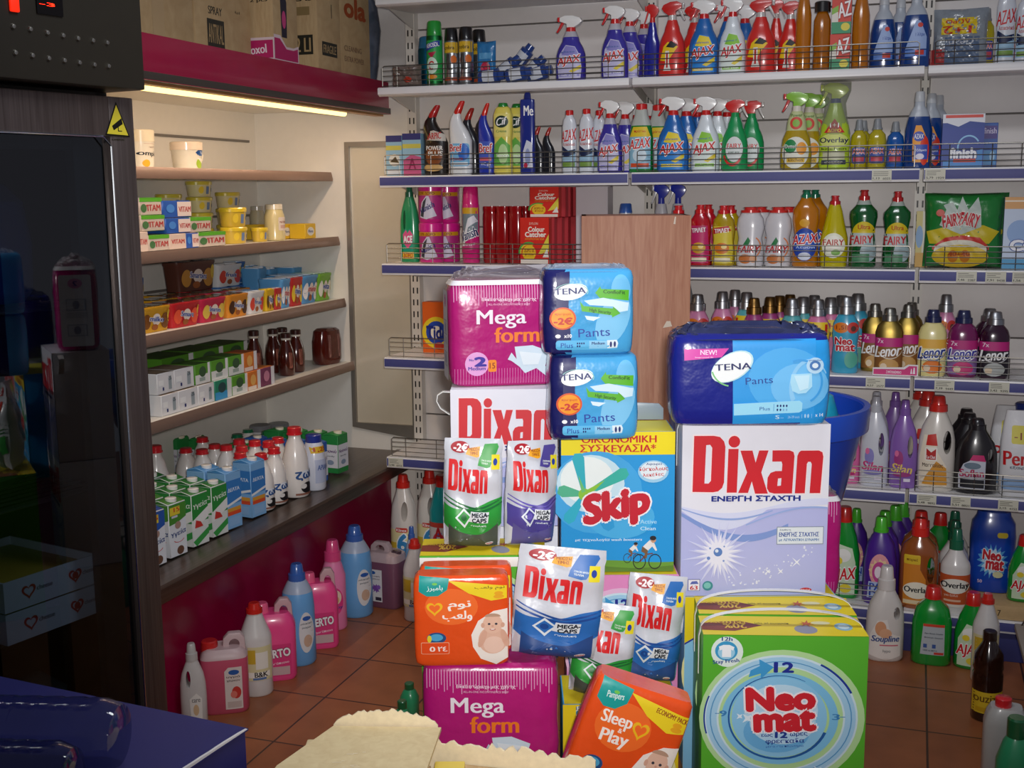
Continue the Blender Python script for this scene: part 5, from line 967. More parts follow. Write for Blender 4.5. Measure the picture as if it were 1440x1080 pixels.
# row in front of the magenta base panel
for a_ in [('white_soft', 258, 36, 903, 1022, 'white softener bottle at the fridge end of the floor row', .5, 0, .035),
           ('red_jug', 305, 66, 897, 1016, 'red soap jug with red cap in the floor row', .55),
           ('white_redcap', 343, 46, 858, 994, 'white bottle with red cap between the red and pink jugs', .5),
           ('certo', 377, 60, 847, 968, 'pink soap jug nearer to the red jug', .55),
           ('blue_soft', 417, 47, 794, 940, 'tall blue softener bottle between the two pink jugs', .4),
           ('certo', 450, 50, 799, 915, 'pink soap jug between the two blue softener bottles', .55),
           ('pink_soft', 469, 36, 759, 888, 'tall pink softener bottle between a pink jug and a blue bottle', .4),
           ('blue_soft', 500, 47, 739, 870, 'tall blue softener bottle beside the purple jug', .4),
           ('purple_jug', 544, 52, 762, 850, 'purple soap jug with lavender label in front of the bleach', -.1, -.055),
           ('white_redcap', 584, 34, 758, 868, 'white bottle with red cap beside the orange diaper pack', 0, -.05),
           ('green_plain', 576, 26, 960, 1012, 'green soap bottle beside the lower magenta pack, rear one', 0), ('green_plain', 566, 26, 985, 1050, 'green soap bottle beside the lower magenta pack, front one', 0)]: fl_(*a_)
p = onZ(583, 835, 0); LATE = ('blue_soft', (p.x+.044, -.432, .001), 'blue softener bottle behind the white one, near the bleach', 0, (.5, .45, .92))
# ================================================================== goods in the lit cabinet
CW = MB  # fronts face the aisle (+X): every piece is turned by a quarter
def tub(key, obj, cat, group, r, h, body, lid, pr, r0=.86, n=2., sq=1, lidh=.2, extra=()):
    prof = [(0, r*r0*.96, r*r0*.96*sq), (.004, r*r0, r*r0*sq), (h*(1-lidh), r, r*sq)]
    parts = [('pot', MB().loft(prof, body, n, 26).mesh('pot'), None), ('lid', MB().loft([(h*(1-lidh)-.002, r*1.05, r*1.05*sq), (h-.004, r*1.06, r*1.06*sq), (h, r*1.0, r*1.0*sq)], lid, n, 26).mesh('lid'), None)]
    if pr: parts.append(('front_label', lab(pr, prof, n), None))
    kind(key, obj, cat, group, 2.1*r, h, parts+list(extra))
MK = '#ece4d2'
tub('pot_jar', 'yogurt_jar', 'jar', 'yogurt pots', .075, .19, plastic(MK), plastic('#f0e2c4'), Print().t('omple', -.07, .055, .05, .085, '#1c2430', .02, rot=-3).ell(-.035, .025, .02, .018, '#e8b030').t('ΓΙΑΟΥΡΤΙ', -.02, .10, .03, .108, '#8a6a5a').rect(-.05, .12, .05, .122, '#c8a890'), .9, lidh=.3,
    extra=[('grip', MB().tube([(.078, 0, .135), (.098, 0, .128), (.10, 0, .11), (.084, 0, .092), (.074, 0, .088)], .006, plastic('#f0e2c4')).mesh('grip'), None)])
tub('pot_tub', 'yogurt_tub', 'tub', 'yogurt pots', .085, .13, plastic(MK), plastic('#f0dcc4'), Print().rect(-.005, .065, .058, .09, '#2b5c9c').poly([(-.03, .08), (-.01, .092), (.0, .078), (-.012, .066)], '#1c4a8c').ell(.01, .03, .032, .026, '#a4c23a').poly([(-.02, .055), (.03, .03), (.05, .018), (.06, .03), (.02, .055)], '#f0ece0').t('Total', .006, .072, .052, .084, '#e8f0f8', .03), .88, lidh=.28,
    extra=[('grip', MB().tube([(.07, -.03, .09), (.088, -.045, .07), (.085, -.042, .045), (.07, -.03, .03)], .005, plastic('#ece0cc')).mesh('grip'), None)])
bl = Print().rect(-.02, .012, .006, .045, '#6a84b0').ell(.045, .03, .022, .014, '#e8e4c8').ell(.045, .03, .018, .011, '#24407c').ell(-.05, .03, .014, .016, '#e8c83a')
tub('butter_tub', 'butter_tub', 'tub', 'yellow margarine tubs', .085, .068, plastic('#d8b63a'), plastic('#e6c62e'), bl, .9, sq=.8)
tub('butter_white', 'butter_tub', 'tub', 'yellow margarine tubs', .085, .068, plastic('#dcd0a0'), plastic('#d4c23c'), bl, .9, sq=.8)
def smallbox(key, obj, cat, group, w, h, d, c, pr, top=None): carton(key, obj, group, w, h, d, paper(c), pr, {'t': paper(top)} if top else None, cat=cat)
smallbox('cheese_green', 'spread_tub', 'tub', 'small spread tubs', .09, .05, .07, '#cfc0b4', Print().rect(-.045, .038, .045, .05, '#5cb02e').t('VITAM', -.03, .012, .038, .03, '#b83a3a', .03).ell(-.03, .02, .012, .012, '#4a7a4a'), '#5cb02e')
smallbox('cheese_blue', 'spread_tub', 'tub', 'small spread tubs', .085, .056, .07, '#2b5cb4', Print().poly([(-.0, .004), (-.0, .052), (.042, .052), (.042, .004)], '#e8d8d0').t('VITAM', .004, .018, .04, .036, '#b83a3a', .03).ell(-.02, .03, .012, .014, '#4a8ad8'), '#e8c8bc')
smallbox('cheese_pink', 'spread_tub', 'tub', 'small spread tubs', .09, .062, .06, '#e0cabc', Print().t('VITAM', -.034, .022, .034, .04, '#c84a44', .03), '#ecd6c8')
smallbox('butter_block', 'butter_pack', 'pack', 'wrapped yellow packs', .075, .062, .06, '#dcb42c', Print().ell(0, .03, .024, .018, '#e8e2cc').ell(0, .03, .02, .014, '#d8d8d8').t('Flora', -.016, .025, .016, .036, '#24407c', .03), '#d8b02c')
jarp = [(0, .05, .05), (.006, .055, .055), (.11, .055, .055), (.135, .045, .045), (.145, .042, .042)]
bottle('mayo_jar', 'mayonnaise_jar', 'jar', 'mayonnaise jars', jarp, plastic('#dccb92'), [cap_mesh(.14, .046, .024, plastic('#eadcc0'))], Print().rrect(-.034, .045, .034, .105, .006, '#e8d8c8').t('ΜΑΓΙΟΝΕΖΑ', -.028, .078, .028, .088, '#a05a4a', .02).rect(-.024, .055, .024, .07, '#d8b0a0'))
bottle('grey_jar', 'mayonnaise_jar', 'jar', 'mayonnaise jars', jarp, M('#b4ac90', .2, coat=.5), [cap_mesh(.14, .046, .02, plastic('#b8b4a8'))], None)
def dessert(key, c1, c2, top, w=.13, h=.07, txt='Smart', tc='#2a4aa0'):
    p = Print().ell(-w*.3, h*.45, w*.12, h*.3, c2).ell(w*.28, h*.42, w*.14, h*.32, c2).ell(0, h*.5, w*.13, h*.24, '#e8dcd0').t(txt, -w*.22, h*.42, w*.22, h*.62, tc, .03, out='#f0ece4', rot=-8).ell(-w*.05, h*.2, w*.1, h*.12, '#a05a2a').ell(w*.4, h*.6, w*.06, h*.25, '#e8c83a')
    mb = MB().loft([(0, w/2*.9, .04), (h*.86, w/2, .045), (h*.92, w/2*1.03, .047), (h, w/2*1.03, .047)], paper(c1), 7, 28)
    parts = [('pots', mb.mesh('pots'), None)]; q = MB(); p.bake(q, wrapf([(0, w/2*.9, .04), (h*.86, w/2, .045)], 7), .014, .0012); parts.append(('front_label', q.mesh('front_label'), None))
    q = MB()
    for i in (-1, 1): q.loft([(h, w*.2, .034, i*w*.24, 0), (h+.003, w*.2, .034, i*w*.24, 0)], M(top, .12, coat=.6), 3, 16)
    parts.append(('foil_lid', q.mesh('foil_lid'), None)); kind(key, 'dessert_pack', 'pack', 'dessert packs on the third chiller shelf', w, h, parts)
dessert('des_yellow', '#d8a020', '#7a4a1c', '#4a4434', txt='milko'); dessert('des_red', '#c8242c', '#e85a3a', '#54382c'); dessert('des_choc', '#5a3428', '#c8903c', '#3a3230', .17, .1, 'Smarties'); dessert('des_orange', '#e0902a', '#4a2c1c', '#4a4434', txt='Smarties')
dessert('des_pink', '#c8284c', '#e0c050', '#4a4434', txt='Smarties'); dessert('des_white', '#dfe0e0', '#d84a3a', '#d8dce0', .09, .075, 'fruit'); dessert('des_blue', '#3a72b8', '#d8e4f0', '#c8d8e8', .10, .07, 'milk'); dessert('des_cap', '#c03030', '#e8c83a', '#c8c8c8', .09, .075, 'mini'); dessert('des_green', '#7ab43a', '#e8e8dc', '#c8dcc0', .07, .11, 'vita')
dessert('des_sky', '#5a9cd0', '#f0f0f0', '#d0dce8', .06, .115, 'mini', '#c02a3a'); dessert('des_yel_lid', '#d8b020', '#5a4020', '#e8c820', .12, .06, 'cream')
bottle('kefir', 'chocolate_milk_bottle', 'bottle', 'brown milk bottles', [(0, .036, .036), (.008, .040, .040), (.08, .042, .042), (.12, .036, .036), (.155, .022, .022), (.168, .021, .021)], liquid('#551c12'), [MB().loft([(.166, .024, .024), (.176, .025, .025)], plastic('#d8cfc0'), seg=18).mesh('seal_ring'), cap_mesh(.175, .026, .022, plastic('#34130e'))], Print().t('MILKO', -.008, .035, .012, .11, '#b4705c', .03, rot=0))
KINDS['kefir'].parts[1] = ('seal_ring', KINDS['kefir'].parts[1][1], None)
bottle('juice_wrap', 'wrapped_brown_bottles', 'pack', 'brown milk bottles', [(0, .07, .042), (.02, .085, .05), (.10, .086, .05), (.145, .075, .045), (.155, .055, .035)], M('#54170f', .12, coat=.8), [], Print().t('VALIO', -.04, .03, -.022, .13, '#b4847a', .02).t('VALIO', .03, .03, .05, .13, '#b4847a', .02), 3.2)
smallbox('yog_white', 'yogurt_twin_pack', 'pack', 'white yogurt sleeves', .14, .075, .10, '#dfe0e2', Print().rect(.02, .012, .045, .055, '#9aa6ac').rect(-.03, .012, -.018, .024, '#1c2a6c').t('2%', .022, .045, .044, .06, '#44545a', .03).rect(-.06, .03, -.02, .05, '#eef0f0'), '#7c6a58')
smallbox('yog_green', 'yogurt_twin_pack', 'pack', 'white yogurt sleeves', .13, .075, .10, '#5a9a2c', Print().rect(-.065, 0, .065, .035, '#e4e6e2').ell(0, .045, .03, .02, '#3a5a3a').rect(.045, .0, .065, .075, '#e8e8e8').rect(-.03, .01, .02, .024, '#a0b0a8'), '#3c6424')
smallbox('yog_blue', 'yogurt_twin_pack', 'pack', 'white yogurt sleeves', .13, .075, .10, '#2a8a6a', Print().rect(-.065, 0, .03, .03, '#3a9ad0').rect(.03, 0, .065, .075, '#d8dcdc').ell(-.01, .045, .03, .02, '#2a4a4a'), '#e4e6e4')
smallbox('yog_orange', 'yogurt_twin_pack', 'pack', 'white yogurt sleeves', .12, .075, .10, '#d8782a', Print().rect(.03, 0, .06, .075, '#e4e4e6').ell(-.01, .04, .026, .022, '#e8b060').rect(-.06, 0, .02, .016, '#f0e0d0'), '#a8542c')
smallbox('yog_plum', 'yogurt_twin_pack', 'pack', 'white yogurt sleeves', .12, .075, .10, '#7a3a5c', Print().rect(.03, 0, .06, .075, '#e4e4e6').ell(-.01, .04, .026, .022, '#c8849c'), '#c07030')
# milk cartons and bottles for the counter
def milk(key, obj, body, top, pr, side, cap='#ece8e2', w=.07, h=.195, grp='milk cartons'):
    mb = MB().box(-w/2, w/2, -w/2, w/2, 0, h, paper(body), {'t': paper(top)})
    mb.prism([(-w/2, h), (w/2, h), (w/2, h+.003), (0, h+.014), (-w/2, h+.003)], -w/2, w/2, paper(top), 'x')
    parts = [('carton', mb.mesh('carton', bevel=.0025, seg=1), None)]; q = MB(); pr.bake(q, flat(-w/2)); side.bake(q, flat_side(-w/2, -1)); parts.append(('printed_label', q.mesh('printed_label', smooth=False), None))
    if cap: parts.append(('cap', MB().loft([(h+.001, .016, .016, 0, -.014), (h+.018, .016, .016, 0, -.014), (h+.020, .013, .013, 0, -.014)], plastic(cap), seg=16).mesh('cap'), None))
    kind(key, obj, 'milk carton', grp, w, h+.016, parts)
yg = lambda c: Print().poly([(-.034, .12), (-.034, .195), (.034, .195), (.034, .14), (0, .125)], c).rect(-.03, .155, .01, .185, '#e0c83a').t('15', -.014, .166, .008, .182, '#c8422c', .03).rect(-.024, .145, .0, .153, '#c8c8d4').ell(0, .115, .012, .014, '#a8887a').t('Υγεία', -.03, .072, .03, .095, '#24407c', .03, rot=8, shear=.2).ring(.002, .064, .022, .014, .003, '#c83a3a', 200, 340).ell(.006, .02, .014, .016, '#6a4a3a')
milk('carton_blue', 'milk_carton', '#dcdfe4', '#24468c', yg('#2c58a8'), yg('#2c58a8')); milk('carton_lime', 'milk_carton', '#dcdfe4', '#3a7a2c', yg('#4a8a34'), yg('#4a8a34'))
gr = Print().rect(-.034, .09, .034, .195, '#2f8a3c').t('Υγεία', -.03, .14, .03, .165, '#e8f0e4', .02, rot=8, shear=.2).poly([(-.034, .06), (-.034, .10), (.034, .14), (.034, .10)], '#e8e8e4').poly([(-.026, .07), (-.02, .10), (.0, .09), (.01, .07)], '#c83a34').poly([(-.034, .02), (.034, .06), (.034, .035), (-.02, .0)], '#3a9a48')
milk('carton_green', 'milk_carton', '#d8dcd8', '#2a7434', gr, gr)
lb = Print().rect(-.034, .10, .034, .195, '#3a7cc0').poly([(-.034, .10), (.034, .12), (.034, .11), (-.034, .09)], '#e8e8e8').rect(-.03, .07, .03, .085, '#d89a3a').rect(-.03, .055, .03, .07, '#d8502c').rect(-.024, .012, .024, .045, '#8cb4dc').t('ΔΕΛΤΑ', -.026, .15, .026, .165, '#dce8f4', .03)
milk('carton_sky', 'milk_carton', '#7fb0dc', '#4a8cc8', lb, lb, h=.225)
nb = Print().rect(-.034, .03, .034, .16, '#dcdce2').t('Νουνού', -.028, .115, .028, .135, '#5a2a6c', .03).t('family', -.02, .09, .02, .10, '#44545a', .02).ell(0, .06, .016, .014, '#8a9ab0')
milk('carton_navy', 'milk_carton', '#2c5cac', '#3468b4', nb, nb, '#f0e4cc', h=.21); milk('carton_emerald', 'milk_carton', '#2c8a44', '#2f8c44', nb, nb, '#f0e4cc', h=.21)
MBP = [(0, .034, .034), (.008, .038, .038), (.06, .038, .038), (.12, .036, .036), (.165, .026, .026), (.185, .018, .018), (.20, .017, .017)]
def mbott(key, cap, label=True):
    pr = Print().ell(-.0, .075, .016, .012, '#dfe4ec').t('ζωή', -.028, .055, .03, .085, '#24508c', .04, rot=4).ell(.004, .03, .022, .018, '#1c1c20').ell(-.01, .036, .01, .008, '#d8d4d0').rect(-.03, .008, .03, .014, '#8a5a4a') if label else None
    bottle(key, 'milk_bottle', 'bottle', 'milk bottles', MBP, plastic('#e8e2dc'), [cap_mesh(.197, .0195, .024, plastic(cap), ribs=True)], pr)
mbott('milk_red', '#d4202a'); mbott('milk_green', '#17704a'); 
bottle('blue_drink', 'yogurt_drink_bottle', 'bottle', 'milk bottles', [(0, .036, .036), (.008, .04, .04), (.1, .042, .042), (.17, .034, .034), (.185, .027, .027)], plastic('#d8dce8'), [cap_mesh(.183, .028, .03, plastic('#1c3490'))], Print().rect(-.034, .145, .034, .17, '#e0b62c').t('1,25', -.028, .149, .02, .167, '#b83a1c', .03).rect(-.03, .03, .03, .12, '#b4bcd4').t('ΑΡΙΑΝΙ', -.024, .08, .024, .10, '#3a5a9c', .02))
kind('grey_lid', 'yogurt_pot', 'pot', 'grey lidded pots at the back of the counter', .09, .06, [('pot', MB().loft([(0, .036, .036), (.048, .044, .044)], plastic('#d0d0d0'), seg=20).mesh('pot'), None), ('lid', MB().loft([(.047, .046, .046), (.057, .046, .046), (.06, .043, .043)], M('#7c7c80', .4), seg=20).mesh('lid'), None)])
def onc(key, z, X, u0, u1, vt, label, h=None, rz=pi/2, dz=0, sx=1):
    k = KINDS[key]; vm = (vt or 300)+20; a, b_ = onX(u0, vm, X), onX(u1, vm, X); wd_ = abs(b_.y-a.y); z = z+.0012+dz
    if k.cat in ('jar', 'bottle') or key in ('pot_tub', 'juice_wrap') or key.startswith('butter_') and key != 'butter_block': wd_ = (u1-u0)*dist((a+b_)/2)/FPX; a, b_ = onX(u0, vm, X-wd_/2), onX(u1, vm, X-wd_/2)
    hh = h or onX((u0+u1)/2, vt, X).z-z; s = wd_/k.w
    dep = max(KINDS[key].parts[0][1].vertices, key=lambda v: -v.co.y).co.y
    return spawn(key, (X+dep*s*sx, (a.y+b_.y)/2, z), label, rz, (s, s*sx, hh/k.h))
L1, L2, L3, L4, LC = 1.726, 1.4534, 1.1877, .9126, .543
onc('pot_jar', L1, -1.44, 178, 216, 181, 'white lettered yogurt jar with grip on the highest chiller shelf')
onc('pot_tub', L1, -1.44, 238, 284, 198, 'white yogurt tub with blue and green label on the highest chiller shelf')
# second shelf: margarine and spreads
FXS = -1.405
def stack2(key, X, u0, u1, tops, labels, z=L2):
    """a pile: sizes from the first, each standing on the one below"""
    r = onc(key, z, X, u0, u1, 0, labels[0], h=tops[0]); hh = KINDS[key].h*r.scale[2]; out = [r]
    for i, lb in enumerate(labels[1:], 1): out.append(spawn(key, (r.location.x, r.location.y, r.location.z+i*(hh+.001)), lb, pi/2, tuple(r.scale)))
    return out
stack2('butter_white', -1.56, 256, 299, [.058], ['margarine tub at the bottom of the tallest stack', 'margarine tub second up in the tallest stack', 'margarine tub third up in the tallest stack', 'margarine tub at the peak of the tallest stack'])
stack2('butter_white', -1.60, 213, 256, [.062], ['margarine tub at the bottom of the stack beside the fridge', 'margarine tub in the middle of the stack beside the fridge', 'margarine tub on the stack beside the fridge with oval mark'])
stack2('butter_white', -1.62, 297, 338, [.064], ['margarine tub at the bottom of the far rear stack', 'margarine tub second in the far rear stack', 'margarine tub on top of the far rear stack'])
for i, (k_, u0, u1, lb) in enumerate([('cheese_green', 209, 238, 'green lidded spread tub, bottom layer next to the pale one'), ('cheese_pink', 238, 262, 'pale spread tub in the bottom layer between green and blue'), ('cheese_blue', 262, 280, 'blue spread tub in the bottom layer'), ('cheese_green', 280, 318, 'green lidded spread tub, bottom layer beside the yellow packs'), ('cheese_pink', 195, 211, 'pale pink spread box at the shelf edge by the fridge')]): onc(k_, L2, FXS-.01, u0, u1, 334-i, lb, h=.052 if i < 4 else .065)
for k_, u0, u1, lb in [('cheese_green', 199, 232, 'green lidded spread tub in the middle layer by the fridge'), ('cheese_blue', 233, 268, 'blue spread tub in the middle layer'), ('cheese_green', 268, 297, 'green lidded spread tub in the middle layer beside the margarine')]: onc(k_, L2, FXS-.02, u0, u1, 0, lb, h=.052, dz=.0535)
for k_, u0, u1, lb in [('cheese_green', 198, 229, 'green lidded spread tub on the upper layer by the fridge'), ('cheese_blue', 230, 270, 'blue and pink spread tub on the upper layer')]: onc(k_, L2, FXS-.025, u0, u1, 0, lb, h=.058, dz=.107)
onc('butter_tub', L2, FXS-.03, 300, 346, 0, 'bright yellow margarine tub under another beside the jars', h=.062); onc('butter_tub', L2, FXS-.03, 299, 346, 0, 'bright yellow margarine tub on top beside the jars', h=.072, dz=.0635)
onc('butter_block', L2, FXS, 319, 345, 0, 'yellow wrapped pack with oval mark in front of the margarine', h=.052) if 0 else None
onc('butter_tub', L2, FXS-.035, 347, 376, 0, 'small yellow margarine tub in front of the grey jar', h=.055)
onc('grey_jar', L2, -1.60, 350, 372, 290, 'jar with grey lid behind the full mayonnaise jar'); onc('mayo_jar', L2, FXS-.02, 371, 400, 287, 'large mayonnaise jar full to its pale lid')
for i, (u0, u1) in enumerate([(402, 415), (415, 430), (429, 444)]): onc('butter_block', L2, FXS-.01-.012*(2-i), u0, u1, 0, 'wrapped yellow pack, %s in the row beyond the mayonnaise jar' % ('first', 'second', 'third')[i], h=.062)
# third shelf: desserts
ROW = [('des_yellow', 202, 246, 440, 'yellow dessert pack in the front row at the fridge'), ('des_red', 246, 286, 434, 'red dessert pack in the front row'), ('des_pink', 286, 322, 426, 'crimson dessert pack in the front row'), ('des_orange', 322, 352, 420, 'orange dessert pack in the front row'), ('des_white', 353, 375, 417, 'white fruit dessert pack in the front row'), ('des_yel_lid', 376, 388, 418, 'yellow cream pack beside the white fruit pack'), ('des_cap', 388, 398, 416, 'red dessert pack beside the yellow cream pack'),
       ('des_sky', 398, 411, 402, 'sky blue pouch pack, first before the green one'), ('des_cap', 411, 428, 394, 'tall red and white pack between the sky blue ones'), ('des_sky', 428, 450, 390, 'sky blue pouch pack beside the green one'), ('des_green', 451, 470, 386, 'green and white pouch pack at the far end')]
for k_, u0, u1, v, lb in ROW: onc(k_, L3, -1.385, u0, u1, v, lb, h=.083 if v > 414 else .115)
for k_, u0, u1, lb in [('des_yellow', 214, 250, 'dark lidded dessert pack in the second row at the fridge'), ('des_red', 252, 288, 'dark lidded dessert pack in the second row behind the red one'), ('des_pink', 290, 322, 'dark lidded dessert pack in the second row behind the crimson one'), ('des_orange', 324, 352, 'dark lidded dessert pack in the second row behind the orange one')]: onc(k_, L3, -1.50, u0, u1, 0, lb, h=.085)
for k_, u0, u1, lb in [('des_yellow', 216, 252, 'dark lidded dessert pack in the third row at the fridge'), ('des_red', 258, 296, 'dark lidded dessert pack in the third row under the brown family pack'), ('des_blue', 302, 338, 'white and blue dessert pack in the third row, lower one'), ('des_blue', 342, 364, 'blue dessert pack in the third row, lower one')]: onc(k_, L3, -1.62, u0, u1, 0, lb, h=.085, sx=.75)
onc('des_choc', L3, -1.60, 249, 302, 0, 'large brown dessert family pack standing above the third row', h=.11, dz=.0895, sx=.6)
onc('des_white', L3, -1.60, 305, 340, 0, 'white fruit dessert pack above the third row', h=.085, dz=.0895, sx=.55)
onc('des_blue', L3, -1.60, 341, 362, 0, 'blue milk dessert pack above the third row', h=.085, dz=.0895, sx=.55)
for i, (u0, u1) in enumerate([(362, 374), (375, 387), (388, 402)]): onc('des_sky', L3, -1.54, u0, u1, 0, 'blue pouch pack, %s in the rear group' % ('first', 'second', 'third')[i], h=.15)
for i, (u0, u1) in enumerate([(400, 412), (413, 426), (427, 439), (440, 452)]): onc('des_sky', L3, -1.52, u0, u1, 0, 'blue pouch pack in the rear row, %s behind the tall front ones' % ('first', 'second', 'third', 'fourth')[i], h=.135)
onc('des_blue', L3, -1.66, 199, 212, 0, 'blue pack standing at the back by the fridge', h=.15)
# fourth shelf
for i, (k_, u0, u1, lb) in enumerate([('yog_white', 213, 238, 'white yogurt sleeve at the fridge end, lower layer'), ('yog_white', 238, 266, 'white yogurt sleeve second from the fridge, lower layer'), ('yog_white', 267, 290, 'white yogurt sleeve third from the fridge, lower layer'), ('yog_blue', 291, 315, 'teal yogurt sleeve in the lower layer'), ('yog_green', 316, 338, 'green yogurt sleeve beside the orange one, lower layer'), ('yog_orange', 339, 357, 'orange yogurt sleeve in the lower layer'), ('yog_plum', 358, 377, 'plum yogurt sleeve at the end of the lower layer')]):
    r = onc(k_, L4, -1.345, u0, u1, 0, lb, h=.07, sx=1.5 if i < 3 else 1.2)
    if i < 6: k2, l2 = [('yog_white', 'white yogurt sleeve at the fridge end, upper layer'), ('yog_white', 'white yogurt sleeve second from the fridge, upper layer'), ('yog_green', 'green yogurt sleeve beside the white ones, upper layer'), ('yog_green', 'green yogurt sleeve in the middle of the upper layer'), ('yog_green', 'green yogurt sleeve farther along the upper layer'), ('yog_orange', 'orange yogurt sleeve in the upper layer')][i]; spawn(k2, (r.location.x-.012, r.location.y, r.location.z+.0715), l2, pi/2, tuple(r.scale))
for i, (u0, u1) in enumerate([(216, 262), (264, 305), (306, 340)]):
    for j in range(2): onc('yog_green', L4, -1.56, u0, u1, 0, 'green topped yogurt pack in the rear row, %s from the fridge, %s' % (('first', 'second', 'third')[i], ('lower', 'upper')[j]), h=.07, dz=j*.0715)
for u, v, X, lb in [(357, 467, -1.44, 'brown milk bottle standing apart from the others'), (384, 465, -1.46, 'brown milk bottle, first of the cluster of four'), (402, 471, -1.37, 'brown milk bottle in front of the cluster'), (397, 463, -1.50, 'brown milk bottle at the back of the cluster'), (416, 466, -1.38, 'brown milk bottle, last of the cluster of four')]: onc('kefir', L4, X, u-12, u+12, v, lb, rz=pi/3)
onc('juice_wrap', L4, -1.36, 441, 487, 463, 'shrink wrapped pair of dark brown bottles at the shelf end', rz=pi/2.4)
# counter
def grid(key, us, X0, dX, n, h, fmt, w_=None):
    k = KINDS[key]; word = ('front', 'second', 'third', 'fourth', 'fifth')
    for i, u in enumerate(us):
        base = onZ(u[0], u[1], LC)
        for j in range(n):
            spawn(key, (X0-dX*j, base.y+.01*j, LC+.0012), fmt[i] + ', %s row' % word[j], pi/2-.12, (u[2], u[2], h/k.h))
grid('carton_blue', [(236, 797, 1.1)], -1.15, .085, 4, .178, ['blue and white milk carton at the fridge end'])
grid('carton_lime', [(264, 782, 1.1)], -1.15, .085, 4, .178, ['green and white milk carton next to the blue ones'])
grid('carton_green', [(290, 766, 1.1), (312, 752, 1.1)], -1.15, .085, 4, .178, ['bright green milk carton beside the lime ones', 'bright green milk carton next to the sky blue ones'])
for i, (u, v) in enumerate([(332, 742), (360, 724)]):
    for j in range(2-i):
        p = onZ(u, v, LC); spawn('carton_sky', (-1.15-.085*j, p.y+.01*j, LC+.0012), 'tall sky blue milk carton, %s column, %s' % (('first', 'second')[i], ('front', 'rear')[j]), pi/2-.15, (1.1, 1.1, .84))
MR = [(369, 637, -1.15), (386, 629, -1.15), (402, 622, -1.15), (339, 636, -1.26), (311, 633, -1.40), (283, 631, -1.50), (357, 628, -1.26), (330, 626, -1.36), (303, 624, -1.50), (375, 620, -1.26), (348, 618, -1.36), (321, 616, -1.48), (392, 615, -1.26), (220, 626, -1.50)]
ML = ['front row beside the sky blue cartons', 'front row, second from the sky blue cartons', 'front row next to the large bottle', 'behind the first sky blue column', 'behind the second sky blue column', 'second row behind the sky blue cartons', 'third row toward the fridge', 'third row beside the navy carton caps', 'alone behind the cartons', 'rear row beside the lone bottle', 'rear row farther along', 'middle of the rear block', 'middle row near the green caps', 'nearest the fridge edge']
for (u, v, X), lb in zip(MR, ML): p = onX(u, v+30, X); spawn('milk_red', (X, p.y, LC+.0012), 'white milk bottle with red cap, '+lb, pi/2-.2, (1.12, 1.12, (onX(u, v, X).z-LC)/KINDS['milk_red'].h))
p = onX(415, 640, -1.13); spawn('milk_red', (-1.13, p.y, LC+.0012), 'largest white milk bottle with red cap, next to the blue capped bottle', pi/2-.2, (1.3, 1.3, (onX(415, 600, -1.13).z-LC)/KINDS['milk_red'].h))
p = onX(442, 650, -1.11); spawn('blue_drink', (-1.11, p.y, LC+.0012), 'pale bottle with blue cap and yellow price band', pi/2-.2, (1.05, 1.05, (onX(440, 611, -1.11).z-LC)/KINDS['blue_drink'].h))
for i, (u, v, X) in enumerate([(335, 610, -1.58), (357, 604, -1.62), (361, 612, -1.48), (384, 606, -1.56), (397, 607, -1.44)]): p = onX(u, v+30, X); spawn('milk_green', (X, p.y, LC+.0012), 'white milk bottle with green cap, %s of the green capped group' % ('first', 'second', 'third', 'fourth', 'fifth')[i], pi/2-.2, (1.1, 1.1, (onX(u, v, X).z-LC)/KINDS['milk_green'].h))
for i, u in enumerate([(467, 679), (487, 664)]):
    for j in range(4):
        p = onZ(*u, LC); spawn(('carton_navy', 'carton_emerald')[i], (-1.165-.088*j, p.y, LC+.0012), '%s carton with cream cap, %s row' % (('blue milk', 'green milk')[i], ('front', 'second', 'third', 'rear')[j]), pi/2-.1, (1.05, 1.05, .72))
for j in range(3): p = onZ(467, 679, LC); spawn('carton_emerald', (-1.44-.085*j, p.y-.06, LC+.0012), 'green milk carton behind the large bottle, %s' % ('front', 'middle', 'rear')[j], pi/2-.1, (1.05, 1.05, .70))
for i, (u, v, X) in enumerate([(374, 598, -1.62), (392, 595, -1.66), (407, 591, -1.70), (425, 592, -1.66), (446, 594, -1.62), (460, 598, -1.58)]): p = onX(u, v+10, X); spawn('grey_lid', (X, p.y, LC+.0012), 'tall grey lidded pot, %s of six at the back of the counter' % ('first', 'second', 'third', 'fourth', 'fifth', 'sixth')[i], 0, (1, 1, (onX(u, v, X).z-LC)/.06))

# ---- let neighbours make room for each other: slide apart sideways, or back into the shelf
def bounds(k):
    if not hasattr(k, 'bb'):
        vs = [v.co for _, me, _ in k.parts for v in me.vertices]
        k.bb = [(min(v[i] for v in vs), max(v[i] for v in vs)) for i in range(3)]
    return k.bb
def box_of(o, k):
    bb = bounds(k); ex, ey = bb[0][1]-bb[0][0], bb[1][1]-bb[1][0]
    rz = 0 if max(ex, ey) < 1.2*min(ex, ey) and o.rotation_euler[1] == 0 else o.rotation_euler[2]
    m = Matrix.LocRotScale(o.location, Vector((0, 0, 0)) and None or Matrix.Rotation(rz, 3, 'Z') @ Matrix.Rotation(o.rotation_euler[1], 3, 'Y'), o.scale)
    cs = [m @ Vector((x, y, z)) for x in bb[0] for y in bb[1] for z in bb[2]]
    return [(min(c[i] for c in cs), max(c[i] for c in cs)) for i in range(3)]
goods = [(o, k) for k in KINDS.values() for o in k.made]
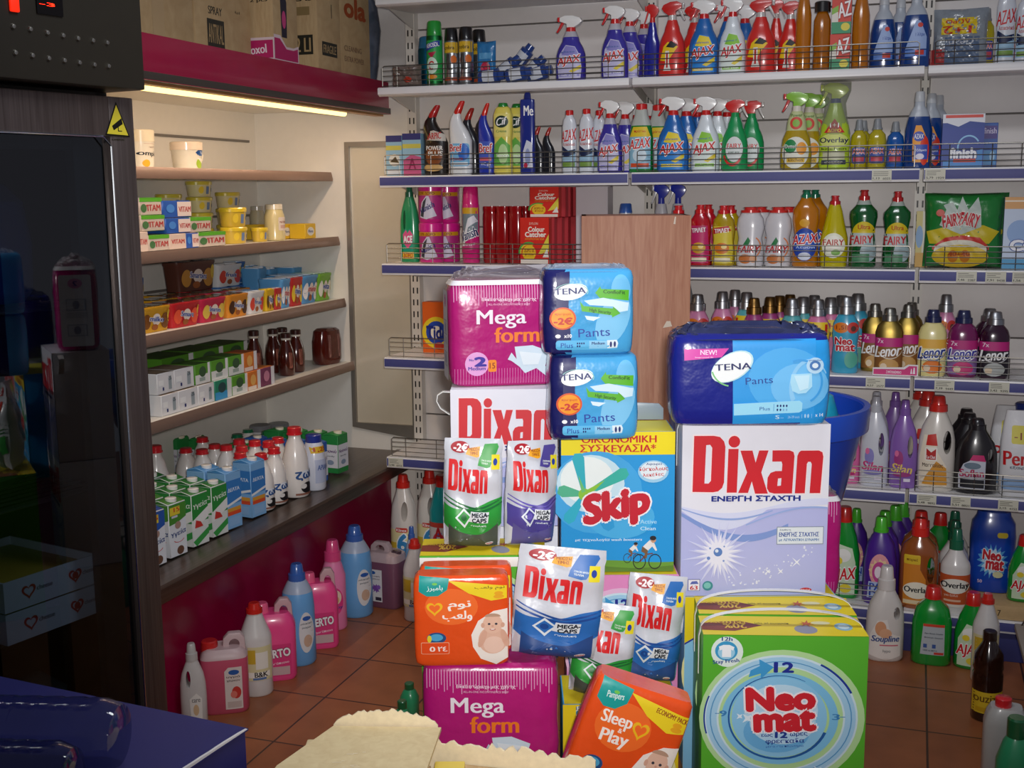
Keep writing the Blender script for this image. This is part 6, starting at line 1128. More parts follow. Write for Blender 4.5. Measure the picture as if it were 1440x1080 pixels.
for it in range(14):
    bx = [box_of(o, k) for o, k in goods]; moved = 0
    for i in range(len(goods)):
        for j in range(i):
            A, B = bx[i], bx[j]; d = [min(A[c][1], B[c][1])-max(A[c][0], B[c][0]) for c in range(3)]
            if min(d) <= .0005: continue
            a, b = goods[i][0], goods[j][0]
            chill = a.location.x < -1.12 and a.location.y < -.02 and a.location.z > .5
            ac, dc = (1, 0) if chill else (0, 1)      # across, depth
            if d[2] < .014:
                up = a if a.location.z > b.location.z else b; up.location.z += d[2]+.0006
            elif d[ac] < .016 or (a.location.z < .1 and d[ac] < .05):
                sg = 1 if a.location[ac] > b.location[ac] else -1
                a.location[ac] += sg*(d[ac]/2+.0010); b.location[ac] -= sg*(d[ac]/2+.0010)
            else:
                far = (a if a.location.x < b.location.x else b) if chill else (a if a.location.y > b.location.y else b)
                near = b if far is a else a; kf = goods[i if far is a else j][1]; X = bx[i if far is a else j]
                room = (X[0][0]+1.748) if chill else (-.042-X[1][1])
                sh = min(d[dc]+.0005, max(room, 0)); far.location[dc] += -sh if chill else sh
                if sh < d[dc]:
                    rest = d[dc]-sh+.001; ax = 1
                    w0 = X[dc][1]-X[dc][0]; f = max(.6, 1-rest*.55/w0); far.scale[ax] *= f; far.location[dc] -= rest*.22*(1 if chill else -1)
                    near.scale[ax] *= max(.75, 1-rest*.4/w0); near.location[dc] -= rest*.2*(-1 if chill else 1)
            bx[i], bx[j] = box_of(*goods[i]), box_of(*goods[j]); moved += 1
    for i, (o, k) in enumerate(goods):
        if o.location.x < -1.12 and o.location.y < .05 and o.location.z > .5:
            X = box_of(o, k); o.location.y -= max(0, X[1][1]+.006); o.location.x += max(0, -1.749-X[0][0])
    if not moved: break

spawn(*LATE)
# ================================================================== cartons on the cabinet roof
ZR = 2.0952
def roofbox(y0, y1, xf, h, label, prf=None, prl=None, mat=KRAFT, d=.3, name='cardboard_box', group='cardboard boxes on the chiller roof'):
    y0, y1 = y0+.003, y1-.003
    o = empty(name, (xf-d/2, (y0+y1)/2, ZR)); tag(o, label, 'box', group)
    part('carton', MB().box(-d/2, d/2, -(y1-y0)/2, (y1-y0)/2, 0, h, mat).mesh('carton', bevel=.003), o)
    if prf: mb = MB(); prf.bake(mb, flat_side(d/2)); part('printed_panel', mb.mesh('printed_panel', smooth=False), o)
    if prl: mb = MB(); prl.bake(mb, flat(-(y1-y0)/2)); part('printed_panel', mb.mesh('printed_panel', smooth=False), o)
INK = '#2c2a22'
roofbox(-2.05, -1.60, -1.22, .42, 'plain brown cardboard box hidden partly by the fridge top')
roofbox(-1.60, -1.285, -1.20, .42, 'plain brown cardboard box with a taped seam beside the fridge', Print().rect(-.06, 0, -.0, .42, '#b89c74'))
roofbox(-1.28, -.94, -1.20, .42, 'brown box printed with a spray bottle outline and stamped panel', Print().t('SPRAY', -.09, .12, -.01, .145, INK, .02).rect(-.10, .012, .0, .105, INK).t('ANTIKAL', -.094, .03, -.006, .09, '#a88c62', .02).ring(-.05, .21, .02, .04, .004, INK).t('4 x 4', .07, .14, .10, .15, INK))
roofbox(-.93, -.755, -1.12, .46, 'brown box with pink printed skirt and dark bottle picture', Print().poly([(-.086, 0), (.086, 0), (.086, .06), (.05, .05), (0, .05), (-.04, .085), (-.086, .085)], '#dfc8cc').poly([(-.082, .004), (.08, .004), (.08, .05), (.05, .042), (0, .042), (-.045, .074), (-.082, .074)], '#b82462').poly([(-.03, .08), (-.034, .22), (-.012, .24), (.01, .20), (.006, .08)], '#241c30').ell(-.012, .14, .014, .03, '#c8407c'),
        Print().rect(-.15, 0, .15, .075, '#dfc8cc').rect(-.146, .006, .146, .066, '#b82462').t('Aroxol', .02, .02, .12, .05, '#f0dce4', .03, rot=4).t('x 12 pcs', .02, .19, .13, .205, INK, .02), KRAFT)
roofbox(-.62, -.43, -1.115, .46, 'pale yellow brown box with blue mark and stamped panels', Print().rect(-.03, .27, .05, .30, '#3a6a9c').rect(-.06, .05, .06, .10, INK).t('FRAGILE', -.05, .06, .05, .09, '#a88c62', .02).rect(.02, .19, .025, .24, INK), Print().t('GLAS', .03, .24, .13, .265, INK, .03).rect(.05, .19, .12, .22, '#8a744c').rect(.03, .05, .13, .12, INK).t('12 LI', .045, .06, .12, .11, '#b09468', .03), CREAM if 0 else KRAFT)
roofbox(-.425, -.14, -1.13, .46, 'brown box with faint red print at the end of the chiller roof', Print().t('ola', -.08, .22, .10, .29, '#a04a24', .04).t('CLEANING', -.09, .09, .06, .11, '#7a5a40', .02).t('EXTRA POWER', -.09, .05, .08, .07, '#7a5a40', .02))
p = onY(530, 108, -.06); o = empty('wrapped_bottle_pack', (-1.19, -.075, ZR)); tag(o, 'dark clear wrapped pack between the cardboard boxes and shelves', 'pack')
part('wrapping', MB().loft([(0, .05, .05), (.06, .06, .055), (.2, .075, .058), (.3, .06, .05), (.36, .03, .03), (.40, .035, .03)], M('#4a5260', .15, coat=.8, var=.5, scale=30, bump=.6), 2.2, 20).mesh('wrapping'), o)
# ================================================================== the stack of packs and boxes in the middle
def spot(u0, u1, v0, v1, t):
    a, b = onT(u0, v0, t), onT(u1, v1, t); ca = (a-CAM).dot(SX); cb = (b-CAM).dot(SX)
    return (ca+cb)/2, cb-ca, b.z, a.z-b.z      # s, width, bottom, height
def thing(name, s, t, z, label, cat, rz=0, ry=0, group=None, rx=0):
    p = st(s, t, z); return tag(empty(name, p, YAW+rz, 1, rx, ry), label, cat, group)
DX = [[[(200, 138), (310, 138), (345, 145), (368, 170), (376, 200), (372, 400), (362, 430), (340, 450), (310, 455), (195, 452)], [(268, 190), (290, 188), (302, 205), (298, 390), (285, 405), (262, 405)]],
      [[(425+33*cos(2*pi*k/16), 172+33*sin(2*pi*k/16)) for k in range(16)]], [[(393, 212), (450, 212), (445, 458), (388, 458)]],
      [[(460, 222), (528, 222), (547, 290), (565, 222), (618, 222), (580, 345), (620, 465), (548, 465), (528, 395), (508, 460), (452, 460), (500, 345)]],
      [[(640, 222), (735, 222), (758, 232), (764, 255), (756, 465), (655, 465), (628, 458), (614, 435), (616, 375), (632, 348), (660, 338), (695, 338), (697, 300), (692, 285), (640, 285)], [(675, 380), (694, 378), (692, 420), (672, 422)]],
      [[(800, 225), (900, 225), (920, 235), (926, 260), (915, 465), (855, 465), (862, 300), (855, 288), (842, 288), (835, 300), (828, 465), (772, 465), (780, 255), (788, 235)]]]
def dixan(pr, x0, y0, x1, y1, m=RED, slope=0):
    f = lambda p: (x0+(p[0]-195)/731*(x1-x0), y0+(p[1]-138)/327*(y1-y0)+slope*((p[0]-195)/731)*(x1-x0))
    for g_ in DX: pr.poly([f(p) for p in g_[0]], m, [[f(p) for p in h_] for h_ in g_[1:]])
def wave(pr, x0, x1, f, g_, m, n=24):
    pr.poly([(x0+(x1-x0)*i/n, f(i/n)) for i in range(n+1)]+[(x0+(x1-x0)*(n-i)/n, g_((n-i)/n)) for i in range(n+1)], m)
def boxthing(name, label, s, t, z, w, h, d, body, front, box, faces=None, top=None, rz=0, cat='box', group=None, handle=None, side=None, bevel=.003):
    """carton whose front stands at depth t; the front artwork is measured in the frame box"""
    a = YAW+rz; o = thing(name, s, t, z, label, cat, rz, 0, group)
    o.location += Vector((-sin(a), cos(a), 0))*(d/2)
    part('carton', MB().box(-w/2, w/2, -d/2, d/2, 0, h, body, faces).mesh('carton', bevel=bevel), o)
    if front:
        pr = Print(box, w, h); front(pr); mb = MB(); pr.bake(mb, flat(-d/2)); part('front_print', mb.mesh('front_print', smooth=False), o)
    if top: mb = MB(); pr = Print(); top(pr, w, d); pr.bake(mb, flat_top(h, 0)); part('top_print', mb.mesh('top_print', smooth=False), o)
    if side: mb = MB(); pr = Print(); side(pr, d, h); pr.bake(mb, flat_side(-w/2, -1)); part('side_print', mb.mesh('side_print', smooth=False), o)
    if handle:
        hh, m, yo = handle; n = 20
        pts = [(-w/2-.003, h-.10), (-w/2-.003, h-.02)]+[(-w*.5*cos(pi*i/n), h-.01+hh*sin(pi*i/n)**.7) for i in range(n+1)]+[(w/2+.003, h-.02), (w/2+.003, h-.10)]
        mb = MB().ribbon(pts, .012, .0015, m)
        for i, v in enumerate(mb.v): mb.v[i] = (v[0], v[1]+yo, v[2])
        part('handle', mb.mesh('handle'), o, 'white plastic carrying strap')
    return o
# hidden cartons the packs stand on
def plain(s, t, z0, z1, w, d, label, mat=KRAFT):
    boxthing('cardboard_carton', label, s, t, z0, w, z1-z0-.0015, d, mat, None, None, group='brown cartons under the packs')
# ---- detergent boxes, big white one
def dix_front(big):
    def f(p):
        p.rect(135, 78, 962, 1050, '#e4e4ee')
        wave(p, 135, 962, lambda k: 560+90*sin(pi*min(1, k*1.9))*(1 if k < .53 else 0)+(0 if k < .53 else -20*sin((k-.53)*6)), lambda k: 1050, '#b4b8e6')
        wave(p, 135, 962, lambda k: 535+40*sin(k*5), lambda k: 560+110*sin(pi*min(1, k*1.7))-60*max(0, k-.5), '#d4d8f2')
        wave(p, 135, 740, lambda k: 570+130*sin(k*2.6), lambda k: 590+150*sin(k*2.6), '#7f98d4'); wave(p, 135, 650, lambda k: 545+60*sin(k*2.9), lambda k: 550+66*sin(k*2.9), '#90a8dc'); wave(p, 500, 960, lambda k: 640-100*sin(k*1.9), lambda k: 648-98*sin(k*1.9), '#98aee0')
        p.star(350, 810, 70, 190, 22, '#cfd2f0', 3).star(345, 805, 60, 125, 20, '#e8e8f6', 5).ell(345, 797, 25, 25, '#5a80c0').ell(338, 790, 10, 10, '#dfe8f4').ell(292, 832, 10, 10, '#6a8ac8').ell(300, 775, 6, 6, '#7f9ad0').ell(378, 848, 6, 6, '#7f9ad0').ell(380, 765, 5, 5, '#7f9ad0')
        r = random.Random(2)
        for i in range(46):
            k = r.random(); x, y = 400+k*480, 960-k*k*200+r.uniform(-40, 45); q = r.uniform(3, 7); p.ell(x, y, q, q, '#e0e2f4', n=6)
        p.star(795, 860, 6, 38, 4, '#eceef8').star(705, 912, 5, 24, 4, '#eceef8').star(632, 912, 5, 22, 4, '#eceef8')
        dixan(p, 188, 130, 932, 474, '#f6e4e6'); dixan(p, 195, 138, 926, 466, '#d0202c')
        p.t('ΕΝΕΡΓΗ ΣΤΑΧΤΗ', 305, 477, 803, 507, '#1c2c86', .04)
        p.rect(676, 655, 942, 757, '#8a94a4').rect(680, 659, 938, 753, '#dfe6ec').t('Σύνθεση', 692, 668, 755, 680, '#5a6a7c').t('ΕΝΕΡΓΗΣ ΣΤΑΧΤΗΣ', 690, 686, 915, 712, '#23489a', .03).t('με ΛΕΥΚΑΝΤΙΚΗ ΔΥΝΑΜΗ', 690, 722, 915, 741, '#2a6aa8', .02)
        p.rect(177, 953, 246, 1020, '#343c7a').rect(180, 956, 243, 1018, '#eceaf2').poly([(188, 982), (200, 965), (228, 963), (238, 980)], '#5a68b0').t('63', 190, 990, 232, 1014, '#c8282e', .03)
        p.ell(290, 992, 30, 28, '#3c8a94').ell(288, 990, 20, 18, '#7ac0bc').ell(850, 1021, 34, 13, '#c8343a').t('Henkel', 826, 1014, 874, 1028, '#f4eef0', .01)
    return f
DB = (135, 78, 962, 1050); WB = paper('#e2e2ea'); STRAP = plastic('#e4e4e0')
def neo(bg, glow, z0='12'):
    def f(p):
        p.rect(195, 400, 1035, 1508, bg)
        p.ell(605, 880, 425, 400, glow, n=40).ring(600, 880, 395, 370, 75, '#cfe6ee', n=48).ring(600, 880, 385, 358, 55, '#a4d0ea', n=48).ring(600, 880, 365, 335, 6, '#5a9ac8', n=48).ring(595, 880, 300, 270, 45, '#7cc0e4', n=48).ring(590, 875, 262, 248, 16, '#1f5a9c', 20, 300, n=40, t1=3).ell(592, 872, 245, 235, '#8cc8ea', n=36).ell(600, 830, 190, 150, '#bfe0f2', n=30).ell(580, 960, 170, 120, '#6ab0de', n=30).ell(610, 900, 170, 130, '#b8dcf0', n=30)
        p.ring(600, 880, 398, 372, 12, '#1c3a94', 300, 335).ring(600, 880, 398, 372, 8, '#1c3a94', 165, 200)
        p.poly([(482, 535), (558, 580), (492, 650), (492, 618), (430, 640), (440, 600), (486, 575)], '#3f9ad0').star(430, 880, 12, 34, 4, '#e4f2fa').star(390, 870, 8, 22, 4, '#e4f2fa')
        p.t('12', 562, 552, 656, 608, '#1f2e90', .04).t('9', 287, 838, 320, 872, '#3a80b8', .03).t('3', 865, 848, 900, 882, '#3a80b8', .03).rect(262, 853, 285, 857, '#3a80b8').rect(903, 863, 930, 867, '#3a80b8')
        p.t('Neo', 428, 700, 765, 825, '#cf2330', .06, out='#f4eef2', rot=-3, ow=.05).t('mat', 470, 838, 770, 945, '#cf2330', .06, out='#f4eef2', rot=-3, ow=.05)
        p.t('εως', 502, 968, 560, 988, '#1f3a8c', .02, rot=-3).t('12', 575, 955, 633, 988, '#1f3a8c', .05).t('ωρες', 650, 955, 738, 982, '#1f3a8c', .02, rot=-5).t('φρεσκαδα', 525, 992, 722, 1026, '#1f3a8c', .02, rot=-3).t('μεσα στο πλυντηριο', 528, 1034, 722, 1050, '#2a4a9c', .01, rot=-3)
        p.ell(318, 495, 82, 88, '#dfeee4').ell(314, 490, 58, 56, '#3a9ac8').ell(314, 498, 44, 40, '#9cd0e8').poly([(275, 465), (298, 455), (330, 455), (355, 468), (348, 488), (338, 482), (338, 525), (292, 525), (292, 482), (280, 488)], '#eef4f6').t('12h', 290, 410, 343, 432, '#24408c', .03).t('Stay Fresh', 246, 538, 380, 566, '#24408c', .03, rot=-6)
        p.star(800, 1180, 10, 30, 4, '#e8f6fc')
    return f
def neo_top(p, w, d):
    p.rect(-w/2, -d/2, w/2, d/2, '#e0c81e').poly([(-w/2, d*.1), (-w*.25, d*.24), (-w*.12, 0), (-w*.3, -d*.3), (-w/2, -d*.26)], '#7c3022').t('20%', -w*.36, -d*.16, -w*.22, d*.10, '#d8b43a', .03, rot=180).t('ΕΚΠΤΩΣΗ', -w*.46, d*.09, -w*.22, d*.2, '#d8b43a', .03, rot=180).t('προϊόντα με τιμή', -w*.16, d*.06, w*.05, d*.16, '#7c7230', .02, rot=180)
    p.ell(w*.14, -d*.18, w*.07, d*.22, '#8a8c9c', 20).star(w*.16, d*.12, w*.02, w*.06, 7, '#b85a2c', 2).ell(w*.25, d*.16, w*.06, d*.09, '#d4d0a0').ell(w*.38, -d*.02, w*.055, d*.2, '#8ab4c8').ell(w*.38, -d*.02, w*.035, d*.12, '#c4dae0')
NB = (195, 400, 1035, 1508); YEL = paper('#d8c020')
s, w_, z_, h_ = spot(990, 1208, 895, 1191, 2.2); NH, NW, ZT = .395, w_, .776
plain(s, 2.20, 0, ZT-NH, .30, .215, 'brown carton under the green laundry powder boxes')
boxthing('laundry_powder_box', 'green laundry powder box with blue ring at the front, white strap over its yellow top', s, 2.2, ZT-NH, NW, NH, .105, paper('#57b02e'), neo('#57b02e', '#b4dc9c'), NB, {'t': YEL}, neo_top, -.06, 'box', 'laundry powder boxes with a blue ring', (.045, STRAP, .0))
boxthing('laundry_powder_box', 'green laundry powder box directly behind the front green one, only its yellow top showing', s+.010, 2.316, ZT-NH, NW, NH, .105, paper('#57b02e'), neo('#57b02e', '#b4dc9c'), NB, {'t': YEL}, neo_top, -.06, 'box', 'laundry powder boxes with a blue ring', (.045, STRAP, .0))
s3, w3, _, _ = spot(965, 1170, 838, 1100, 2.43)
def yb(p): neo('#e0c41c', '#e8e0a0')(p); p.rect(195, 400, 290, 700, '#e6cc1c'); wave(p, 195, 300, lambda k: 700-70*k, lambda k: 1508, '#8ac4e8'); wave(p, 195, 300, lambda k: 690-70*k, lambda k: 702-70*k, '#2a3a94')
boxthing('laundry_powder_box', 'yellow and blue laundry powder box at the rear under the tall white detergent box', s3, 2.446, ZT-NH-.006, w3, NH, .14, paper('#7ab8e0'), yb, NB, {'t': YEL}, None, 0, 'box', 'laundry powder boxes with a blue ring')
plain(s3, 2.45, 0, ZT-NH-.006, .30, .13, 'brown carton under the yellow and blue powder box')
s, w_, z_, h_ = spot(960, 1160, 598, 836, 2.45)
boxthing('detergent_box', 'tall white detergent box with big red letters under the wide blue pants pack', s, 2.45, ZT-.0045, w_, h_, .12, WB, dix_front(1), DB, None, None, 0, 'box', 'white detergent boxes with red letters', (.0, STRAP, .0))
# small white boxes on the other side
s, w_, z_, h_ = spot(633, 781, 548, 739, 2.50); zs = z_; hs = h_
SMALLBOX = boxthing('detergent_box', 'smaller white detergent box with big red letters under the magenta pack', s, 2.50, zs, w_, hs, .15, WB, dix_front(0), (135, 78, 944, 1050), None, None, 0, 'box', 'white detergent boxes with red letters')
boxthing('detergent_box', 'smaller white detergent box beneath another, mostly hidden behind the pouches', s, 2.50, zs-hs-.0015, w_, hs, .15, WB, dix_front(0), (135, 78, 944, 1050), None, None, 0, 'box', 'white detergent boxes with red letters')
plain(s, 2.50, 0, zs-hs-.0015, w_*.98, .15, 'brown carton under the smaller white detergent boxes')
lp = part('strap_loop', MB().ribbon([(.012, .055), (-.004, .056), (-.016, .048), (-.018, .034), (-.01, .018), (.010, .004)], .014, .002, STRAP).mesh('strap_loop'), SMALLBOX, 'white plastic carrying loop'); lp.location = (-w_/2-.013, -.055, hs-.062)
# ---- blue box with splash and cyclists
def skip(p):
    p.rect(755, 145, 1390, 928, '#1f98dc').rect(755, 145, 1390, 272, '#f0dc10').t('ΟΙΚΟΝΟΜΙΚΗ', 870, 165, 1285, 205, '#c81e22', .03).t('ΣΥΣΚΕΥΑΣΙΑ*', 862, 214, 1282, 256, '#c81e22', .03)
    p.ell(950, 480, 260, 230, '#3fa8e4').ell(920, 430, 190, 160, '#c8e6f2').ell(900, 410, 150, 130, '#eef6f4').ell(1090, 620, 190, 120, '#48b0e6')
    for a, b, c in (((850, 290), 34, '#2ab0c0'), ((1100, 375), 34, '#35b4a4'), ((765, 470), 34, '#52b48c'), ((800, 620), 34, '#2cb0c8'), ((1020, 660), 36, '#2a9cd8')):
        dx, dy = a[0]-885, a[1]-490; L = math.hypot(dx, dy); nx, ny = -dy/L, dx/L
        p.poly([(885+nx*10, 490+ny*10), (a[0]+nx*b, a[1]+ny*b), (a[0]+dx/L*b*.8+nx*b*.6, a[1]+dy/L*b*.8+ny*b*.6), (a[0]+dx/L*b*.9-nx*b*.5, a[1]+dy/L*b*.9-ny*b*.5), (a[0]-nx*b, a[1]-ny*b), (885-nx*10, 490-ny*10)], c)
    p.ell(885, 490, 34, 34, '#8cc43a').poly([(885, 470), (1000, 410), (905, 505)], '#8cc43a').poly([(870, 480), (850, 380), (892, 470)], '#6cc070')
    p.t('Skip', 885, 470, 1245, 665, '#c81c30', .06, out='#f6f2f6', rot=-11, shear=.16, ow=.045).t('Active', 1198, 632, 1290, 655, '#a8dcf4', .02).t('Clean', 1200, 672, 1285, 692, '#c8e8f6', .02)
    p.ell(1270, 365, 86, 62, '#9ed0ec').ell(1270, 360, 74, 50, '#e2eef4').t('Αφαιρεί', 1230, 316, 1318, 332, '#2a4a8c', .02).t('δύσκολους', 1190, 338, 1352, 364, '#c8282e', .02, rot=-2).t('λεκέδες', 1212, 372, 1328, 394, '#c8282e', .02, rot=-3)
    p.t('με τεχνολογία wash boosters', 835, 736, 1210, 756, '#d8ecf6', .02, shear=.2)
    wave(p, 755, 1390, lambda k: 880-12*sin(k*5)-18*k, lambda k: 928, '#6a9a34'); wave(p, 755, 1390, lambda k: 900-8*sin(k*7), lambda k: 928, '#587f2c')
    for cx, cy, q in ((1240, 872, 1.0), (1155, 852, .62)):
        for dx in (-44, 44): p.ring(cx+dx*q, cy, 37*q, 44*q, 5*q, '#2a2624', n=20)
        p.poly([(cx-44*q, cy), (cx-10*q, cy-44*q), (cx+30*q, cy-50*q), (cx+34*q, cy-44*q), (cx-4*q, cy-38*q), (cx-38*q, cy+2)], '#7a3a34').poly([(cx-24*q, cy-86*q), (cx+14*q, cy-122*q), (cx+40*q, cy-104*q), (cx+56*q, cy-64*q), (cx+48*q, cy-60*q), (cx+28*q, cy-86*q), (cx+2*q, cy-60*q)], '#ece8e4').poly([(cx-28*q, cy-88*q), (cx+4*q, cy-64*q), (cx-2*q, cy-20*q), (cx-14*q, cy-18*q), (cx-14*q, cy-48*q), (cx-34*q, cy-58*q)], '#7a5a3c').ell(cx+34*q, cy-124*q, 15*q, 17*q, '#c89878').ell(cx+32*q, cy-134*q, 18*q, 13*q, '#26242a')
    p.rrect(798, 858, 858, 912, 8, '#dfe8f2').poly([(800, 858), (810, 836), (846, 836), (866, 852), (850, 866)], '#2a5aa8').t('60', 806, 874, 850, 902, '#c8282e', .03).rrect(886, 834, 964, 910, 8, '#e4ecf4').ring(925, 872, 30, 30, 8, '#24549c').t('care', 906, 868, 942, 878, '#24549c', .02)
s, w_, z_, h_ = spot(789, 947, 608, 803, 2.45); zk = z_
SKIPBOX = boxthing('detergent_box', 'bright blue detergent box with red slanted letters and two cyclists under the blue pants packs', s, 2.45, zk, w_, h_, .13, paper('#1f98dc'), skip, (755, 145, 1390, 928), {'t': paper('#e8dc50')}, None, 0, 'box', None); HSK = h_
lp = part('carrying_handle', MB().prism([(-.046, .02), (.046, .02), (.046, .045), (.036, .056), (-.04, .06), (-.046, .056)], -.002, .002, M('#8a98a6', .3)).mesh('carrying_handle', bevel=.001), SKIPBOX, 'grey and white rounded handle'); lp.location = (w_*.27, .06, h_-.018)
sp, wp, _, _ = spot(797, 952, 803, 1000, 2.43)
boxthing('laundry_powder_box', 'pink laundry powder box with blue ring under the bright blue detergent box', sp, 2.43, zk-NH-.0015, wp, NH, .15, paper('#e48cc0'), neo('#e48cc0', '#e8b8d8'), NB, {'t': YEL}, None, 0, 'box', 'laundry powder boxes with a blue ring')
plain(sp, 2.44, 0, zk-NH-.003, wp*.97, .13, 'brown carton under the pink powder box')
# yellow topped box the two small pouches stand on
s, w_, _, _ = spot(590, 768, 790, 900, 2.31); zl = .908
STRAPBOX = boxthing('laundry_powder_box', 'laundry powder box with yellow top and white strap under the two standing pouches', s, 2.315, zl-NH, w_*1.0, NH, .118, paper('#57b02e'), neo('#57b02e', '#b4dc9c'), NB, {'t': YEL, 'f': YEL}, neo_top, 0, 'box', 'laundry powder boxes with a blue ring')
lp = part('strap', MB().box(-w_/2, w_/2, -.0015, .0015, 0, .020, plastic('#ecebe6')).mesh('strap', bevel=.001), STRAPBOX, 'broad white strap'); lp.location = (0, -.0648, NH-.022)
plain(s, 2.312, 0, zl-NH-.0005, w_*.98, .12, 'brown carton under the yellow topped powder box')
# ---- diaper packs: rounded film packs
def soft(name, label, s, t, z, w, h, d, body, front, box, rz=0, ry=0, group=None, n=7, side=None, extra=None, cat='pack', rx=0, seed=1, paint=None):
    a = YAW+rz; o = thing(name, s, t, z, label, cat, rz, ry, group, rx); o.location += Vector((-sin(a), cos(a), 0))*(d/2)
    r = random.Random(seed); k = lambda: 1+r.uniform(-.012, .012)
    prof = [(0, w*.44, d*.40), (h*.03, w*.478, d*.46), (h*.10, w*.492*k(), d*.49), (h*.3, w*.5*k(), d*.5*k()), (h*.5, w*.498*k(), d*.5*k()), (h*.7, w*.5*k(), d*.5*k()), (h*.9, w*.494*k(), d*.485), (h*.97, w*.48, d*.45), (h, w*.45, d*.38)]
    mb = MB(); m2 = []; N = 22
    xs = [sin(pi/2*(2*i/N-1)) for i in range(N+1)]
    sec = [(x, -(1-abs(x)**n)**(1/n)) for x in xs[:-1]]+[(-x, (1-abs(x)**n)**(1/n)) for x in xs[:-1]]; L = len(sec)
    zs = []
    for p, q in zip(prof, prof[1:]): zs += [tuple(p[c]+(q[c]-p[c])*k_/2 for c in range(3)) for k_ in range(2)]
    zs.append(prof[-1])
    vs = [(p[1]*x, p[2]*y, p[0]) for p in zs for x, y in sec]; body_ = mb.mi(body)
    mb.v = vs
    for j in range(len(zs)-1):
        for i in range(L):
            i2 = (i+1) % L; mb.f.append([j*L+i, j*L+i2, (j+1)*L+i2, (j+1)*L+i]); xc = (sec[i][0]+sec[i2][0])/2; zc = (zs[j][0]+zs[j+1][0])/2/h
            mb.m.append(mb.mi(paint(xc, zc, sec[i][1]+sec[i2][1] < 0) or body) if paint else body_)
    for r_ in (list(range(L))[::-1], [(len(zs)-1)*L+i for i in range(L)]): mb.f.append(r_); mb.m.append(body_)
    part('wrapper', mb.mesh('wrapper'), o)
    pr = Print(box, w, h); front(pr); mb = MB(); pr.bake(mb, wrapf(prof, n), .012, .0011, .0004); part('front_print', mb.mesh('front_print'), o)
    if side: pr = Print(); side(pr, d, h); mb = MB(); pr.bake(mb, flat_side(-w/2-.002, -1)); part('side_print', mb.mesh('side_print', smooth=False), o)
    if extra: extra(o, w, h, d)
    return o
MAG = film('#b41a74')
def mega(p):
    # frame measured on the lower pack
    for i in range(44): x = 130+i*14.1; p.rect(x, 612, x+4, 680+30*((i*7) % 5)/5+(0 if i % 3 else 20), '#dc9ac4')
    for i in range(43): x = 130+i*14.4; p.rect(x, 1045, x+3.5, 1125, '#cc6aa4')
    p.t('Ειδικό εσώρουχο μιας χρήσης', 275, 680, 562, 702, '#f0dcea', .02, rot=1).t('ALL-IN-ONE INCONTINENCE BRIEF', 308, 710, 528, 720, '#e4bcd6', .0, rot=1)
    p.t('Mega', 248, 742, 506, 838, '#efe8f0', .02).t('form', 342, 832, 575, 912, '#ee7a1c', .03)
    p.ell(245, 1020, 62, 62, '#e2a0d8').t('2', 236, 985, 290, 1030, '#3a2a9c', .05).t('No', 205, 992, 228, 1004, '#3a2a9c', .03).t('Medium', 200, 1034, 290, 1052, '#3a2a9c', .03).rrect(304, 1000, 348, 1062, 10, '#ee8a1c').t('15', 312, 1015, 340, 1045, '#8c3a1c', .02)
    p.poly([(445, 935), (540, 930), (632, 965), (608, 1040), (640, 1060), (610, 1090), (560, 1050), (500, 1075), (470, 1040), (430, 1010), (408, 1000), (428, 965), (455, 1000)], '#cfe0ec').poly([(470, 960), (590, 975), (570, 1030), (490, 1030)], '#e4eef4')
MBX = (105, 590, 775, 1140)
def mega_side(p, d, h):
    p.rrect(-d*.36, h*.06, d*.36, h*.9, .006, '#dcdce4').ell(0, h*.8, d*.16, h*.06, '#d890c0').t('2', -d*.05, h*.77, d*.05, h*.83, '#3a2a9c', .03)
    for y in (.48, .18): p.rect(-d*.22, h*y, d*.22, h*(y+.14), '#a4a8bc').rect(-d*.2, h*(y+.01), d*.2, h*(y+.13), '#d0d2de').ell(0, h*(y+.07), d*.08, h*.05, '#8c90a8')
    for i in range(6): p.rect(-d*.24, h*(.40+.011*i), d*.24, h*(.404+.011*i), '#a8aab8')
def crumple(me, z0, amp, seed):
    r = random.Random(seed)
    for v in me.vertices:
        if v.co.z > z0: v.co += Vector((r.uniform(-1, 1), r.uniform(-1, 1), r.uniform(-1, 1)))*amp
    return me
def gather(w, h, d, m, levels, seed, amp=.006):
    pf = []
    for a, b in zip(levels, levels[1:]): pf += [tuple(a[i]+(b[i]-a[i])*k_/3 for i in range(3)) for k_ in range(3)]
    pf.append(levels[-1]); mb = MB().loft([(h*z, w*x, d*y) for z, x, y in pf], m, 5, 44, bot=False)
    return crumple(mb.mesh('clear_gather'), h*levels[0][0]+.006, amp, seed)
def mega_film(o, w, h, d):
    part('white_seam', MB().loft([(h*.955, w*.492, d*.475), (h*.998, w*.468, d*.42)], film('#e4e2e6'), 7, 48, top=False, bot=False).mesh('white_seam'), o)
    part('clear_gather', gather(w, h, d, clear('#d8d0d4', .10), [(.99, .47, .43), (1.03, .44, .30), (1.07, .40, .12), (1.10, .36, .05)], 3), o, 'crumpled clear film on top')
s, w_, z_, h_ = spot(594, 768, 937, 1080, 2.2); HM = .238; ZM = .722
soft('diaper_pack', 'magenta striped diaper pack at the bottom, under the orange packs', s+.012, 2.195, ZM-HM, w_*1.12, HM, .112, MAG, mega, MBX, 0, 0, 'magenta striped diaper packs')
plain(s, 2.19, 0, ZM-HM-.001, .27, .115, 'brown carton under the lower magenta diaper pack')
s, w_, z_, h_ = spot(631, 812, 400, 547, 2.54)
soft('diaper_pack', 'magenta striped diaper pack on top of the small white detergent box', s, 2.535, zs+hs+.0015, w_, h_, .115, MAG, mega, MBX, .16, 0, 'magenta striped diaper packs', side=mega_side, extra=mega_film, seed=4)
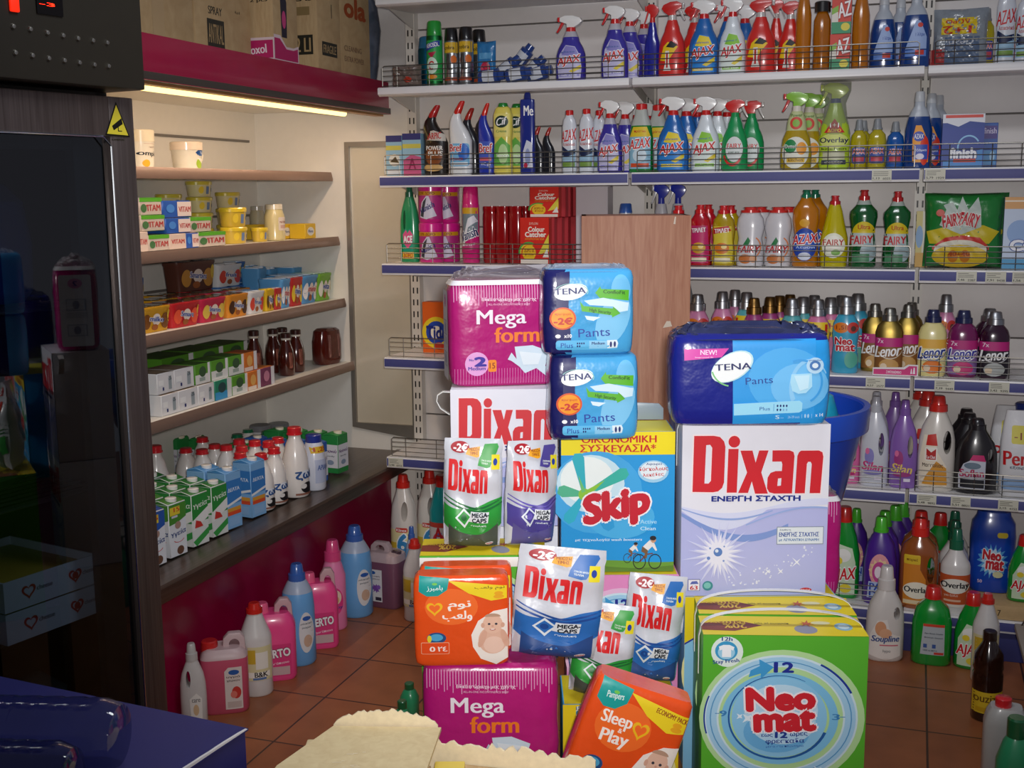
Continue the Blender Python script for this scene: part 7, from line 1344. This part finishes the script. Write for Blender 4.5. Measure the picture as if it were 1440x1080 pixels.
s, w_, z_, h_ = spot(1010, 1180, 716, 842, 2.63)
soft('diaper_pack', 'magenta striped diaper pack peeping out behind the tall white box', s+.002, 2.63, z_, w_, h_*1.12, .12, MAG, mega, MBX, -.05, 0, 'magenta striped diaper packs', extra=mega_film, seed=6)
plain(s-.02, 2.62, 0, z_-.0015, .20, .12, 'brown carton behind the green powder boxes')
def tena_small(p):
    p.poly([(760, 60), (830, 52), (822, 240), (840, 510), (760, 505)], '#1a1c5c')
    p.ell(1050, 330, 80, 150, '#7cc4ec', 20).ell(1090, 160, 50, 90, '#6cbcea')
    p.ell(835, 165, 86, 45, '#f2f6f6', -12).ring(838, 163, 86, 46, 5, '#8cc8c0', 200, 380).t('TENA', 750, 143, 910, 177, '#1f2c6c', .02, rot=-3)
    p.poly([(958, 172), (985, 135), (988, 150), (1132, 158), (1130, 218), (990, 200), (985, 205)], '#5cb42c').t('ConfioFit', 1000, 158, 1112, 178, '#1c4a1c', .02, rot=4).poly([(880, 218), (900, 245), (1050, 262), (1052, 248), (1088, 290), (1046, 312), (1044, 300), (890, 275)], '#5cb42c').t('High Security', 928, 266, 1040, 290, '#1c4a1c', .02, rot=10)
    p.poly([(900, 215), (1000, 200), (1130, 230), (1125, 275), (1085, 282), (1050, 250), (930, 240)], '#cfe8f4').poly([(905, 300), (985, 310), (950, 330), (915, 322)], '#dcf0f8')
    p.ell(793, 315, 68, 64, '#d8582c').ell(793, 315, 58, 55, '#f09a1c').t('-2€', 748, 310, 840, 348, '#c8382c', .04).t('προσφορά', 752, 282, 834, 298, '#c85a2c', .02)
    p.t('x10', 800, 405, 838, 424, '#f0f0f4', .04).ell(768, 416, 14, 11, '#f0f0f4').t('Pants', 872, 372, 1035, 420, '#24409c', .01, rot=-3)
    p.rrect(757, 440, 1078, 494, 16, '#5cb8e8').poly([(1020, 442), (1070, 440), (1078, 460), (1072, 484), (1022, 488)], '#dcecf4').rect(928, 444, 1020, 488, '#8cccf0').t('Plus', 782, 455, 845, 482, '#24409c', .01).t('Medium', 942, 450, 1008, 466, '#1f2c6c', .03).ell(1040, 465, 6, 16, '#1f2c6c').ell(1060, 464, 6, 16, '#1f2c6c')
    for i in range(4):
        for j in range(2):
            if j == 0 or i < 2: p.ell(868+i*11, 458+j*16, 4, 6, '#1f2c6c', n=8)
def clear_top(o, w, h, d): part('clear_gather', gather(w, h, d, clear('#d0d8e4', .12), [(.97, .48, .46), (1.01, .43, .28), (1.035, .36, .1)], 4, .004), o, 'crumpled clear film on top')
NVF = film('#1a1c5c'); PT = lambda k: (lambda x, z, fr: NVF if fr and x < k else None)
TB = (690, 40, 1165, 525); LBL = film('#4aa8e0')
s, w_, z_, h_ = spot(774, 898, 504, 622, 2.36); zt = zk+HSK+.0015
h1 = onT(800, 500, 2.36).z-zt
soft('pants_pack', 'light blue pants pack on the bright blue detergent box, lower of two', s, 2.36, zt, w_*1.02, h1, .112, LBL, tena_small, TB, .06, 0, 'light blue pants packs', extra=None, seed=2, paint=PT(-.55))
s, w_, z_, h_ = spot(764, 892, 380, 500, 2.36)
soft('pants_pack', 'light blue pants pack on another pants pack, upper of two', s, 2.36, zt+h1+.001, w_*1.02, onT(800, 380, 2.36).z-zt-h1, .112, LBL, tena_small, TB, .06, 0, 'light blue pants packs', extra=clear_top, seed=3, paint=PT(-.55))
def tena_big(p):
    p.poly([(456, 150), (1000, 140), (1000, 725), (467, 735)], '#2a9ae4').ell(820, 430, 260, 230, '#49abea', 10).ell(900, 470, 190, 160, '#6cbcf0').ring(960, 480, 130, 200, 30, '#8ccaf2', 150, 330, t1=6).ring(900, 440, 150, 160, 14, '#3f9ee0', 250, 420)
    p.poly([(140, 208), (432, 203), (385, 265), (142, 288)], '#d838a8').t('NEW!', 246, 214, 352, 248, '#f4dcf0', .02).t('Improved fit', 212, 260, 330, 272, '#f0c8e8', .02)
    p.ell(455, 330, 152, 92, '#bfe4e8', -32).ell(450, 332, 145, 85, '#eef2f2', -32).ring(455, 330, 140, 140, 10, '#7cc47c', 100, 165).t('TENA', 342, 308, 578, 352, '#1c2460', .02, rot=-3)
    p.t('Pants', 543, 402, 722, 450, '#1f4490', .01, rot=-4).poly([(842, 385), (975, 378), (980, 470), (940, 515), (890, 520), (850, 500), (836, 440)], '#a8dcf4').poly([(860, 395), (960, 390), (955, 480), (900, 500)], '#c4e8f8')
    p.ell(995, 325, 56, 56, '#b4d8f0').ell(995, 325, 36, 34, '#4a7ab8').ell(995, 325, 20, 18, '#dceaf4').t('protection', 955, 282, 1035, 296, '#3a5a9c', .02, rot=0)
    p.poly([(470, 590), (900, 568), (920, 585), (918, 640), (900, 652), (472, 672)], '#9cdcf6').t('Plus', 640, 612, 708, 636, '#24509c', .01).rect(731, 590, 734, 642, '#4a8ac4')
    for i in range(4):
        for j in range(2): p.ell(757+i*20, 604+j*28, 6, 9, '#1f2c6c' if j == 0 or i < 2 else '#7cb4dc', n=8)
    p.t('S', 748, 672, 772, 698, '#bfe0f4', .03).t('78-100', 780, 688, 800, 694, '#a8d0f0').t('26-39 inch', 828, 676, 905, 694, '#a8d0f0', .01).rect(918, 664, 920, 692, '#a8d0f0').ell(942, 678, 6, 14, '#a8d0f0').ell(962, 678, 6, 14, '#a8d0f0').rect(984, 664, 986, 692, '#a8d0f0').t('x 14', 1008, 660, 1060, 684, '#dceaf6', .02)
s, w_, z_, h_ = spot(945, 1165, 470, 599, 2.43)
zd = ZT-.0045+spot(960, 1160, 598, 836, 2.45)[3]
def big_top(o, w, h, d):
    r = random.Random(3); n = 24; pts = [(-w*.48+w*.96*i/n, h*(1.0+.055*sin(pi*i/n)+r.uniform(-.012, .012))) for i in range(n+1)]
    part('clear_gather', gather(w, h, d, M('#2c3258', .14, coat=1, var=.5, scale=26, bump=.8), [(.94, .492, .485), (1.0, .475, .36), (1.05, .42, .2), (1.085, .33, .05)], 5, .006), o, 'crinkled glossy film on top')
soft('pants_pack', 'wide dark and bright blue pants pack on the tall white detergent box', s, 2.42, zd+.001, w_, h_*.985, .15, film('#1a2284'), tena_big, (60, 110, 1110, 755), -.03, 0, None, n=9, extra=big_top, seed=5, paint=lambda x, z, fr: film('#2a9ae4') if fr and x > .7 and z < .93 else None)
# ---- orange diaper packs
ORG = film('#e4501a')
def baby(p, x, y, q):
    p.ell(x, y+78*q, 62*q, 66*q, '#dfb49c').ell(x+4*q, y+100*q, 44*q, 40*q, '#e8c4b0').ell(x-44*q, y+70*q, 14*q, 44*q, '#d8a890', 20).ell(x+50*q, y+70*q, 13*q, 44*q, '#d8a890', -14).ell(x, y, 42*q, 46*q, '#e2b8a0').ell(x-42*q, y+6*q, 8*q, 12*q, '#d4a48c').ell(x+42*q, y+6*q, 8*q, 12*q, '#d4a48c').ell(x, y-34*q, 34*q, 16*q, '#b8947c', a0=180, a1=360).ell(x-15*q, y, 6*q, 5*q, '#3a3a44').ell(x+15*q, y, 6*q, 5*q, '#3a3a44').ell(x, y+10*q, 5*q, 4*q, '#d09a84').ell(x, y+24*q, 13*q, 7*q, '#a84a48', a0=0, a1=180).ell(x, y+25*q, 9*q, 2.5*q, '#f0e4dc')
def heart(p, x, y, q, m):
    P_ = lambda t: (x+q*16*sin(t)**3, y-q*(13*cos(t)-5*cos(2*t)-2*cos(3*t)-cos(4*t))); n = 28
    o_ = [P_(2*pi*i/n) for i in range(n)]; i_ = [(x+(a-x)*.68, y+(b-y)*.64) for a, b in o_]; p.poly(o_, m, [i_[::-1]])
def pamp(arab):
    def f(p):
        p.ell(250, 300, 120, 90, '#ee6a24')
        p.poly([(236, 172), (500, 200), (500, 262), (430, 272), (330, 235)], '#ecd020').poly([(108, 150), (242, 162), (232, 215), (190, 245), (140, 246), (104, 222)], '#0f9a94')
        if arab:
            p.t('\ufeaf\ufeae\ufe92\ufee3\ufe8e\ufe91', 140, 192, 212, 222, '#dff0ec', .02).t('\ufee1\ufeee\ufee7', 236, 270, 336, 320, '#f6efe6', .03).t('\ufe90\ufecc\ufedf\ufeed', 210, 318, 342, 372, '#f6efe6', .03).t('\ufe90\ufecc\ufedf\ufeed \ufee1\ufeee\ufee7', 356, 198, 490, 218, '#7c6a1c', .02)
        else:
            p.t('Pampers', 140, 186, 212, 216, '#dff0ec', .02, rot=-4).t('Sleep', 150, 252, 282, 312, '#f6efe6', .03).t('&', 235, 305, 252, 322, '#f6efe6', .02).t('Play', 170, 318, 290, 380, '#f6efe6', .03).t('ECONOMY PACK', 360, 200, 500, 218, '#8c2a1c', .03, rot=6)
        heart(p, 174 if arab else 322, 305 if arab else 290, 2.3, '#f0b81c')
        p.ell(176, 186, 12, 6, '#6cc04a').ell(464, 236, 20, 10, '#e4a41c').ell(464, 252, 24, 10, '#e4a41c')
        p.poly([(500, 312), (440, 322), (370, 370), (338, 440), (345, 500), (380, 560), (450, 590), (500, 560)], '#efe6dc'); baby(p, 435, 385, 1.05)
        p.ell(180, 455, 44, 28, '#1f4a7c').ell(180, 452, 30, 18, '#4aa0c8').ell(148, 458, 10, 18, '#e0c82a').rrect(110, 475, 238, 535, 6, '#e8a07c').rrect(113, 478, 235, 532, 5, '#e24a16').t('24' if not arab else '٢٤', 186, 496, 228, 520, '#f4e4da', .03).t('5' if not arab else '٥', 150, 496, 172, 520, '#f4e4da', .03)
    return f
PB = (75, 150, 515, 600)
s, w_, z_, h_ = spot(580, 718, 808, 935, 2.2); zp = ZM+.0015
soft('diaper_pack', 'orange diaper pack with curly script, front one on the lower magenta pack', s, 2.19, zp, w_, h_*.98, .055, ORG, pamp(1), PB, .03, 0, 'orange diaper packs', seed=7)
soft('diaper_pack', 'orange diaper pack standing right behind the front one with curly script', s+.006, 2.256, zp, w_, onT(650, 797, 2.256).z-zp, .048, ORG, pamp(1), PB, .02, 0, 'orange diaper packs', seed=8)
pt = onT(872, 1050, 2.02); sp2 = (pt-CAM).dot(SX)
w5 = 152*2.02/FPX*1.02
tilt = radians(19); zb5 = .50
plain(sp2-.02, 1.99, 0, zb5-.002, .24, .13, 'brown carton under the tilted orange pack')
soft('diaper_pack', 'orange diaper pack with latin script leaning to one side at the front', sp2-.03, 2.0, zb5+.03, w5, .235, .075, ORG, pamp(0), PB, -.02, tilt, 'orange diaper packs', seed=9)
# ---- soft detergent pouches
def pouch_art(c1, c2, c3):
    def f(p):
        wave(p, 90, 420, lambda k: 575+55*sin(pi*k)*(1-k)-35*k*k, lambda k: 700+70*sin(pi*k), c1); wave(p, 92, 420, lambda k: 520+70*sin(k*2.8), lambda k: 526+76*sin(k*2.8), c2); wave(p, 92, 420, lambda k: 545+62*sin(k*2.8), lambda k: 553+68*sin(k*2.8), c2)
        wave(p, 120, 400, lambda k: 690+60*sin(pi*k), lambda k: 822, c3)
        p.ell(175, 262, 54, 32, '#a81828').t('-2€', 140, 244, 220, 284, '#f6eef0', .04, rot=4).poly([(222, 268), (292, 258), (288, 312), (270, 318), (210, 300)], '#eca41c').t('ΜΕΙΩΣΗ', 228, 264, 286, 282, '#8c3a1c', .02).t('ΤΙΜΗΣ', 232, 286, 280, 302, '#8c3a1c', .02)
        p.poly([(318, 245), (390, 240), (396, 258), (350, 370), (330, 375), (278, 362), (285, 330)], c1).t('ΣΤΗΝ ΠΙΟ ΧΡΗΣΗ', 300, 330, 356, 340, '#e8f0e8', .02, rot=4).t('ΤΕΛΕΙΑ', 300, 345, 340, 355, '#e8f0e8', .02, rot=4).rect(358, 300, 398, 382, '#e8d82a').ell(376, 340, 10, 20, '#24409c')
        dixan(p, 112, 328, 340, 505, RED, .05)
        p.poly([(205, 598), (256, 640), (210, 708), (158, 648)], '#dfe6ea').poly([(205, 612), (244, 642), (209, 690), (170, 648)], c1).ell(206, 648, 18, 18, c2)
        p.poly([(250, 612), (346, 618), (340, 676), (238, 668)], '#e0e4e8').t('MEGA-', 258, 620, 342, 642, '#1c2430', .04).t('CAPS', 260, 648, 330, 670, '#1c2430', .04).t('συνολικη', 250, 684, 330, 698, '#e4eef0', .02).ell(352, 795, 22, 9, '#d8d8dc').t('Henkel', 336, 790, 368, 800, '#c83a3a', .02)
    return f
PBX = (75, 215, 430, 832)
def pouch(label, s, t, z, w, h, d, art, rz=0, ry=0, rx=0, seed=1):
    o = thing('detergent_pouch', s, t+d*.5, z, label, 'pouch', rz, ry, 'detergent capsule pouches', rx)
    mb = MB(); r = random.Random(seed); nx, nz = 18, 22; ph = [r.uniform(0, 6) for _ in range(4)]
    def half(a, b): return w/2*(.97-.06*b*b+(.03 if b > .8 else 0))
    def y(a, b):
        tb = (1-((b+1)/2)**3)*min(1, (b+1)*6)**.5; return d/2*max(0, (1-abs(a)**3))**.6*tb+.0035*sin(7*a+ph[0]+3*b)*tb+.003*sin(9*b+ph[1])*tb
    vs = []; fs = []
    for sg in (-1, 1):
        for j in range(nz+1):
            for i in range(nx+1): a, b = i/nx*2-1, j/nz*2-1; vs.append((a*half(a, b), sg*(.001+y(a, b)), (b+1)/2*h))
    n = (nx+1)*(nz+1)
    for j in range(nz):
        for i in range(nx): q = j*(nx+1)+i; fs += [(q, q+1, q+nx+2, q+nx+1), (n+q, n+q+nx+1, n+q+nx+2, n+q+1)]
    for i in range(nx): q = nz*(nx+1)+i; fs += [(i, n+i, n+i+1, i+1), (q, q+1, n+q+1, n+q)]
    for j in range(nz): q = j*(nx+1); e_ = q+nx; fs += [(q, q+nx+1, n+q+nx+1, n+q), (e_, n+e_, n+e_+nx+1, e_+nx+1)]
    mb.add(vs, fs, film('#cdd0d8')); part('bag', mb.mesh('bag'), o)
    def fn(x, z):
        def yy(x, z): b = max(-1, min(1, z/h*2-1)); a = max(-1, min(1, x/half(0, b))); return -(.001+y(a, b))
        e_ = .003; return Vector((x, yy(x, z), z)), Vector(((yy(x+e_, z)-yy(x-e_, z))/(2*e_), -1, (yy(x, z+e_)-yy(x, z-e_))/(2*e_))).normalized()
    pr = Print(PBX, w, h); art(pr); q = MB(); pr.bake(q, fn, .014, .0010, .0005); part('front_print', q.mesh('front_print'), o)
    return o
GRN, PUR, BLU = ('#2f9a3c', '#1c6a34', '#4a5248'), ('#4e4494', '#6a5cb4', '#5a5494'), ('#2a6cb8', '#1c4a94', '#2a4a84')
for u0, u1, v0, v1, t, d, c, lb, ry, sd, rz in [(617, 706, 625, 780, 2.345, .07, GRN, 'green banded capsule pouch standing on the yellow topped box', .03, 1, 0), (707, 779, 632, 780, 2.362, .062, PUR, 'purple banded capsule pouch standing on the yellow topped box', .05, 2, .35),
                                          (712, 842, 788, 944, 2.20, .05, BLU, 'blue banded capsule pouch leaning beside the orange diaper pack', .10, 3, 0),
                                          (796, 886, 856, 988, 2.262, .06, GRN, 'green banded capsule pouch between the two blue ones in front of the pink box', .12, 4, -.1), (870, 955, 846, 996, 2.335, .065, BLU, 'blue banded capsule pouch in front of the pink box by the green powder boxes', .10, 5, 0)]:
    s, w_, z_, h_ = spot(u0, u1, v0, v1, t); z_ = {1: zl+.002, 2: zl+.002, 3: ZM+.002}.get(sd, z_)
    if sd == 4: zq = z_
    if sd == 5: z_ = zq+.0
    pouch(lb, s, t, z_+(.008 if ry > .08 else .002), w_*(1.12 if rz == .35 else 1.0), h_*.97, d, pouch_art(*c), rz, ry, 0, sd)
sq_, wq_, _, _ = spot(792, 955, 1000, 1080, 2.24)
boxthing('laundry_powder_box', 'laundry powder box with yellow top under the green and blue pouches', sq_, 2.255, zq-NH, wq_, NH, .15, paper('#4aa0d8'), yb, NB, {'t': YEL}, None, 0, 'box', 'laundry powder boxes with a blue ring')
plain(sq_, 2.25, 0, zq-NH-.001, wq_, .15, 'brown carton under the yellow topped box with the leaning pouches')
# ---- blue tub behind the wide pants pack
p = onT(1086, 560, 2.93); zr = 1.10; sT = (p-CAM).dot(SX)
o = thing('plastic_tub', sT, 2.98, .852, 'large round blue plastic tub behind the wide pants pack', 'tub')
part('body', MB().loft([(0, .19, .19), (.012, .195, .195), (.20, .238, .238), (.245, .243, .243), (.245, .236, .236), (.20, .23, .23), (.02, .186, .186)], plastic('#1544b4'), 2, 48, top=True).mesh('body'), o)
part('rim', MB().loft([(.185, .241, .241), (.19, .25, .25), (.24, .254, .254), (.25, .252, .252), (.25, .238, .238), (.24, .236, .236)], plastic('#1748bc'), 2, 48, top=False, bot=False).mesh('rim'), o)
plain(sT-.03, 2.84, 0, .850, .27, .28, 'brown carton under the large blue tub')
o = thing('teal_sponge_pack', sT+.095, 2.98, .878, 'teal and orange pack lying inside the blue tub', 'pack')
part('wrapper', MB().loft([(0, .04, .04), (.05, .06, .05), (.19, .085, .05), (.24, .07, .04), (.26, .03, .02)], film('#1f9ab8'), 3, 28).mesh('wrapper'), o)
part('orange_band', MB().loft([(.165, .0835, .0525), (.19, .0868, .0528)], film('#e08a1c'), 3, 28, top=False, bot=False).mesh('orange_band'), o)
# ---- torn cartons, navy carton and bottle in front
def poly3(name, pts, z0, z1, m, parent):   # slab with outline in local x,y
    return part(name, MB().prism(pts, z0, z1, m, 'z').mesh(name, smooth=False), parent)
def torn(n, h0, h1, seed):
    r = random.Random(seed); return [h0+(h1-h0)*sin(pi*i/n)**.6*r.uniform(.75, 1.0) for i in range(n+1)]
def edge(name, a, b, hs, th, z, m, parent):
    n = len(hs)-1; a, b = Vector((*a, z)), Vector((*b, z)); dn = (b-a).normalized(); nr = Vector((-dn.y, dn.x, 0))*th; vs = []
    for i in range(n+1):
        p = a+(b-a)*i/n; q = Vector((0, 0, hs[i])); vs += [p-nr, p+nr, p+nr+q, p-nr+q]
    fs = [(i*4+k, i*4+(k+1) % 4, i*4+4+(k+1) % 4, i*4+4+k) for i in range(n) for k in range(4)]+[(0, 1, 2, 3), (4*n, 4*n+1, 4*n+2, 4*n+3)]
    part(name, MB().add(vs, fs, m).mesh(name, smooth=False), parent)
TORN = M('#e8d8b4', .85, var=.15, scale=90)
o = thing('cardboard_box', -.245, 1.72, 0, 'cream cardboard box with torn lid edge between the navy carton and magenta pack', 'box', 0, 0, 'torn cardboard boxes')
part('carton', MB().box(-.10, .095, -.17, .125, 0, .742, CREAM).mesh('carton', bevel=.003), o)
poly3('lid', [(-.062, .158), (.121, .149), (.090, -.17), (-.16, -.17), (-.13, .02)], .743, .749, CREAM, o)
edge('torn_edge', (-.062, .165), (.115, .156), torn(34, .004, .034, 5), .002, .745, TORN, o)
mb = MB(); r = random.Random(9); pr = Print()
for i in range(26): x, y = r.uniform(-.05, .0), r.uniform(-.02, .06); pr.rect(x, y, x+r.uniform(.004, .016), y+.0012, '#efe6cc')
pr.bake(mb, flat_top(.749, 0)); part('tape_scuff', mb.mesh('tape_scuff', smooth=False), o)
o = thing('cardboard_box', -.02, 1.76, 0, 'open tan cardboard box with torn rim in front of the lower magenta pack', 'box', 0, 0, 'torn cardboard boxes')
part('carton', MB().box(-.125, .15, -.17, -.165, 0, .71, KRAFT).box(-.125, -.12, -.165, .07, 0, .70, KRAFT).box(.145, .15, -.165, .03, 0, .70, KRAFT).box(-.125, .15, -.17, .03, 0, .01, KRAFT).mesh('carton', smooth=False), o)
part('back_wall', MB().prism([(-.125, 0), (.15, 0), (.15, .70), (-.125, .715)], .07, .075, TORN).mesh('back_wall', smooth=False), o) if 0 else None
edge('back_wall', (-.125, .105), (.15, .035), [.728+.012*random.Random(i).uniform(-1, 1)*(.6 if i else 1) for i in range(40)], .0025, 0, TORN, o)
poly3('inner_flap', [(-.07, .085), (.14, .035), (.14, -.16), (-.10, -.16)], .690, .695, KRAFT, o)
o = thing('yellow_packet', -.105, 1.755, .70, 'yellow packet with red script inside the open tan box', 'packet', 0)
o.location.z = .6965
part('packet', MB().box(-.028, .022, -.09, .075, 0, .012, paper('#ecd05a')).mesh('packet', bevel=.003), o)
mb = MB(); Print().t('Eru', -.008, .03, .018, .046, '#b82a3a', .02).t('Jus', -.006, .012, .014, .024, '#8c2a5a', .02).bake(mb, flat_top(.012, 0)); part('packet_print', mb.mesh('packet_print', smooth=False), o)
# navy carton
e1 = Vector((-.914, .405)); NVY = M('#1d1f60', .6, var=.12, scale=14)
o = thing('navy_carton', -.426, 1.757, 0, 'navy blue cardboard carton beside the fridge carrying clear bottles', 'box', 0)
ang = math.atan2(-.405, .914); o.rotation_euler = (0, 0, YAW+ang)
part('carton', MB().box(-.62, 0, -.36, 0, 0, .798, NVY).mesh('carton', bevel=.002), o)
part('lid', MB().box(-.625, .004, -.365, .003, .799, .803, NVY).mesh('lid', bevel=.001), o)
edge('torn_edge', (.001, -.365), (.002, .0), torn(20, .001, .006, 3), .002, .802, M('#d8d4d4', .8), o)
PET = clear('#d4d9e6', .0, .05, True)
def lying(label, x, y, L, r, z, rot):
    b = empty('water_bottle', o.matrix_world @ Vector((0, 0, 0)), 0); tag(b, label, 'bottle', 'clear water bottles lying on the navy carton')
    M4 = Matrix.Translation(st(-.426, 1.757, 0)) @ Matrix.Rotation(YAW+ang, 4, 'Z') @ Matrix.Translation((x, y, z+r+.001)) @ Matrix.Rotation(rot, 4, 'Z') @ Matrix.Rotation(-pi/2, 4, 'Y')
    b.matrix_world = M4
    pf = [(0, r*.5, r*.5), (.006, r*.82, r*.82), (.03, r, r)]
    for i in range(6): z0 = .05+i*(L-.13)/6; pf += [(z0, r, r), (z0+.008, r*.965, r*.965), (z0+.016, r, r)]
    pf += [(L-.07, r, r), (L-.03, r*.5, r*.5), (L-.018, r*.3, r*.3), (L, r*.3, r*.3)]
    part('body', MB().loft(pf, PET, 2, 32, top=False).mesh('body'), b)
    part('cap', MB().loft([(L-.004, r*.34, r*.34), (L+.014, r*.34, r*.34)], plastic('#3a6ac0'), 2, 20).mesh('cap'), b)
lying('clear ribbed water bottle lying across the navy carton, the larger one', -.075, -.185, .34, .054, .804, .34)
lying('clear ribbed water bottle cut off in front of the longer one', -.05, -.305, .32, .05, .804, .34)
# ---- wire rack and plank at the far side
a, b = onZ(1406, 872, .24)+Vector((.045, 0, 0)), onZ(1441, 1016, .24)+Vector((.045, 0, 0)); dv = (b-a); L = dv.length
o = empty('wire_rack', (a.x, a.y, 0)); tag(o, 'low rack with grey board and wire fence beside the brown bottle', 'rack'); o.rotation_euler = (0, 0, math.atan2(dv.y, dv.x))
GB = M('#a89c90', .6)
part('board', MB().box(0, L*1.6, 0, .30, .215, .235, GB).mesh('board', bevel=.003), o); part('leg_panel', MB().box(0, L*1.6, .10, .115, 0, .214, GB).mesh('leg_panel', bevel=.002), o)
mb = MB()
for k in range(14): x = .02+k*L*1.55/13; mb.tube([(x, .02, .236), (x, .06, .33)], .0025, WIRE, 5)
for h2 in (.25, .29, .33): mb.tube([(.02, .02+.04*(h2-.236)/.094, h2), (L*1.57, .02+.04*(h2-.236)/.094, h2)], .003, WIRE, 5)
part('wire_fence', mb.mesh('wire_fence'), o)
# ================================================================== goods inside the fridge
FM = Matrix.Translation((-1.037, -2.7415, 0)) @ Matrix.Rotation(FA, 4, 'Z') @ Matrix.Translation((1.2, 2.45, 0))
def infr(name, label, cat, x, y, z, rz=0, group=None):
    o = empty(name, FM @ Vector((x, y, z)), FA+pi/2+rz); return tag(o, label, cat, group)
for i, (y, z, lb) in enumerate([(-2.268, .7035, 'white tray box with red heart mark on the fridge shelf, lower'), (-2.268, .7735, 'white tray box with red heart mark on the fridge shelf, upper'), (-2.53, .7035, 'white tray box with red heart mark deeper along the fridge shelf')]):
    o = infr('tray_box', lb, 'box', -1.10, y, z, 0, 'white tray boxes in the fridge')
    part('tray', MB().box(-.12, .12, -.15, -.146, 0, .066, WB).box(-.12, .12, .146, .15, 0, .066, WB).box(-.12, -.116, -.146, .146, 0, .066, WB).box(.116, .12, -.146, .146, 0, .066, WB).box(-.116, .116, -.146, .146, 0, .004, WB).mesh('tray', smooth=False), o)
    pr = Print(); heart(pr, .06, .034, -.0011, '#c8343c'); pr.ell(.06, .034, .008, .008, '#c8343c'); heart(pr, -.06, .034, -.0011, '#c8343c'); pr.t('cheese', .08, .03, .112, .04, '#6a6a70').t('cheese', -.04, .03, .0, .04, '#6a6a70')
    mb = MB(); pr.bake(mb, flat(-.15)); part('heart_print', mb.mesh('heart_print', smooth=False), o)
    part('filling', MB().box(-.112, .112, -.142, .142, .006, .05, paper('#c8a03c')).mesh('filling', bevel=.006), o)
def bag(name, label, x, y, z, w, h, d, c, rz=0, stripes=None):
    o = infr(name, label, 'bag', x, y, z, rz, 'bags in the fridge')
    prof = [(0, w*.4, d*.35), (h*.1, w*.48, d*.48), (h*.5, w*.5, d*.5), (h*.85, w*.44, d*.4), (h, w*.3, d*.1)]
    part('bag', MB().loft(prof, film(c), 3, 30).mesh('bag'), o)
    if stripes:
        pr = Print(); [pr.rect(-w*.4, h*(.15+.1*i), w*.4, h*(.165+.1*i), stripes) for i in range(7)]; mb = MB(); pr.bake(mb, wrapf(prof, 3), .02, .001); part('stripes', mb.mesh('stripes'), o)
bag('bread_bag', 'pale striped bag on the lowest fridge shelf', -1.1, -2.27, .304, .26, .24, .2, '#8c9c94', .2, '#2c3c50')
bag('vegetable_bag', 'greenish clear bag on the lowest fridge shelf beside the striped one', -1.22, -2.50, .304, .2, .2, .18, '#7a8a4a')
bag('white_bag', 'whitish bag on the highest fridge shelf', -1.15, -2.46, 1.404, .3, .17, .2, '#b4b8bc')
bag('blue_bag', 'dark blue bag on the highest fridge shelf', -1.15, -2.22, 1.404, .18, .26, .15, '#24408c')
bag('green_bag', 'green bag on the middle fridge shelf', -1.2, -2.27, .989, .26, .22, .18, '#3a6a34')
# ================================================================== groups for repeated kinds
for k in KINDS.values():
    if len(k.made) > 1:
        for o in k.made: o['group'] = k.group
